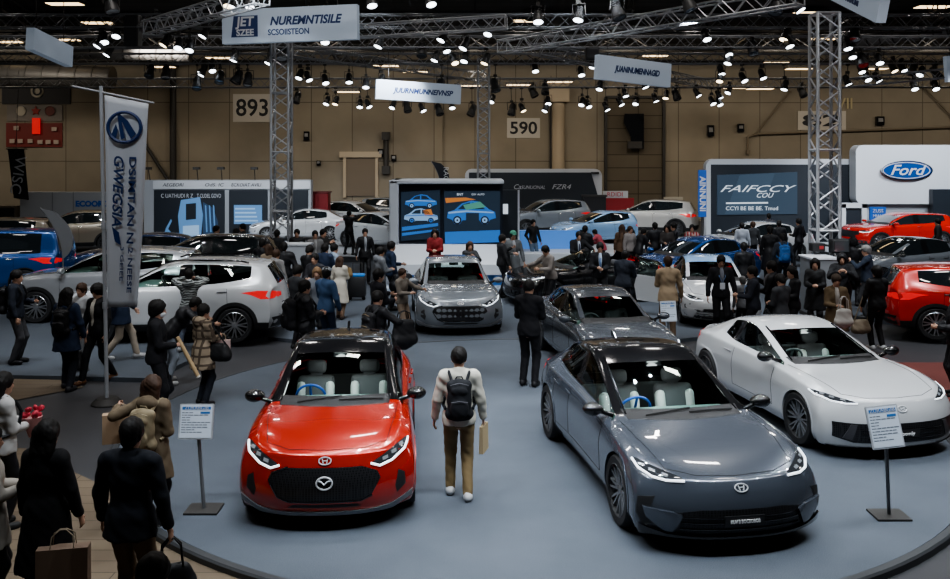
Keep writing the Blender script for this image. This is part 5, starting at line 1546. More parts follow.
# ---------------------------------------------------------------- hanging banners
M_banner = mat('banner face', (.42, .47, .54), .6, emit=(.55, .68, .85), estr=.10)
def banner(label, c4, depth, texts, logo=False, th=.25):
    """c4: photo corners TL,TR,BR,BL, depth: (left Y, right Y)"""
    (a, b, c, d) = c4; Yl, Yr = depth
    tl, bl, tr, br = P(*a, Yl), P(*d, Yl), P(*b, Yr), P(*c, Yr)
    o = (tl+bl)/2; ex = ((tr+br)/2-o); W = ex.length; ex.normalize(); H = ((tl.z-bl.z)+(tr.z-br.z))/2
    up = Vector((0, 0, 1)); up = (up-ex*up.dot(ex)).normalized()
    M = wallM(Vector((0, 0, 0)), ex, up)
    t = thing('hanging_banner', label, 'banner', o); bm = bm_new()
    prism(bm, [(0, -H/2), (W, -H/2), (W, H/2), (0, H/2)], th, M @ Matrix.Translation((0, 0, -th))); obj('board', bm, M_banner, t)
    for nm, s, x, y, sz, m, kw in texts:
        me = text_mesh(s, sz*H, **kw); me.transform(M @ Matrix.Translation((x*W, y*H, .008))); link(nm, me, m, t)
    if logo:
        bm = bm_new(); prism(bm, [(.07*W, -.32*H), (.27*W, -.32*H), (.27*W, .30*H), (.09*W, .30*H)], .01, M); obj('logo_block', bm, M_navy, t)
    bm = bm_new()
    for f in (.15, .85):
        q = ex*(W*f)-M.to_3x3() @ Vector((0, 0, th/2)); q.z += H/2-.05; tube(bm, [q, Vector((q.x, q.y, max(9.2-o.z, .6)))], .015, 5)
    obj('suspension_wire', bm, M_steel, t); return t
banner('largest white hanging banner, navy block logo and NUREMNTISILE lettering', ((222, 10), (357, 4), (357, 39), (222, 44)), (28.4, 27.6),
       [('logo_letters', 'JET', .175, .12, .38, M_white, dict(bold=.012, shear=.1)), ('logo_letters', 'SZEE', .175, -.20, .26, M_white, dict(bold=.01)),
        ('lettering', 'NUREMNTISILE', .62, .10, .34, M_navy, dict(shear=.25, bold=.012, width=2.35)), ('lettering', 'SCSOIISTEON', .50, -.22, .24, M_navy, dict(bold=.006, width=1.35))], True)
banner('white hanging banner between the left and middle truss towers', ((376, 79), (461, 85), (461, 104), (376, 99)), (37.5, 38.5),
       [('lettering', 'JUURNMUNNEIVNSP', .55, .0, .36, M_navy, dict(shear=.25, bold=.012, width=2.6))])
banner('white hanging banner right of the middle truss tower', ((598, 54), (671, 64), (671, 87), (598, 79)), (33.5, 35),
       [('lettering', 'JUANINUMENNAGID', .53, .0, .34, M_navy, dict(shear=.25, bold=.012, width=2.1))])
banner('plain grey angled panel hanging in the upper left corner', ((34, 27), (73, 47), (73, 67), (34, 50)), (27, 29.5), [])
banner('white banner cut by the top edge above the right truss tower', ((828, -22), (878, -2), (878, 24), (832, -2)), (24, 21.5), [('lettering', 'ANNUMI', .5, -.1, .3, M_navy, dict(bold=.012))])
banner('narrow white panel cut by the right edge below the rigging', ((947, 56), (975, 54), (975, 80), (947, 82)), (36, 36), [])

# ---------------------------------------------------------------- booths
def booth(name, label, cat, px, py, Y, group=None): return tag_sign(name, label, cat, px, py, Y, group)
def emis(name, col, s, base=None): return mat(name, base or col, .3, emit=col, estr=s)
M_scr = emis('screen dark', (.018, .032, .055), .55, (.01, .015, .02)); M_scrb = emis('screen blue', (.05, .19, .55), .6, (.01, .03, .1)); M_scrl = emis('screen pale blue', (.28, .48, .78), .6, (.05, .08, .1))
M_scro = emis('screen orange', (.6, .22, .06), .6, (.1, .04, .01)); M_scrw = emis('screen white', (.70, .78, .88), .75, (.1, .1, .1)); M_scrg = emis('screen green', (.10, .32, .25), .6, (.02, .05, .04))
def flat(t, name, pts, Y, m, th=.01):
    """flat shape on a camera-side face at depth Y, outline in photo points"""
    bm = bm_new(); w = [P(x, y, Y) for x, y in pts]
    ar = sum(w[i].x*w[(i+1) % len(w)].z-w[(i+1) % len(w)].x*w[i].z for i in range(len(w)))
    if ar < 0: w = w[::-1]
    prism(bm, [(p.x, p.z) for p in w], th, Matrix.Translation((0, Y, 0)) @ Ma); o = obj(name, bm, m); adopt(t, o); return o
def carpic(x0, y0, x1, y1, flip=False):
    q = [(0, .75), (.02, .5), (.15, .42), (.3, .15), (.5, .02), (.68, .08), (.85, .38), (.98, .5), (1, .75), (.88, .82), (.82, 1), (.72, 1), (.66, .84), (.32, .84), (.26, 1), (.16, 1), (.10, .82)]
    return [(x0+(x1-x0)*((1-a) if flip else a), y0+(y1-y0)*b) for a, b in q]
def cardraw(t, x0, y0, x1, y1, Y, body, light, flip=False):
    flat(t, 'screen_picture', carpic(x0, y0, x1, y1, flip), Y, body)
    X = lambda a: x0+(x1-x0)*((1-a) if flip else a)
    Yy = lambda b: y0+(y1-y0)*b
    flat(t, 'screen_picture', [(X(.22), Yy(.38)), (X(.33), Yy(.18)), (X(.47), Yy(.10)), (X(.47), Yy(.38))], Y-.02, M_scr); flat(t, 'screen_picture', [(X(.51), Yy(.10)), (X(.66), Yy(.15)), (X(.78), Yy(.38)), (X(.51), Yy(.38))], Y-.02, M_scr)
    flat(t, 'screen_picture', [(X(.03), Yy(.50)), (X(.40), Yy(.43)), (X(.95), Yy(.50)), (X(.95), Yy(.55)), (X(.40), Yy(.50)), (X(.03), Yy(.57))], Y-.02, light)
    for c in (.21, .77):
        for r, m, d in ((.085, M_ink, .03), (.055, light, .04), (.02, M_ink, .05)): flat(t, 'screen_picture', [(X(c)+r*(x1-x0)*math.cos(PI*k/8), Yy(.84)+r*(x1-x0)*math.sin(PI*k/8)) for k in range(16)], Y-d, m)
# -- centre LED stand
Y = 27.0
t = booth('screen_stand', 'light grey centre stand with a long lit screen showing blue cars', 'screen stand', 450, 262, Y)
a, b = P(389, 246, Y), P(504, 180, Y); dp = 2.2
bm = bm_new()
box(bm, (a.x+.14, Y+dp/2, (a.z+b.z)/2), (.28, dp, b.z-a.z), bev=.04); box(bm, ((a.x+b.x)/2, Y+dp/2, b.z-.06), (b.x-a.x, dp, .12), bev=.03); box(bm, ((a.x+b.x)/2+.1, Y+dp-.1, (a.z+b.z)/2), (b.x-a.x-.3, .2, b.z-a.z-.1))
o = obj('stand_frame', bm, M_lightgrey); adopt(t, o)
adopt(t, wallpanel(None, 'dark_backing', 398, 183, 503, 246, Y+.25, mat('screen backing', (.012, .016, .024), .3), .1))
flat(t, 'screen', [(401, 192), (440, 190), (440, 238), (401, 241)], Y+.22, M_scr, .03); flat(t, 'screen', [(444, 191), (500, 191), (500, 236), (444, 238)], Y+.22, M_scr, .03)
cardraw(t, 405, 194, 437, 208, Y+.18, M_scrb, M_scrl); cardraw(t, 404, 208, 438, 223, Y+.17, M_scrl, M_scrb, True); flat(t, 'screen_picture', [(402, 227), (438, 223), (438, 226), (402, 231)], Y+.18, M_scrb); flat(t, 'screen_picture', [(402, 233), (438, 229), (438, 231), (402, 236)], Y+.18, M_scrb)
flat(t, 'screen_picture', [(423, 210), (431, 209), (433, 215), (425, 216)], Y+.15, M_scro)
cardraw(t, 447, 200, 496, 224, Y+.18, M_scrb, M_scrl); flat(t, 'screen_picture', [(463, 205), (480, 201.5), (486, 207), (466, 210)], Y+.11, M_scrg); flat(t, 'screen_picture', [(445, 198), (466, 197.5), (476, 199.5), (446, 203)], Y+.19, M_scro)
flat(t, 'screen_picture', [(466, 213), (479, 213), (479, 231), (466, 231)], Y+.13, M_scr)
flat(t, 'screen_picture', [(445, 232), (500, 230), (500, 242), (445, 244)], Y+.14, M_scrb)
ptext(t, 'screen_caption', 'BNT', 460, 194.5, 2.4, Y+.17, M_scrw); ptext(t, 'screen_caption', 'DSV  AUTO', 478, 194.5, 1.8, Y+.17, M_scrw)
bm = bm_new(); q = [P(398, 244, Y), P(506, 238, Y), P(512, 250, Y-.5), P(400, 262, Y-.9)]
x0, x1 = P(389, 250, Y).x, P(512, 250, Y).x
pr = [(-1.0, .42), (-1.0, .72), (-.75, .86), (.0, 1.20), (2.2, 1.20), (2.2, .42)]
v0 = [bm.verts.new((x0, Y+p[0], p[1])) for p in pr]; v1 = [bm.verts.new((x1, Y+p[0], p[1])) for p in pr]
for i in range(len(pr)): bm.faces.new((v0[i], v0[(i+1) % len(pr)], v1[(i+1) % len(pr)], v1[i]))
bm.faces.new(v0[::-1]); bm.faces.new(v1); bmesh.ops.recalc_face_normals(bm, faces=bm.faces); o = obj('white_plinth', bm, M_white); adopt(t, o)
bm = bm_new(); box(bm, ((x0+x1)/2+.05, Y+.65, .21), (x1-x0-.1, 3.0, .42)); o = obj('blue_base', bm, mat('stand blue', (.035, .13, .34), .4)); adopt(t, o)
bm = bm_new(); box(bm, ((x0+x1)/2+.4, Y+.7, .05), (x1-x0+1.4, 4.2, .10), bev=.02); box(bm, ((x0+x1)/2-.2, 25.35, .18), (1.3, .8, .36), bev=.02); o = obj('white_step', bm, mat('pale step', (.40, .45, .52), .5)); adopt(t, o)
# second smaller post and white-blue plinth to its right
t = booth('display_counter', 'long white low counter with glowing blue front right of the screen stand', 'counter', 540, 240, 31)
bm = bm_new(); a, b = P(500, 262, 31), P(640, 240, 31); box(bm, ((a.x+b.x)/2, 32.5, .26), (b.x-a.x, 3.0, .52), bev=.03); o = obj('plinth', bm, M_white); adopt(t, o)
a, b = P(504, 243, 31), P(585, 225, 31); bm = bm_new(); box(bm, ((a.x+b.x)/2, 32.6, .85), (b.x-a.x, .3, .66)); o = obj('blue_front', bm, emis('counter blue', (.10, .26, .60), .5, (.04, .12, .4))); adopt(t, o)
t = booth('display_post', 'tall dark post panel standing beside the screen stand', 'panel', 511, 210, 30.2)
bm = bm_new(); a, b = P(503, 190, 30.2), P(518, 190, 30.2); box(bm, ((a.x+b.x)/2, 30.3, a.z/2), (b.x-a.x, .2, a.z)); o = obj('post_body', bm, M_dkpanel); adopt(t, o)
bm = bm_new(); box(bm, (b.x+.02, 30.2, a.z/2), (.06, .06, a.z)); o = obj('white_edge', bm, M_white); adopt(t, o)
flat(t, 'small_screen', [(503, 204), (508, 204), (508, 214), (503, 214)], 30.18, M_scrw)

# -- rear dark booth
Y = 47
t = booth('exhibition_wall', 'wide dark exhibition wall with pale rounded frame and slogan, behind the screen stand', 'booth wall', 532, 190, Y)
adopt(t, wallpanel(None, 'pale_frame', 465, 169, 602, 222, Y, M_white, .6, .35))
bm = bm_new(); flat(t, 'dark_face', [(469, 172.5), (591, 172.5), (599, 200), (599, 222), (469, 222)], Y-.02, M_dkpanel, .05)
ptext(t, 'slogan', 'Ca', 517, 187, 5, Y-.09, M_white, shear=.3); ptext(t, 'slogan', 'SUNUONAL', 533, 187.5, 3.6, Y-.09, M_white, wpx=24, shear=.3); ptext(t, 'slogan', 'FZR4', 561, 187, 5, Y-.09, M_white, wpx=19, shear=.3)
adopt(t, wallpanel(None, 'corner_tag', 591, 172, 599, 174, Y-.05, M_ink, .05))
t = booth('backdrop', 'black low backdrop wall right of the slogan wall', 'backdrop', 600, 205, 46)
adopt(t, wallpanel(None, 'black_cloth', 583, 196, 606, 236, 46, M_ink, .3)); adopt(t, wallpanel(None, 'top_rail', 582, 195, 607, 197, 45.95, M_steel, .35))
t = booth('small_sign', 'red and white low sign beside the black backdrop', 'sign', 618, 198, 48)
adopt(t, wallpanel(None, 'white_top', 603, 191, 628, 198, 48, M_white, .1)); adopt(t, wallpanel(None, 'red_body', 603, 198, 634, 236, 48, mat('sign red', (.30, .02, .025), .5), .12)); ptext(t, 'lettering', 'RDIDI', 615, 194.5, 4.5, 47.97, mat('sign pink', (.5, .05, .08), .5))
t = booth('small_board', 'small pale notice board standing by the roller door', 'board', 673, 203, 49)
adopt(t, wallpanel(None, 'board', 664, 197, 683, 210, 49, mat('notice cream', (.42, .38, .30), .6), .1)); adopt(t, wallpanel(None, 'picture', 668, 200, 679, 207, 48.97, mat('notice grey', (.14, .15, .16), .6), .03)); adopt(t, wallpanel(None, 'support', 672, 210, 675, 236, 49, M_steel, .08))
# -- left booth with lorry picture
Y = 42
t = booth('exhibition_wall', 'white framed exhibition wall with a blue lorry picture on dark panel', 'booth wall', 230, 205, Y)
adopt(t, wallpanel(None, 'white_frame', 144, 180, 311, 245, Y, M_lightgrey, .5))
for x0, x1 in ((154, 224.5), (229, 267.5), (273, 308)): adopt(t, wallpanel(None, 'dark_panel', x0, 190, x1, 240, Y-.06, M_dkpanel, .08))
adopt(t, wallpanel(None, 'header', 153, 181, 310, 189, Y-.08, M_white, .08))
for s, cx, w in (('AEGEORI', 173, 21), ('OdS. IC', 214, 19), ('ECKOIAT AVILI', 246, 30)): ptext(t, 'header_lettering', s, cx, 185, 3.4, Y-.1, M_ink, wpx=w, shear=.2)
ptext(t, 'panel_lettering', 'C UATHUDI R Z', 177, 196, 4.2, Y-.08, M_white, wpx=32); ptext(t, 'panel_lettering', 'T CUDEL GOVO', 209, 196, 4.2, Y-.08, M_white, wpx=24)
yb = Y-.07
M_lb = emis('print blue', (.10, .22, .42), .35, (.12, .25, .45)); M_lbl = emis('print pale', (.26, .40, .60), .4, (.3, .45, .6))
flat(t, 'lorry_picture', [(181, 200), (200, 197), (203, 215), (201, 236), (180, 238), (178, 216)], yb, M_lb); flat(t, 'lorry_picture', [(186, 204), (196, 203), (196, 219), (186, 220)], yb-.02, M_dkpanel)
flat(t, 'lorry_picture', [(183, 226), (199, 225), (199, 235), (183, 237)], yb-.02, M_lbl); flat(t, 'lorry_picture', [(203, 202), (213, 208), (218, 222), (218, 232), (203, 236)], yb, mat('print dark blue', (.035, .075, .15), .5))
for x in (205, 209, 213): flat(t, 'lorry_picture', [(x, 205), (x+1.2, 206), (x+2.5, 232), (x+1.2, 232)], yb-.02, M_lb)
flat(t, 'lorry_picture', [(163, 238), (166, 228), (171, 219), (172, 221), (168, 229), (172, 233), (170, 235), (166, 232), (165, 238)], yb, M_lb)
flat(t, 'blue_poster', [(234, 205), (262, 205), (262, 224), (234, 224)], yb, M_lb)
for y in (208, 212, 216, 220): flat(t, 'poster_stripe', [(235, y), (258-(y % 5), y), (258-(y % 5), y+1.5), (235, y+1.5)], yb-.02, M_lbl)
for px in (150, 198, 222, 255): 
    pp = P(px, 180, Y); bm = bm_new(); tube(bm, [pp, pp+Vector((.1, -.5, .55))], .02, 6); box(bm, pp+Vector((.1, -.55, .55)), (.3, .2, .12)); o = obj('arm_lamp', bm, M_steel); adopt(t, o)
t = booth('red_box', 'plain red display box right of the lorry picture wall', 'display box', 317, 205, 43)
bm = bm_new(); a, b = P(312, 193, 43), P(328, 193, 43); box(bm, ((a.x+b.x)/2, 43.4, a.z/2), (b.x-a.x, .8, a.z), bev=.03); o = obj('box_body', bm, mat('box red', (.22, .012, .016), .5)); adopt(t, o)
bm = bm_new(); box(bm, ((a.x+b.x)/2, 43.4, a.z+.03), (b.x-a.x+.1, .9, .06)); o = obj('box_lid', bm, mat('lid dark red', (.12, .01, .012), .5)); adopt(t, o)
# -- far left booth
Y = 46
t = booth('exhibition_wall', 'white exhibition wall with blue lettering and blue strip, far left', 'booth wall', 62, 203, Y)
adopt(t, wallpanel(None, 'white_face', 20, 192, 108, 217, Y, M_lightgrey, .4)); adopt(t, wallpanel(None, 'base', 20, 217, 108, 236, Y+.02, M_dkpanel, .4)); adopt(t, wallpanel(None, 'blue_strip', 54, 217, 108, 224, Y-.05, M_blue, .08))
ptext(t, 'lettering', 'ECOORD', 92, 204, 5.5, Y-.02, M_blue, wpx=33, bold=.02)
for x in (52, 73): adopt(t, wallpanel(None, 'panel_joint', x, 192, x+.5, 217, Y-.01, M_aludark, .02))
t = booth('dark_doorway', 'dark opening box at the far left below the hanging banner', 'cabinet', 7, 212, Y); adopt(t, wallpanel(None, 'casing', -8, 206, 16, 236, Y, mat('brown casing', (.12, .10, .075), .7), .5)); adopt(t, wallpanel(None, 'opening', -8, 208, 14, 218, Y-.03, M_ink, .05))
# -- right booth: dark screen wall and white logo panel
Y = 40
t = booth('exhibition_wall', 'dark exhibition wall with grey screen and pale rounded frame, left of the oval-logo panel', 'booth wall', 775, 205, Y)
adopt(t, wallpanel(None, 'pale_frame', 706, 159, 862, 242, Y, M_white, .5, .35)); adopt(t, wallpanel(None, 'dark_face', 711, 164.5, 862, 242, Y-.03, M_dkpanel, .05))
flat(t, 'screen', [(717, 175), (797, 172), (797, 214), (717, 215)], Y-.05, emis('grey screen', (.035, .055, .085), .7, (.02, .03, .04)), .04)
flat(t, 'screen_glow', [(740, 175), (775, 173), (760, 213), (725, 214)], Y-.1, emis('grey screen glow', (.05, .08, .12), .7, (.02, .03, .04)), .005)
ptext(t, 'screen_lettering', 'FAIFCCY', 755, 189, 7, Y-.12, M_scrw, wpx=76, shear=.45); ptext(t, 'screen_lettering', 'COU', 764, 195.5, 5, Y-.12, M_scrw, wpx=17, shear=.4)
flat(t, 'screen_line', [(726, 202.5), (768, 202), (768, 203.5), (726, 204)], Y-.11, M_scrw); ptext(t, 'screen_lettering', 'CCYI BE BE BE. Tmud', 752, 208.5, 4, Y-.12, M_scrw, wpx=52)
t = booth('logo_panel', 'tall white panel with a blue oval script logo on the right', 'logo panel', 905, 180, 39.5)
adopt(t, wallpanel(None, 'white_face', 856, 145, 985, 204, 39.2, mat('logo panel white', (.62, .65, .69), .5), .7, .3)); adopt(t, wallpanel(None, 'grey_base', 856, 204, 985, 240, 39.5, M_lightgrey, .4))
def oval(rx, rz, c, Y, m, nm, th):
    q = [(c[0]+rx*math.cos(2*PI*k/48), c[1]+rz*math.sin(2*PI*k/48)) for k in range(48)]; return flat(t, nm, q, Y, m, th)
oval(25.5, 9.8, (906.5, 170.5), 39.12, M_chrome, 'oval_rim', .08); oval(24.6, 9.0, (906.5, 170.5), 39.02, mat('oval blue', (.012, .075, .28), .25, coat=1), 'oval_badge', .05); 
q = [(906.5+23.4*math.cos(2*PI*k/48), 170.5+8*math.sin(2*PI*k/48)) for k in range(48)]; bm = bm_new(); tube(bm, [P(x, y, 38.96) for x, y in q], .02, 6, closed=True); o = obj('oval_line', bm, M_white); adopt(t, o)
ptext(t, 'script_letters', 'Ford', 906.5, 170.5, 10.5, 38.95, M_white, wpx=36, shear=.35, bold=.008)
t = booth('blue_sign', 'narrow upright blue sign with white lettering', 'sign', 702.5, 193, 39)
adopt(t, wallpanel(None, 'sign_face', 698.5, 170, 706.5, 217, 39, M_blue, .1)); o = text('lettering', 'AINNUNI', .36, wallM(P(702.5, 194, 38.98), (0, 0, -1), (1, 0, 0)), M_white, None, bold=.01); adopt(t, o)
bm = bm_new(); tube(bm, [P(702.5, 217, 39.05), Vector((P(702.5, 217, 39).x, 39.05, 0))], .06, 8); o = obj('sign_post', bm, M_steel); adopt(t, o)
t = booth('door_frame_display', 'pale grey free-standing door frame display beneath the logo panel', 'display', 852, 225, 38.7)
a = P(842, 238, 38.7); 
for nm, x0, y0, x1, y1, m in (('frame_post', 842, 204, 846, 244, M_white), ('frame_post', 862, 204, 867, 244, M_white), ('frame_head', 842, 203, 867, 208, M_white), ('dark_door', 846, 208, 862, 244, M_dkpanel)): adopt(t, wallpanel(None, nm, x0, y0, x1, y1, 38.6+(.1 if 'dark' in nm else 0), m, .25))
t = booth('blue_sign', 'small square blue sign with white lettering above the red car', 'sign', 877, 213, 38.6)
adopt(t, wallpanel(None, 'sign_face', 870, 207, 886, 220, 38.5, M_blue, .1)); ptext(t, 'lettering', 'ZUSS', 878, 211, 3.4, 38.47, M_white); ptext(t, 'lettering', 'MIAN', 878, 216, 3, 38.47, M_white); adopt(t, wallpanel(None, 'support', 876, 220, 879, 246, 38.6, M_steel, .08))
t = booth('display_column', 'dark column at the right edge beside the logo panel', 'column', 947, 215, 38)
bm = bm_new(); a, b = P(943, 190, 38), P(965, 190, 38); box(bm, ((a.x+b.x)/2, 39.0, a.z/2), (b.x-a.x, .3, a.z)); o = obj('column_body', bm, M_dkpanel); adopt(t, o); bm = bm_new(); box(bm, ((a.x+b.x)/2, 39.0, .06), (b.x-a.x+.1, .36, .12)); o = obj('column_base', bm, M_steel); adopt(t, o)
# low stages at the rear
def stage(name, label, x0, x1, Y0, Y1, h, m, edge):
    t = thing(name, label, 'stage', ((x0+x1)/2, (Y0+Y1)/2, 0)); bm = bm_new(); box(bm, (0, 0, h/2-.01), (x1-x0, Y1-Y0, h-.02)); obj('stage_body', bm, edge, t)
    bm = bm_new(); box(bm, (0, 0, h-.015), (x1-x0, Y1-Y0, .03)); obj('stage_top', bm, m, t); return t
stage('low_stage', 'long low grey stage under the red car at the right rear', 13.6, 22, 34.3, 38.8, .18, M_lightgrey, M_rim)
stage('low_stage', 'low pale stage under the white saloon on the left rear', -13.5, -3.9, 32.8, 41.2, .22, M_lightgrey, M_rim)
stage('low_stage', 'low grey stage under the pale blue car in the centre rear', 1.3, 10.2, 36.0, 44.5, .2, M_lightgrey, M_rim)
# grey counters
def counter(label, x0, x1, ytop, Y, d, m):
    a, b = P(x0, ytop, Y), P(x1, ytop, Y); t = thing('reception_counter', label, 'counter', ((a.x+b.x)/2, Y+d/2, 0)); w = b.x-a.x
    bm = bm_new(); box(bm, (0, 0, a.z/2-.02), (w, d, a.z-.04), bev=.01); obj('counter_body', bm, m, t); bm = bm_new(); box(bm, (0, 0, a.z-.02), (w+.05, d+.05, .04)); obj('counter_top', bm, M_white, t); bm = bm_new(); box(bm, (0, 0, .04), (w+.02, d+.02, .08)); obj('plinth', bm, M_steel, t)
counter('tall light grey counter block among the crowd left of centre', 283, 309, 244, 23.2, .5, M_lightgrey)
counter('grey pedestal under the right truss tower', 812, 838, 258, 21.3, .8, mat('pedestal grey', (.17, .18, .19), .5))
# floor lamps on the pedestal
for px, py, lb in ((843, 240, 'black floodlight box on the pedestal, right of the truss tower'), (815, 244, 'black floodlight box on the pedestal, left of the truss tower')):
    pass
t = thing('floodlight', 'black floodlight box clamped to the right truss tower near its foot', 'floodlight', P(839, 246, 22.0)); bm = bm_new(); box(bm, (0, 0, 0), (.42, .3, .34), bev=.03); obj('housing', bm, M_plastic, t); bm = bm_new(); box(bm, (0, -.16, 0), (.34, .02, .26)); obj('front_glass', bm, M_spotoff, t); bm = bm_new(); tube(bm, [(-.2, .05, 0), (-.30, .3, 0)], .03, 6); obj('clamp', bm, M_steel, t)
t = thing('floodlight', 'small black floodlight with a red label left on the right truss tower', 'floodlight', P(817, 247, 22.1)); bm = bm_new(); box(bm, (0, 0, 0), (.32, .25, .20), bev=.02); obj('housing', bm, M_plastic, t); bm = bm_new(); box(bm, (.06, -.13, 0), (.10, .02, .08)); obj('red_label', bm, mat('label red', (.3, .03, .03), .5), t); bm = bm_new(); tube(bm, [(0, .1, 0), (.0, .35, 0)], .03, 6); obj('clamp', bm, M_steel, t)

# ---------------------------------------------------------------- the tall white flag at the left
FY = 14.2
fb = P(108, 410, FY); fz = GZ
fb = Vector((P(107, 400, FY).x, FY, 0))
t = thing('show_flag', 'tall white vertical flag with navy ring logo on a thin pole', 'flag', (fb.x, FY, fz))
zt = P(100, 86, FY).z-fz
bm = bm_new(); xt = P(101, 86, FY).x-fb.x
tube(bm, [(0, 0, .05), (xt, 0, zt)], .030, 10); tube(bm, [(xt*.55, 0, zt*.55), (xt*.57, 0, zt*.57)], .042, 10); tube(bm, [(xt*.30, 0, zt*.30), (xt*.32, 0, zt*.32)], .042, 10); obj('pole', bm, M_lightgrey, t, 1.0)
bm = bm_new(); l = P(72, 86, FY)-Vector((fb.x, FY, fz)); r_ = P(154, 103, FY)-Vector((fb.x, FY, fz)); tube(bm, [l, r_], .016, 8); obj('cross_bar', bm, M_lightgrey, t, 1.0)
bm = bm_new(); N, K = 30, 10
c = [P(105, 95, FY), P(150, 104, FY), P(137, 307, FY), P(108, 307, FY)]
g = []
for i in range(N+1):
    u = i/N; row = []
    for j in range(K+1):
        w = j/K; L = c[0].lerp(c[3], u); R = c[1].lerp(c[2], u); p = L.lerp(R, w)-Vector((fb.x, FY, fz)); p.y += .05*math.sin(w*5+u*4)*w-.02; row.append(bm.verts.new(p))
    g.append(row)
for i in range(N):
    for j in range(K): bm.faces.new((g[i][j], g[i+1][j], g[i+1][j+1], g[i][j+1]))
M_flag = mat('flag cloth', (.50, .53, .58), .7); fo = obj('flag_cloth', bm, M_flag, t, 1.5)
md = fo.modifiers.new('thick', 'SOLIDIFY'); md.thickness = .006
def onflag(px, py): p = P(px, py, FY)-Vector((fb.x, FY, fz)); p.y = -.085; return p
bm = bm_new(); cen = (126.5, 127.5)
for rx0, sc in ((16.5, 1), ):
    q = [onflag(cen[0]+16.3*math.cos(2*PI*k/40), cen[1]+15*math.sin(2*PI*k/40)) for k in range(40)]; tube(bm, q, .028, 6, closed=True)
for pts in (((119, 112), (124, 122), (127, 138), (123, 140), (121, 128)), ((119, 112), (130, 121), (138, 134), (133, 139), (127, 128)), ((113, 136), (118, 124), (120, 130), (118, 140))):
    vs = [bm.verts.new(onflag(*p)) for p in pts]; bm.faces.new(vs)
obj('ring_logo', bm, M_navy, t)
def vtext(s, cx, y0, y1, h, m=M_navy, **k):
    me = text_mesh(s, h*1.35*FY/FPX, width=(y1-y0)*FY/FPX, **k); cpt = onflag(cx, (y0+y1)/2); me.transform(wallM(cpt, (-.035, 0, -1), (1, 0, -.035))); link('flag_lettering', me, m, t)
vtext('GWEGSIA', 119.5, 155, 225, 10, bold=.003, shear=.25); vtext('DSIMTAN N', 133, 157, 243, 7, bold=.002)
vtext('3 GEIEE', 123.5, 246, 280, 3.4); vtext('2 NEESE', 131.5, 247, 292, 4.6, bold=.001)
bm = bm_new(); vs = [bm.verts.new(onflag(*p)) for p in ((114, 226), (121, 232), (123, 245), (117, 241))]; bm.faces.new(vs); obj('arrow_mark', bm, M_navy, t)
bm = bm_new(); lathe(bm, [(.0, .10), (.16, .10), (.24, .02), (.24, 0)], 24, 'Z'); obj('pole_base', bm, M_steel, t, .6)

# ---------------------------------------------------------------- information stands
def info_stand(label, c4, Y, base, lines=9):
    tl, tr, br, bl = [P(x, y, Y) for x, y in c4]; g = Vector((base[0], base[1], base[2])) ; t = thing('information_stand', label, 'sign stand', g)
    cen = (tl+tr+br+bl)/4-g
    bm = bm_new(); box(bm, (0, 0, .012), (.36, .30, .024), bev=.006); obj('base_plate', bm, M_steel, t)
    bm = bm_new(); tube(bm, [(0, 0, .02), (cen.x*.9, cen.y+.03, cen.z-.05)], .019, 10); obj('post', bm, M_aludark, t, 1.0)
    ex = ((tr+br)/2-(tl+bl)/2); ey = ((tl+tr)/2-(bl+br)/2); ey += Vector((0, .22*ey.length, 0)); W, H = ex.length, ey.length
    M = wallM(cen, ex, (ey-ex.normalized()*ey.dot(ex.normalized())).normalized())
    bm = bm_new(); prism(bm, rrect(-W/2, -H/2, W/2, H/2, .012, 3), .02, M @ Matrix.Translation((0, 0, -.02))); obj('panel', bm, mat('info panel edge', (.40, .42, .45), .4), t)
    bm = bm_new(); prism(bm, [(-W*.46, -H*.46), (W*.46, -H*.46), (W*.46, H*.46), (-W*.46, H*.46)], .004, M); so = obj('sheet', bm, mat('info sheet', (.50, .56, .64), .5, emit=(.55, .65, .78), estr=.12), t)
    bm = bm_new()
    for (x0, y0, x1, y1) in ((-.42, .34, .42, .42), (.12, .22, .40, .28)): prism(bm, [(x0*W, y0*H), (x1*W, y0*H), (x1*W, y1*H), (x0*W, y1*H)], .003, M @ Matrix.Translation((0, 0, .004)))
    obj('blue_header', bm, mat('header blue', (.035, .16, .42), .5), so)
    bm = bm_new(); rr = random.Random(3)
    for i in range(lines):
        y = .24-.62*i/lines; x = -.42
        while x < .30:
            w = rr.uniform(.05, .16); prism(bm, [(x*W, y*H), ((x+w)*W, y*H), ((x+w)*W, (y+.022)*H), (x*W, (y+.022)*H)], .002, M @ Matrix.Translation((0, 0, .004))); x += w+.02
            if rr.random() < .12: break
    obj('text_lines', bm, mat('text grey', (.16, .18, .21), .6), so)
    me = text_mesh('ZURABGIB', .055, extrude=.001); me.transform(M @ Matrix.Translation((0, H*.38, .008))); link('header_lettering', me, M_white, so)
    return t
info_stand('information stand beside the red hatchback, tilted sheet on a steel post', ((181, 405), (215, 405), (211, 438), (177, 438)), 9.75, G(204, 510))
info_stand('information stand in front of the white coupe', ((861, 410), (891, 407), (911, 443), (877, 447)), 9.2, G(889, 516))
info_stand('small information stand between the grey saloon and the man in the tan jacket', ((657, 302), (672, 302), (681, 320), (664, 321)), 17.2, Vector((P(668, 310, 17.2).x, 17.2, 0)), 6)
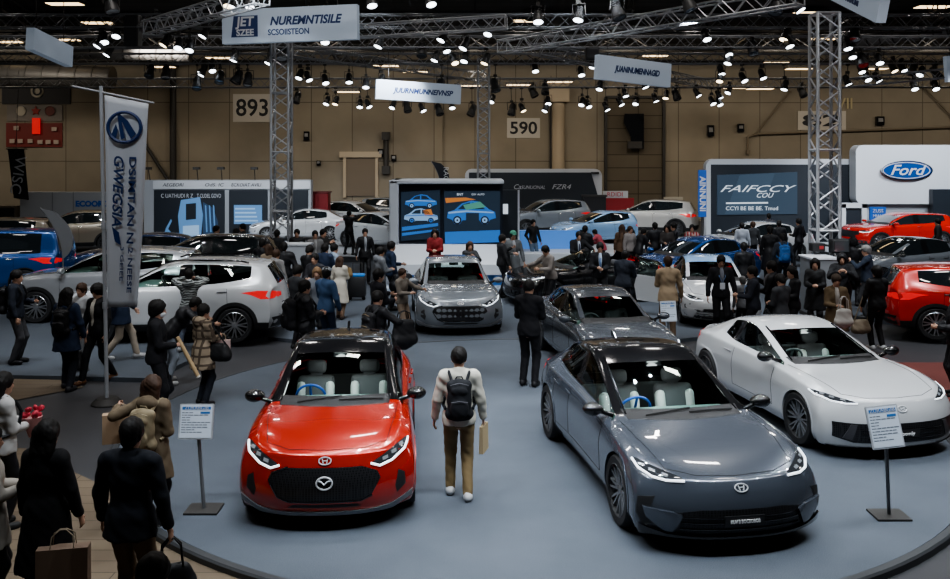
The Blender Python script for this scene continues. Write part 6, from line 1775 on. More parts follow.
# ---------------------------------------------------------------- the cars
# heading h: degrees turned from facing the camera (-Y) towards +X;  rz of local +x
def heading(h): a = math.radians(h); return math.atan2(-math.cos(a), math.sin(a))
P_red = paint('red paint', (.40, .014, .004), .25, .24); P_grey = paint('graphite paint', (.075, .088, .110), .35, .24); P_white = paint('pearl white paint', (.50, .51, .52), .05, .25)
P_silver = paint('silver grey paint', (.22, .24, .265), .3, .26); P_dgrey = paint('dark grey paint', (.075, .085, .10), .3, .25); P_blue = paint('blue paint', (.012, .075, .26), .3, .25)
P_pale = paint('pale blue paint', (.22, .36, .55), .1, .25); P_blackp = paint('black paint', (.006, .006, .007), .0, .18); P_tan = paint('champagne paint', (.26, .225, .175), .4, .3)
P_dblue = paint('deep blue paint', (.012, .04, .12), .3, .25); P_red2 = paint('bright red paint', (.50, .018, .010), .1, .24)
def ptsym(root, mesh_name): pass

hb = make_car('hatch', 'bright red hatchback with black roof in the left foreground', (-1.67, 11.2, 0), heading(4.0), P_red, roofm=M_black, rim=M_rimdark, style='five', hero=True, name='hatchback_car', steerm=M_wheelblue, sc3=(1, .94, 1))
ev = make_car('fastback', 'dark graphite fastback car with black roof in the right foreground', (2.17, 10.93, 0), heading(9.5), P_grey, roofm=M_black, rim=M_rimdark, style='multi', hero=True, name='fastback_car', steerm=M_wheelblue)
ob = thing('show_card', 'small dark show card', 'card', (0, 0, 0)); bpy.data.objects.remove(ob)
cp = make_car('coupe', 'white two-door coupe at the right beside the graphite car', (4.95, 13.45, 0), heading(11.5), P_white, rim=M_rimdark, style='multi', hero=True, name='coupe_car')
# lettering and emblems on the three front cars
def front_text(car, ty, s, z, size, m, hero=True, wid=None, off=.022):
    bvh = SHELL[(ty, hero)][1]; h = bvh.ray_cast(Vector((6, 0, z)), Vector((-1, 0, 0)))
    me = text_mesh(s, size, bold=.002, width=wid); me.transform(Matrix.Translation((h[0].x+off, 0, z)) @ wallM((0, 0, 0), (0, 1, 0))); link('plate_lettering', me, m, car)
front_text(ev, 'fastback', 'KUV B BOCBOBOB', .35, .045, M_platetext, wid=.30); front_text(cp, 'coupe', 'Goovdy', .35, .06, M_platetext, wid=.24)
# winged emblem in the red car's grille
bm = bm_new(); h = SHELL[('hatch', True)][1].ray_cast(Vector((6, 0, .50)), Vector((-1, 0, 0)))[0]
q = [Vector((h.x+.012, .085*math.cos(2*PI*k/28), .515+.062*math.sin(2*PI*k/28))) for k in range(28)]; tube(bm, q, .010, 6, closed=True)
tube(bm, [(h.x+.012, -.07, .545), (h.x+.016, -.035, .535), (h.x+.018, 0, .505), (h.x+.016, .035, .535), (h.x+.012, .07, .545)], .009, 6); obj('grille_emblem', bm, M_badge, hb, 1.0)

gh = make_car('hatch', 'silver grey hatchback facing forward in front of the screen stand', (-.50, 21.2, 0), heading(5.5), P_silver, rim=M_rimdark, style='multi', hero=False, name='hatchback_car', interior=True, scale=.97, seatm=M_seatdark)
ds = make_car('saloon', 'dark grey saloon behind the graphite fastback, beside the man in a suit', (2.36, 16.75, 0), heading(10), P_dgrey, rim=M_rimdark, style='multi', hero=False, name='saloon_car', interior=True, scale=.95, seatm=M_seatdark)
WS = make_car('suv', 'large white sport utility car at left with a red tail light, crowd beside its tail', (-6.35, 19.25, 0), heading(-86), P_white, rim=M_rimsilver, style='multi', name='utility_car', interior=True, seatm=M_seatdark)
make_car('suv', 'silver white utility car at the far left, behind the man in the dark jacket', (-8.75, 21.65, 0), heading(-88), paint('silver white paint', (.36, .37, .385), .4, .25), rim=M_rimsilver, style='multi', name='utility_car', interior=True, seatm=M_seatdark)
make_car('van', 'boxy blue van at the left edge behind the silver white car', (-13.8, 25.4, 0), heading(-84), P_blue, name='van_car')
make_car('suv', 'champagne utility car behind the blue van at the left edge', (-17.3, 32.2, 0), heading(-80), P_tan, name='utility_car')
make_car('suv', 'champagne roofed utility car further right behind the grey feather flag', (-16.4, 36.8, 0), heading(-75), P_tan, roofm=P_tan, name='utility_car')
make_car('saloon', 'deep blue saloon half hidden behind the tall white flag', (-10.6, 28.6, 0), heading(-80), P_dblue, name='saloon_car')
make_car('suv', 'black utility car with silver roof rails behind the large white one', (-7.75, 25.2, 0), heading(-80), P_blackp, name='utility_car', style='five')
bs = [o for o in bpy.data.objects if o.get('label', '').startswith('black utility car with silver')][0]
for s, (bs, rm) in ((s, q) for s in (1, -1) for q in ((bs, M_chrome), (WS, M_black))):
    bm = bm_new(); tube(bm, [(.1, s*.60, 1.62), (-.1, s*.62, 1.68), (-1.4, s*.61, 1.66), (-1.6, s*.59, 1.61)], .022, 8); obj('roof_rail', bm, rm, bs, 1.0)
make_car('saloon', 'white saloon side-on on the left rear stage beside the truss tower', (-7.75, 39.6, .22), heading(-80), P_white, name='saloon_car', rim=M_rimsilver, scale=.95)
make_car('suv', 'white utility car at the rear behind the white saloon', (-5.9, 45.0, 0), heading(68), P_white, name='utility_car')
make_car('saloon', 'white saloon half hidden by the left side of the screen stand', (-3.5, 36.0, .22), heading(55), paint('cool white paint', (.44, .46, .48), .05, .25), name='saloon_car')
make_car('suv', 'grey utility car at the rear, just left of the screen stand', (-4.2, 49.0, 0), heading(60), P_silver, name='utility_car')
make_car('suv', 'silver utility car with dark glass behind the display counter', (3.2, 42.2, .2), heading(-66), P_silver, name='utility_car')
make_car('hatch', 'small rounded pale blue car on the centre rear stage', (5.1, 38.4, .2), heading(-68), P_pale, name='compact_car', scale=.92)
make_car('suv', 'champagne white utility car seen from behind at the rear right of centre', (8.15, 42.4, .2), heading(-108), paint('warm white paint', (.42, .40, .37), .2, .28), name='utility_car')
make_car('saloon', 'metallic blue two-tone coupe behind the man in the tan jacket', (6.5, 27.0, 0), heading(-58), P_blue, name='saloon_car', interior=False)
oc = make_car('saloon', 'white car with pale blue roof, its front door open, right of the tan-jacket man', (5.75, 22.1, 0), heading(-6), P_white, roofm=P_pale, name='saloon_car', interior=True, seatm=M_seatdark, scale=.97, tint=1)
make_car('roadster', 'black open-top car among the men in suits', (2.95, 24.2, 0), heading(-70), P_blackp, name='roadster_car', interior=True, seatm=M_seatdark)
make_car('saloon', 'white saloon side-on in front of the dark exhibition wall', (10.3, 33.6, 0), heading(-76), P_white, name='saloon_car', rim=M_rimsilver)
make_car('suv', 'red utility car on the right rear stage under the logo panel', (17.1, 36.5, .18), heading(-78), P_red2, name='utility_car', rim=M_rimsilver, sc3=(1, 1, .85))
make_car('suv', 'red utility car cut by the right edge, tail toward the crowd', (11.15, 19.3, 0), heading(76), P_red2, name='utility_car', rim=M_rimsilver, sc3=(1, 1, .91))
make_car('saloon', 'silver grey saloon with dark glass roof behind the near red car', (12.7, 27.0, 0), heading(-72), P_silver, roofm=M_darkglass, name='saloon_car')

# the open front door of the white car
dx, dy = .72, -.88
M_d = Matrix.Translation((dx, dy, 0)) @ Matrix.Rotation(math.radians(62), 4, 'Z')
bm = bm_new(); prism(bm, [(-1.05, .34), (-.06, .30), (0, .5), (0, .92), (-1.05, .98), (-1.12, .7)], .09, M_d @ Matrix(((1, 0, 0, 0), (0, 0, -1, .045), (0, 1, 0, 0), (0, 0, 0, 1)))); bmesh.ops.recalc_face_normals(bm, faces=bm.faces); od = obj('open_door', bm, P_white, oc)
bm = bm_new(); tube(bm, [M_d @ Vector(p) for p in ((0, 0, .92), (-.55, .05, 1.34), (-1.02, .06, 1.38), (-1.06, 0, .97))], .022, 6); obj('window_frame', bm, M_black, od, 1.0)
bm = bm_new(); prism(bm, [(-.03, .93), (-.56, 1.33), (-1.01, 1.37), (-1.05, .97)], .008, M_d @ Matrix(((1, 0, 0, 0), (0, 0, -1, 0.03), (0, 1, 0, 0), (0, 0, 0, 1)))); obj('door_glass', bm, M_glass, od)
bm = bm_new(); box(bm, M_d @ Vector((-.5, .05, .64)), (.75, .05, .30), Euler((0, 0, math.radians(62)))); obj('door_lining', bm, M_seatdark, od)
# ---------------------------------------------------------------- the visitors
BK, NV, CH, GY = (.012, .012, .014), (.018, .028, .055), (.03, .031, .034), (.15, .155, .165)
BEI, TANC, OLV, DEN, BRN, CRM = (.42, .36, .27), (.30, .225, .145), (.13, .11, .075), (.05, .085, .15), (.075, .05, .035), (.44, .41, .35)
PPL = []
def who(px, yt, h, face, label, z0=None, dy=0.0, **k):
    """stand a visitor with the top of the head at photo point (px, yt)"""
    if z0 is None: z0 = gz(px, yt, h)
    Y = (CAMH-z0-h)*FPX/(yt-HOR)+dy
    x = (px-475)/FPX*Y
    if 'vox' not in k: k['vox'] = .0125 if Y < 12 else .016 if Y < 17 else .021 if Y < 24 else .027
    k.setdefault('seed', len(PPL))
    i = build_person(label, (x, Y, z0), face, h=h, **k); PPL.append(i); return i
def gz(px, yt, h):
    Y = (CAMH-h)*FPX/(yt-HOR); return GZ if (Vector(((px-475)/FPX*Y, Y))-DC.to_2d()).length > DR-.15 and Y < (15.3 if px < 300 else 17.6) else 0.0
# -- the man between the front cars
m = who(459, 349, 1.66, -2, 'man with black backpack walking away between the two front cars', top=(.47, .45, .39), pants=(.20, .145, .075), shoes=(.55, .55, .55), stance='step', arms=('relax', 'relax'), vox=.0105, hairstyle='crop', topname='shirt')
backpack(m, 'black backpack on the man between the front cars', (.014, .015, .018), trimc=(.10, .10, .11), scale=.95)
hand_bag(m['hand'][1]+Vector((.0, .0, .02)), 'flat tan paper folder bag in the walking man\'s right hand', (.42, .33, .2), size=(.24, .05, .30), rz=1.3, drop=.02, paper=True, name='paper_bag')
# -- the man in a black suit
m = who(529, 281, 1.75, 20, 'man in black suit standing beside the dark grey saloon', top=(.008, .008, .01), pants=(.008, .008, .01), shoes=BK, hairstyle='crop', coat=.02, arms=('front', 'front'), turn=-.25, vox=.014)
# -- left foreground
z = GZ
m = who(131, 421, 1.75, 8, 'man in black blazer seen from behind at lower left, carrying a bag', z, top=(.010, .012, .017), pants=(.14, .10, .065), shoes=BK, arms=('relax', 'bag'), coat=.04, inner=(.5, .55, .62), topname='blazer', vox=.012, turn=.1, wide=1.06)
hand_bag(m['hand'][1], 'black handbag hanging from the blazer man\'s right hand', BK, size=(.36, .12, .26), rz=.4, drop=.20)
m = who(47, 422, 1.65, 12, 'woman in long black coat with bobbed hair at lower left', z, top=(.006, .006, .007), pants=BK, female=True, hairstyle='bob', coat=.42, arms=('down', 'relax'), topname='coat', vox=.013)
hand_bag(m['hand'][1]+Vector((-.05, -.25, .05)), 'large brown paper shopping bag beside the woman in the black coat', (.17, .115, .08), size=(.40, .16, .40), rz=.2, drop=.14, paper=True, name='paper_bag')
m = who(152, 377, 1.60, 10, 'long-haired woman in hooded brown coat walking behind the blazer man', z, top=(.125, .095, .062), pants=BK, female=True, hairstyle='long', hair='brown', coat=.25, hood=True, arms=((-.30, .08, -.06), 'strap'), topname='coat', vox=.013)
backpack(m, 'slack beige rucksack on the back of the long-haired woman', (.22, .18, .115), scale=.95, trimc=(.3, .25, .17))
hand_bag(m['hand'][0], 'tan paper bag with red dots held by the long-haired woman', (.34, .235, .15), size=(.34, .15, .30), rz=.35, drop=.10, paper=True, name='paper_bag')
m = who(152, 558, 1.60, 20, 'person at the bottom edge, only the dark crown of the head in view', z, top=BK, hair='black', vox=.016)
m = who(2, 374, 1.62, 40, 'woman at the left edge in a white blouse holding something red', z, top=(.42, .41, .40), pants=BK, female=True, hairstyle='bob', arms=('front', 'hold'), inner=None, vox=.013)
t = thing('flower_bunch', 'bunch of red and pink flowers in the hand of the woman at the left edge', 'flowers', m['hand'][1]); bm = bm_new()
rr = random.Random(4)
for k in range(12): 
    v = bmesh.ops.create_icosphere(bm, subdivisions=2, radius=.032)['verts']; bmesh.ops.translate(bm, vec=(rr.uniform(-.09, .09), rr.uniform(-.08, .08), .10+rr.uniform(-.04, .08)), verts=v)
    for q in v: q.co += Vector((math.sin(q.co.y*90), math.sin(q.co.z*90), math.sin(q.co.x*90)))*.006
obj('petals', bm, mat('flower red', (.42, .03, .05), .7), t, 1.0); bm = bm_new(); lathe(bm, [(.0, -.14), (.03, -.14), (.11, .08), (.0, .08)], 12, 'Z'); obj('wrapping', bm, mat('wrap pink', (.45, .22, .22), .6), t, 1.0)
backpack(m, 'dark backpack with light strap on the woman at the left edge', BK)
m = who(-12, 428, 1.60, 60, 'person in cream coat half out of frame at the lower left edge', z, top=(.36, .33, .29), pants=BK, female=True, hairstyle='bob', coat=.2, arms=('front', 'front'), vox=.014)
# -- left middle
m = who(16, 271, 1.71, 80, 'man in dark navy jacket standing in profile at the far left', None, top=(.016, .020, .030), pants=(.05, .05, .055), shoes=BK, arms=('front', 'relax'), hairstyle='crop', vox=.016)
backpack(m, 'black backpack on the man at the far left', BK)
m = who(67, 289, 1.69, 5, 'woman in navy coat with black backpack, seen from behind', None, top=NV, pants=(.012, .014, .02), shoes=(.03, .03, .035), female=True, hairstyle='bob', coat=.18, arms=('relax', 'relax'), topname='coat', stance='step')
backpack(m, 'small black backpack worn over the navy coat', (.012, .012, .014), scale=.9)
m = who(98, 285, 1.69, 205, 'man in cream sweater and black vest walking beside the flag pole', None, top=(.012, .012, .014), inner=(.40, .37, .32), pants=(.010, .010, .012), shoes=(.10, .045, .02), stance='walk2', nod=.4, arms=('relax', 'relax'), hairstyle='bushy')
m = who(82, 297, 1.62, 200, 'light-coated person glimpsed between the navy coat and the cream sweater', None, dy=1.5, top=(.30, .30, .30), pants=GY, hair='brown', arms=('relax', 'relax'), female=True, hairstyle='short')
m = who(121, 270, 1.70, 70, 'person in navy coat and pale trousers striding behind the white flag', None, top=NV, pants=(.36, .31, .25), shoes=(.45, .45, .45), stance='walk', coat=.15, arms=('swing_f', 'swing_b'))
m = who(157, 302, 1.73, 75, 'masked man all in black standing in profile behind the long-haired woman', None, top=(.010, .010, .012), pants=(.010, .010, .012), shoes=BK, mask=True, arms=('down', 'hold'), hairstyle='bushy', vox=.014, turn=0)
hand_bag(m['hand'][0], 'black tote bag hanging from the masked man\'s hand', BK, size=(.36, .12, .34), rz=.9, drop=.16)
t = thing('cardboard_tube', 'long tan cardboard tube held by the masked man', 'tube', m['hand'][1]); bm = bm_new(); tube(bm, [(-.06, 0, .12), (.24, .02, -.46)], .030, 12); obj('tube_body', bm, mat('cardboard', (.34, .24, .13), .8), t, 1.0); bm = bm_new(); tube(bm, [(.235, .02, -.45), (.245, .02, -.47)], .032, 12); obj('end_cap', bm, mat('cap white', (.5, .48, .44), .6), t, 1.0)
M_plaid = brick_mat('plaid cloth', (.30, .235, .165), (.36, .29, .21), (.10, .075, .055), .11, .13, .018, .85, 'XZ')
m = who(203, 305, 1.54, 40, 'woman in beige plaid coat with black shoulder bag near the red car', None, topmat=M_plaid, pants=(.012, .014, .02), shoes=BK, female=True, coat=.22, hood=True, arms=('relax', 'front'), topname='coat', vox=.014)
hand_bag(m['waist']+m['M'].to_3x3() @ Vector((.22, .12, .12)), 'black leather shoulder bag on the plaid-coated woman', (.010, .010, .011), size=(.40, .15, .26), rz=-.3, drop=.10, strap=[m['sh'][1]+Vector((0, 0, .09))])
hand_bag(m['hand'][1]+Vector((.0, 0, .03)), 'white shopping bag with red print held by the plaid-coated woman', (.42, .30, .28), size=(.26, .08, .22), rz=.2, drop=.10, paper=True, name='paper_bag')
def zebra():
    m_ = mat('zebra cloth', (.3, .3, .3), .8); nt = m_.node_tree; tc = nt.nodes.new('ShaderNodeTexCoord'); w = nt.nodes.new('ShaderNodeTexWave'); w.inputs['Scale'].default_value = 7; w.inputs['Distortion'].default_value = 9; w.inputs['Detail'].default_value = 2
    r = nt.nodes.new('ShaderNodeValToRGB'); r.color_ramp.elements[0].position = .4; r.color_ramp.elements[1].position = .55; r.color_ramp.elements[0].color = (.03, .035, .035, 1); r.color_ramp.elements[1].color = (.34, .36, .35, 1)
    w.bands_direction = 'Z'; nt.links.new(tc.outputs['Object'], w.inputs[0]); nt.links.new(w.outputs['Fac'], r.inputs[0]); nt.links.new(r.outputs[0], nt.nodes['Principled BSDF'].inputs['Base Color']); return m_
m = who(189, 270, 1.60, -10, 'person in zebra-striped hoodie taking a picture of the white utility car', None, topmat=zebra(), pants=(.10, .12, .16), shoes=(.4, .4, .4), arms=('raise', 'raise'), hood=True, topname='hoodie', stance='wide')
t = thing('camera', 'black camera raised by the person in the zebra-striped hoodie', 'camera', (m['hand'][0]+m['hand'][1])/2+Vector((0, .02, .03))); bm = bm_new(); box(bm, (0, 0, 0), (.14, .07, .10), bev=.015); obj('camera_body', bm, M_plastic, t); bm = bm_new(); lathe(bm, [(.0, .14), (.04, .14), (.045, .03)], 14, 'Y'); obj('lens_barrel', bm, M_black, t, .7)
m = who(168, 292, 1.62, 60, 'person in black jacket leaning toward the white utility car behind the masked man', None, dy=.3, top=BK, pants=(.22, .25, .29), shoes=(.35, .35, .35), arms=('out', 'out'), lean=.75, stance='wide')
# -- left crowd near the grey counter
def crowd(*rows):
    for r in rows: who(*r[:5], **r[5])
crowd(
 (216, 226, 1.70, 80, 'man in dark coat in profile by the black utility car\'s rear', dict(top=CH, pants=BK, arms=('pocket', 'pocket'), hairstyle='short')),
 (236, 229, 1.66, 60, 'visitor in black hooded jacket right of the man in profile', dict(top=BK, pants=CH, hood=True, arms=('front', 'front'), hairstyle='bob', female=True)),
 (243, 226, 1.70, 250, 'dark-suited visitor facing left, standing behind the black hooded jacket', dict(top=(.03, .025, .022), pants=BK, dy=.8, arms=('phone', 'relax'))),
 (262, 234, 1.68, 20, 'black-coated visitor at the left end of the grey counter', dict(dy=-1.7, top=BK, pants=BK, arms=('relax', 'relax'), stance='step')),
 (268, 245, 1.60, 320, 'brown-haired visitor in beige knit in front of the left end of the grey counter', dict(top=(.20, .155, .11), pants=BK, hair='brown', female=True, hairstyle='bob')),
 (276, 250, 1.62, 30, 'visitor in grey hooded top with dark bag near the white car\'s tail', dict(top=(.17, .165, .16), pants=BK, hood=True, hair='brown', arms=('strap', 'relax'))),
 (284, 243, 1.70, 350, 'tall visitor in black padded coat left of the grey counter face', dict(top=BK, pants=BK, puffy=.015, arms=('pocket', 'pocket'))),
 (277, 234, 1.66, 10, 'dark-haired visitor behind the counter, second head from its left', dict(top=CH, pants=BK, dy=1.2)),
 (297, 233, 1.66, 180, 'visitor in black facing forward behind the middle of the grey counter', dict(top=BK, pants=BK, dy=1.2)),
 (315, 234, 1.70, 160, 'man with grey scarf behind the right end of the grey counter', dict(top=(.16, .16, .16), pants=BK, dy=1.0, inner=(.3, .3, .3))),
 (309, 246, 1.68, 30, 'black-coated visitor right of the grey counter, head bowed', dict(top=BK, pants=BK, nod=.5, arms=('hold', 'hold'))),
 (315, 254, 1.62, 200, 'dark-jacketed man facing forward in the middle of the counter crowd', dict(top=(.022, .022, .026), pants=BK, arms=('front', 'front'))),
 (323, 231, 1.72, 120, 'tall man in dark jacket at the right back of the counter crowd', dict(top=(.025, .023, .022), pants=BK, dy=.6, arms=('phone', 'phone'))),
 (325, 247, 1.66, 20, 'visitor in navy jacket with pale sleeve, right edge of the counter crowd', dict(dy=0.7, top=NV, pants=BK, arms=('relax', 'front'))),
 (334, 246, 1.60, 60, 'visitor in pale blue shirt turned right at the counter crowd', dict(top=(.28, .34, .42), pants=(.05, .06, .08), dy=.4)),
 (297, 266, 1.66, 40, 'dark-haired man looking down, behind the black puffer jacket', dict(top=CH, pants=BK, nod=.45, arms=('hold', 'hold'))),
 (317, 268, 1.60, 180, 'fair-haired woman in grey coat facing forward behind the denim jacket', dict(top=(.15, .16, .18), pants=BK, hair='tan', female=True, hairstyle='bob')),
)
m = who(304, 281, 1.70, 60, 'man in black puffer jacket with black backpack behind the red car', None, top=(.012, .012, .014), pants=BK, puffy=.02, arms=('front', 'front'), turn=.2)
backpack(m, 'bulky black backpack on the man in the puffer jacket', (.010, .010, .012), scale=1.1)
m = who(326, 268, 1.68, 30, 'man in blue denim jacket and grey cap behind the red car', None, top=(.035, .065, .125), pants=(.02, .03, .055), hat=('cap', (.17, .18, .19)), arms=('front', 'relax'), turn=.4)
m = who(340, 257, 1.46, 15, 'woman in pale beige coat dress walking away in the centre left', None, top=(.42, .39, .33), pants=(.22, .15, .10), shoes=(.05, .035, .03), female=True, hairstyle='bob', hair='brown', coat=.40, stance='step', arms=('relax', 'front'), topname='coat_dress')
hand_bag(m['hand'][1]+Vector((.06, 0, .25)), 'tan shoulder bag on the woman in the pale coat dress', (.28, .19, .09), size=(.26, .12, .26), rz=1.2, drop=.04, strap=[m['sh'][1]+Vector((0, 0, .08))])
t = thing('suitcase', 'black suitcase with a bright blue top standing right of the pale coat dress', 'suitcase', G(357, 300)); bm = bm_new(); box(bm, (0, 0, .36), (.48, .26, .56), bev=.06); obj('case_body', bm, M_plastic, t, .7); bm = bm_new(); box(bm, (0, 0, .67), (.42, .24, .08), bev=.03); obj('blue_top', bm, mat('case blue', (.03, .22, .6), .5), t, .7)
bm = bm_new(); tube(bm, [(-.12, .08, .6), (-.12, .08, .98), (.12, .08, .98), (.12, .08, .6)], .014, 6); obj('pull_handle', bm, M_steel, t, 1.0)
for x in (-.18, .18):
    bm = bm_new(); lathe(bm, [(.0, -.02), (.05, -.02), (.05, .02), (.0, .02)], 12, 'Y', (x, 0, .05)); obj('castor', bm, M_ink, t, .7)
m = who(349, 211, 1.62, 20, 'dark figure standing up on the rear stage aiming a camera at the white saloons', .22, top=BK, pants=BK, arms=('raise', 'raise'), stance='wide')
m = who(365, 229, 1.66, 165, 'man in dark suit and pale shirt facing forward, left of the screen stand', None, top=BK, pants=BK, inner=(.32, .34, .37), arms=('relax', 'relax'), coat=.05, stance='step')
m = who(380, 245, 1.64, 60, 'visitor in grey hooded jacket in profile near the screen stand', None, dy=-0.6, top=(.13, .135, .145), pants=CH, hood=True, arms=('front', 'front'))
m = who(391, 242, 1.70, 70, 'visitor in blue-black jacket right of the grey hooded jacket', None, top=(.015, .025, .05), pants=BK, arms=('front', 'relax'))
hand_bag(m['hand'][1]+Vector((.10, -.1, .25)), 'big black duffel bag on the arm of the blue-black jacket', BK, size=(.55, .26, .40), rz=.5, drop=.10)
m = who(378, 270, 1.70, 60, 'man in black coat turned right behind the crew-cut man', None, top=(.012, .012, .016), pants=BK, arms=('out', 'front'))
m = who(377, 292, 1.66, 40, 'crew-cut man in black jacket with tan backpack straps behind the red car', None, top=(.012, .012, .014), pants=BK, hairstyle='crop', arms=('out', 'out'))
backpack(m, 'black backpack with tan straps on the crew-cut man', BK, trimc=(.25, .19, .12), scale=.9)
hand_bag(P(404, 311, 14.35), 'large black tote bag hanging in front of the crew-cut man', (.008, .008, .009), size=(.42, .16, .50), rz=.5, drop=.10)
m = who(402, 272, 1.45, 120, 'small brown-haired child facing right beside the crew-cut man', None, dy=.5, top=(.14, .12, .10), pants=(.2, .15, .11), hair='brown', arms=('out', 'front'))
m = who(435, 223, 1.58, 180, 'woman in red jacket standing before the screen', .36, -2.35, top=(.16, .015, .016), pants=CH, female=True, hairstyle='long', arms=('front', 'front'), vox=.022)
m = who(470, 242, 1.60, 170, 'brown-haired woman in dark top behind the silver grey hatchback', None, top=BK, pants=BK, female=True, hair='brown', hairstyle='bob', arms=('phone', 'front'))
# -- centre
m = who(502, 235, 1.70, 70, 'visitor in black jacket with a dark bag, left of the grey overcoat', None, dy=0, top=(.018, .018, .02), pants=BK, arms=('phone', 'relax'), stance='step')
hand_bag(m['hand'][1], 'dark shoulder bag hanging at the hip of the black jacket visitor', BK, size=(.40, .16, .28), rz=.3, drop=.08)
m = who(513, 229, 1.76, 165, 'tall man in grey overcoat and pale jeans with a green cap', None, dy=-0.8, top=(.10, .105, .11), pants=(.13, .17, .22), coat=.15, inner=(.25, .25, .26), hat=('cap', (.05, .16, .11)), stance='walk', arms=('relax', 'front'))
m = who(533, 216, 1.62, 150, 'man in black jacket and jeans standing by the display counter', 0, dy=-2.1, top=BK, pants=(.10, .14, .20), arms=('relax', 'pocket'))
m = who(551, 245, 1.66, 240, 'man in grey checked jacket bending over the black open-top car', None, top=(.17, .15, .135), pants=BK, lean=.22, nod=.45, arms=('front', 'out'))
m = who(577, 238, 1.72, 170, 'man in black suit and dark tie leaning on the far side of the black car', None, dy=2.4, top=(.010, .010, .012), inner=(.38, .42, .48), tie=(.02, .025, .05), pants=BK, lean=.25, arms=('out', 'front'))
m = who(585, 226, 1.68, 20, 'man in black seen from behind at the display counter', None, top=BK, pants=BK, arms=('front', 'front'))
m = who(600, 243, 1.72, 185, 'man in black suit with pale blue tie looking down, right of the black car', None, top=(.010, .010, .012), inner=(.36, .42, .52), tie=(.10, .16, .28), pants=BK, nod=.35, arms=('hold', 'front'))
m = who(623, 251, 1.66, 30, 'man in dark padded jacket bending beside the blue coupe', None, top=(.020, .024, .034), pants=(.03, .03, .04), puffy=.012, lean=.2, arms=('front', 'front'))
m = who(668, 257, 1.74, 5, 'man in tan jacket seen from behind beside the open car door', None, top=(.33, .25, .165), pants=(.13, .09, .06), hair='brown', coat=.05, arms=('front', 'relax'), vox=.018)
crowd(
 (622, 225, 1.64, 10, 'woman with long brown hair in brown coat behind the blue coupe', dict(top=(.09, .055, .035), pants=BK, female=True, hairstyle='long', hair='brown', coat=.3)),
 (630, 228, 1.60, 150, 'visitor with pale face right of the long brown hair', dict(top=(.2, .18, .17), pants=BK, hair='brown', dy=.6)),
 (638, 232, 1.58, 60, 'dark-haired visitor bending over the blue coupe', dict(dy=1.7, top=BK, pants=BK, lean=.35, arms=('front', 'front'))),
 (655, 223, 1.70, 0, 'broad man in black seen from behind past the blue coupe', dict(top=BK, pants=BK, wide=1.12)),
 (667, 225, 1.66, 200, 'woman in dark coat talking, left of the pair behind the blue coupe', dict(top=(.035, .03, .028), pants=BK, female=True, hairstyle='bob', arms=('relax', 'front'))),
 (674, 224, 1.68, 270, 'man in black turned left, right of the pair behind the blue coupe', dict(top=BK, pants=BK, arms=('front', 'front'), dy=.3)),
 (603, 229, 1.45, 300, 'person in pink-red jacket bending beside the pale blue car', dict(top=(.36, .07, .09), pants=BK, lean=.5, arms=('out', 'front'), dy=.5)),
 (692, 225, 1.64, 190, 'visitor in red and white striped jacket beyond the blue coupe', dict(topmat=brick_mat('red stripe cloth', (.34, .045, .05), (.34, .045, .05), (.45, .40, .38), .09, 5, .02, .8, 'XZ'), pants=GY, arms=('phone', 'relax'))),
)
# -- right crowd
m = who(721, 256, 1.74, 185, 'man in black jacket with white badge on a lanyard before the white car', None, top=(.014, .014, .017), inner=(.16, .17, .2), pants=(.010, .010, .012), badge=True, arms=('relax', 'relax'), nod=.35, stance='step', vox=.018)
crowd(
 (744, 243, 1.68, 0, 'man in black seen from behind, right of the badge wearer', dict(top=BK, pants=BK)),
 (743, 263, 1.30, 350, 'short grey-haired person behind the badge wearer', dict(top=GY, pants=BK, hair='grey', dy=-2.5)),
 (753, 267, 1.70, 285, 'man in dark navy jacket in profile facing left with a badge', dict(top=(.018, .020, .028), pants=BK, badge=True, arms=('front', 'front'))),
 (772, 262, 1.70, 300, 'man in black turned left behind the navy profile man', dict(top=BK, pants=BK, inner=(.2, .2, .22), arms=('front', 'phone'))),
 (781, 271, 1.58, 330, 'bowed visitor in dark coat between the two lanyard wearers', dict(dy=-0.6, top=CH, pants=BK, nod=.5, arms=('hold', 'hold'))),
 (792, 267, 1.64, 250, 'woman in black with long hair and pale blue lanyard facing left', dict(top=BK, pants=BK, female=True, hairstyle='long', badge=True, arms=('hold', 'hold'), inner=(.3, .36, .42))),
 (770, 227, 1.74, 10, 'tall visitor in long black coat in front of the white saloon', dict(top=BK, pants=BK, coat=.4)),
 (815, 259, 1.62, 200, 'woman in black dress with white collar standing before the pedestal', dict(top=(.010, .010, .011), pants=BK, female=True, hairstyle='long', coat=.3, arms=('front', 'front'))),
)
m = who(783, 234, 1.68, 5, 'visitor in dark top with a blue backpack in the right crowd', None, top=(.03, .035, .045), pants=BK, arms=('relax', 'relax'))
backpack(m, 'bright blue backpack in the right crowd', (.03, .11, .30))
t = m = who(836, 275, 1.64, 190, 'woman in brown coat with pale scarf and bag in front of the pedestal', None, top=(.12, .085, .05), inner=(.36, .34, .31), pants=BRN, female=True, hairstyle='short', hair='brown', hat=('beanie', (.06, .045, .035)), coat=.25, arms=('relax', 'front'), topname='coat')
hand_bag(m['hand'][1]+Vector((.05, -.05, .2)), 'pale cloth tote on the arm of the woman in the brown coat', (.36, .34, .31), size=(.34, .12, .38), rz=.1, drop=.2)
m = who(842, 254, 1.68, 200, 'person in black patterned coat with hood up behind the brown coat', None, top=(.02, .02, .022), pants=BK, hat=('hood', BK), puffy=.015, arms=('phone', 'phone'))
m = who(853, 238, 1.74, 30, 'tall person in black hood right of the truss tower', None, top=BK, pants=BK, hat=('hood', (.012, .012, .013)), coat=.2)
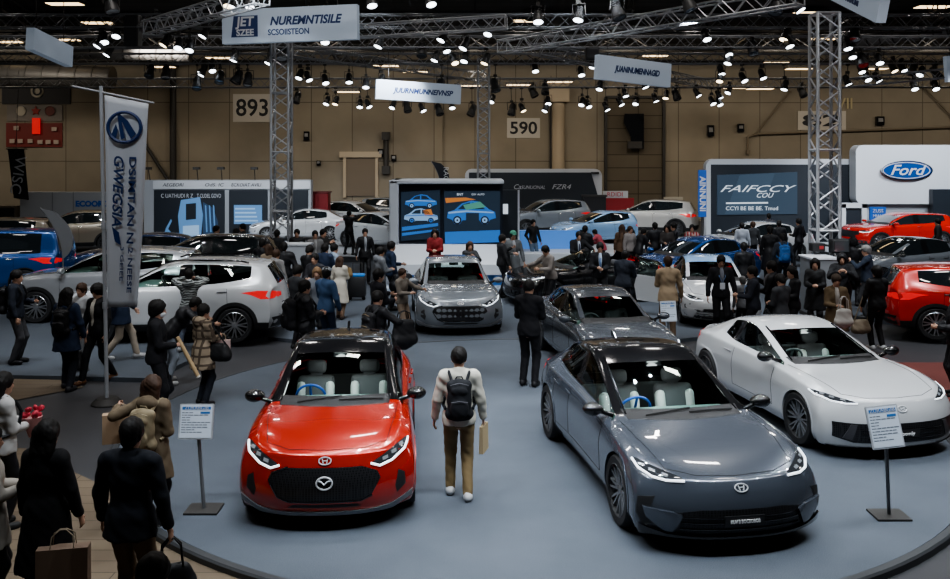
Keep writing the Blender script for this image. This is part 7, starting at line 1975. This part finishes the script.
m = who(867, 246, 1.72, 300, 'man in navy jacket and grey cap facing left by the near red car', None, top=(.018, .025, .04), pants=CH, hat=('cap', (.20, .195, .185)), arms=('phone', 'relax'), hair='grey')
m = who(877, 267, 1.64, 350, 'person in black seen from behind with a beige tote at the red car\'s tail', None, top=(.008, .008, .009), pants=(.010, .010, .011), shoes=(.45, .45, .45), hairstyle='bushy', arms=('relax', 'front'))
hand_bag(m['hand'][0]+Vector((-.02, -.05, .1)), 'beige tote bag on the arm of the person in black at the red car', (.22, .18, .13), size=(.38, .14, .28), rz=.2, drop=.26, strap=[m['sh'][0]+Vector((0, 0, .08))])
m = who(957, 292, 1.70, 280, 'person in black padded jacket at the right edge', None, top=(.012, .012, .014), pants=BK, puffy=.022, arms=('front', 'front'), vox=.016)
# -- visitors before the right-hand walls
crowd(
 (742, 223, 1.60, 10, 'small dark-haired head beyond the white saloon, leftmost of the four there', dict(top=(.3, .32, .36), pants=BK)),
 (753, 222, 1.60, 350, 'dark-haired visitor beyond the white saloon, second of the four there', dict(top=CH, pants=BK, hair='brown')),
 (769, 221, 1.62, 0, 'dark-haired visitor beyond the white saloon, third of the four there', dict(top=(.05, .05, .06), pants=BK, dy=4)),
 (779, 221, 1.64, 10, 'dark-haired visitor beyond the white saloon, rightmost of the four there', dict(top=BK, pants=BK)),
 (799, 219, 1.68, 320, 'slim visitor in black leaning by the exhibition wall left of the truss tower', dict(top=BK, pants=BK, stance='step', arms=('front', 'pocket'))),
 (938, 219, 1.66, 300, 'visitor in dark coat at the tail of the far red car', dict(top=(.03, .03, .03), pants=BK)),
)
# ---------------------------------------------------------------- light and camera
sc = bpy.context.scene
w = bpy.data.worlds.new('hall air'); sc.world = w; w.use_nodes = True
bg = w.node_tree.nodes['Background']; bg.inputs[0].default_value = (.55, .62, .75, 1); bg.inputs[1].default_value = .055
def lamp(kind, loc, tgt, e, col=(1, .97, .93), size=.3, ang=60, blend=.6, name='unseen_spot'):
    l = bpy.data.lights.new(name, kind); l.energy = e; l.color = col
    if kind == 'SPOT': l.spot_size = math.radians(ang); l.spot_blend = blend; l.shadow_soft_size = size
    elif kind == 'AREA': l.shape = 'RECTANGLE'; l.size = size; l.size_y = size*.5
    else: l.shadow_soft_size = size
    o = bpy.data.objects.new(name, l); C.objects.link(o); o.location = loc
    d = Vector(tgt)-Vector(loc); o.rotation_euler = d.to_track_quat('-Z', 'Y').to_euler(); return o
COOL = (.86, .93, 1.0); WARM = (1, .86, .68)
for x, y, tx, ty, e in ((-3.5, 7.0, -1.6, 10.2, 900), (-.2, 6.5, -1.2, 10.5, 800), (-1.6, 12.5, -1.8, 11.2, 700), (2.2, 6.5, 2.3, 9.8, 950), (4.6, 7.4, 2.6, 10.6, 800), (.6, 12.6, 2.0, 11.6, 600),
                        (6.8, 8.6, 5.0, 12.2, 1000), (3.6, 15.5, 4.8, 13.4, 600), (7.8, 14.5, 5.2, 13.2, 800), (0, 9.5, 0, 10.8, 500), (-1.8, 16.5, -.5, 20.5, 900), (1.4, 17.0, 2.2, 16.2, 700), (.8, 22, -.4, 20.8, 600), (-5.2, 15, -5.6, 18.8, 1100), (-9, 15.5, -9.6, 20, 1000),
                        (-2.9, 9.6, -1.7, 10.6, 260), (3.4, 8.2, 2.5, 9.6, 260)):
    for q in (-.45, .45): lamp('SPOT', (x+q, y+q*.6, 8.6), (tx, ty, .6), e*.55, COOL, .06, 62)
for x, y, tx, ty, e in ((-8, 30, -7.5, 39, 1500), (0, 23.5, -.5, 27, 900), (3.5, 21, 3, 24.5, 900), (6, 20, 6, 23, 1300), (6.5, 27, 6.5, 33, 1300), (10, 28, 10.3, 34, 1500), (10, 17, 10.3, 19.5, 1200), (12.5, 23, 13, 27, 1000), (16.5, 29, 18, 37, 2200), (-13, 22, -14, 27, 900), (-14.5, 30, -14.5, 38, 900), (2, 36, 5, 40, 1500), (20, 32, 19, 39, 2200), (12, 33, 12.5, 40, 900), (-9.5, 33, -10, 42, 1200), (-3, 36, -5, 45, 1200), (7.5, 16, 7.5, 18, 500), (-3.5, 20, -3.5, 23, 600)):
    lamp('SPOT', (x, y, 8.0), (tx, ty, .8), e, COOL, .16, 70)
# warm hall lighting washing the rear wall and a soft overall fill from the roof
for i in range(9):
    x = -32+8*i; lamp('AREA', (x, 45.5, 9.3), (x, 55, 2.2), 200, (1, .90, .76), 2.6, name='hall_lamp')
for x in (-17, -10, -6, -2.2, 2.2, 6, 10, 17):
    for y in (9, 13, 18, 25, 33, 41): lamp('AREA', (x, y, 10.2), (x, y, 0), 42, (1, .95, .90), .8, name='hall_lamp')
for x, y, tx, ty, tz, e in ((-5.5, 9, -5, 14.2, 3.2, 420), (-6, 22, -6.6, 30.5, 4, 900), (4, 24, .3, 40, 4.5, 1200), (9, 14, 8.7, 22.5, 4, 700), (-3, 20, -6, 28, 7.6, 350), (2, 24, 5.5, 34, 7.2, 350), (-4, 28, -3, 38, 6.6, 350)):
    lamp('SPOT', (x, y, 9.0), (tx, ty, tz), e, COOL, .15, 46)  # added spots without fixtures, brightening the flag, truss towers and hanging banners
cam = bpy.data.cameras.new('camera'); co = bpy.data.objects.new('camera', cam); C.objects.link(co); co.location = (0, 0, CAMH); co.rotation_euler = (PI/2, 0, 0)
cam.sensor_width = 36; cam.sensor_fit = 'HORIZONTAL'; cam.lens = 36*FPX/950; cam.shift_y = -(579/2-HOR)/950; cam.clip_end = 300; cam.clip_start = .1
sc.camera = co
sc.view_settings.view_transform = 'AgX'; sc.view_settings.look = 'AgX - Medium High Contrast'; sc.view_settings.exposure = .3
sc.cycles.use_denoising = True; sc.cycles.max_bounces = 6; sc.cycles.transparent_max_bounces = 12; sc.cycles.sample_clamp_indirect = 4; sc.cycles.caustics_reflective = False; sc.cycles.caustics_refractive = False
for m_ in [m for m in bpy.data.materials if m.users == 0]: bpy.data.materials.remove(m_)
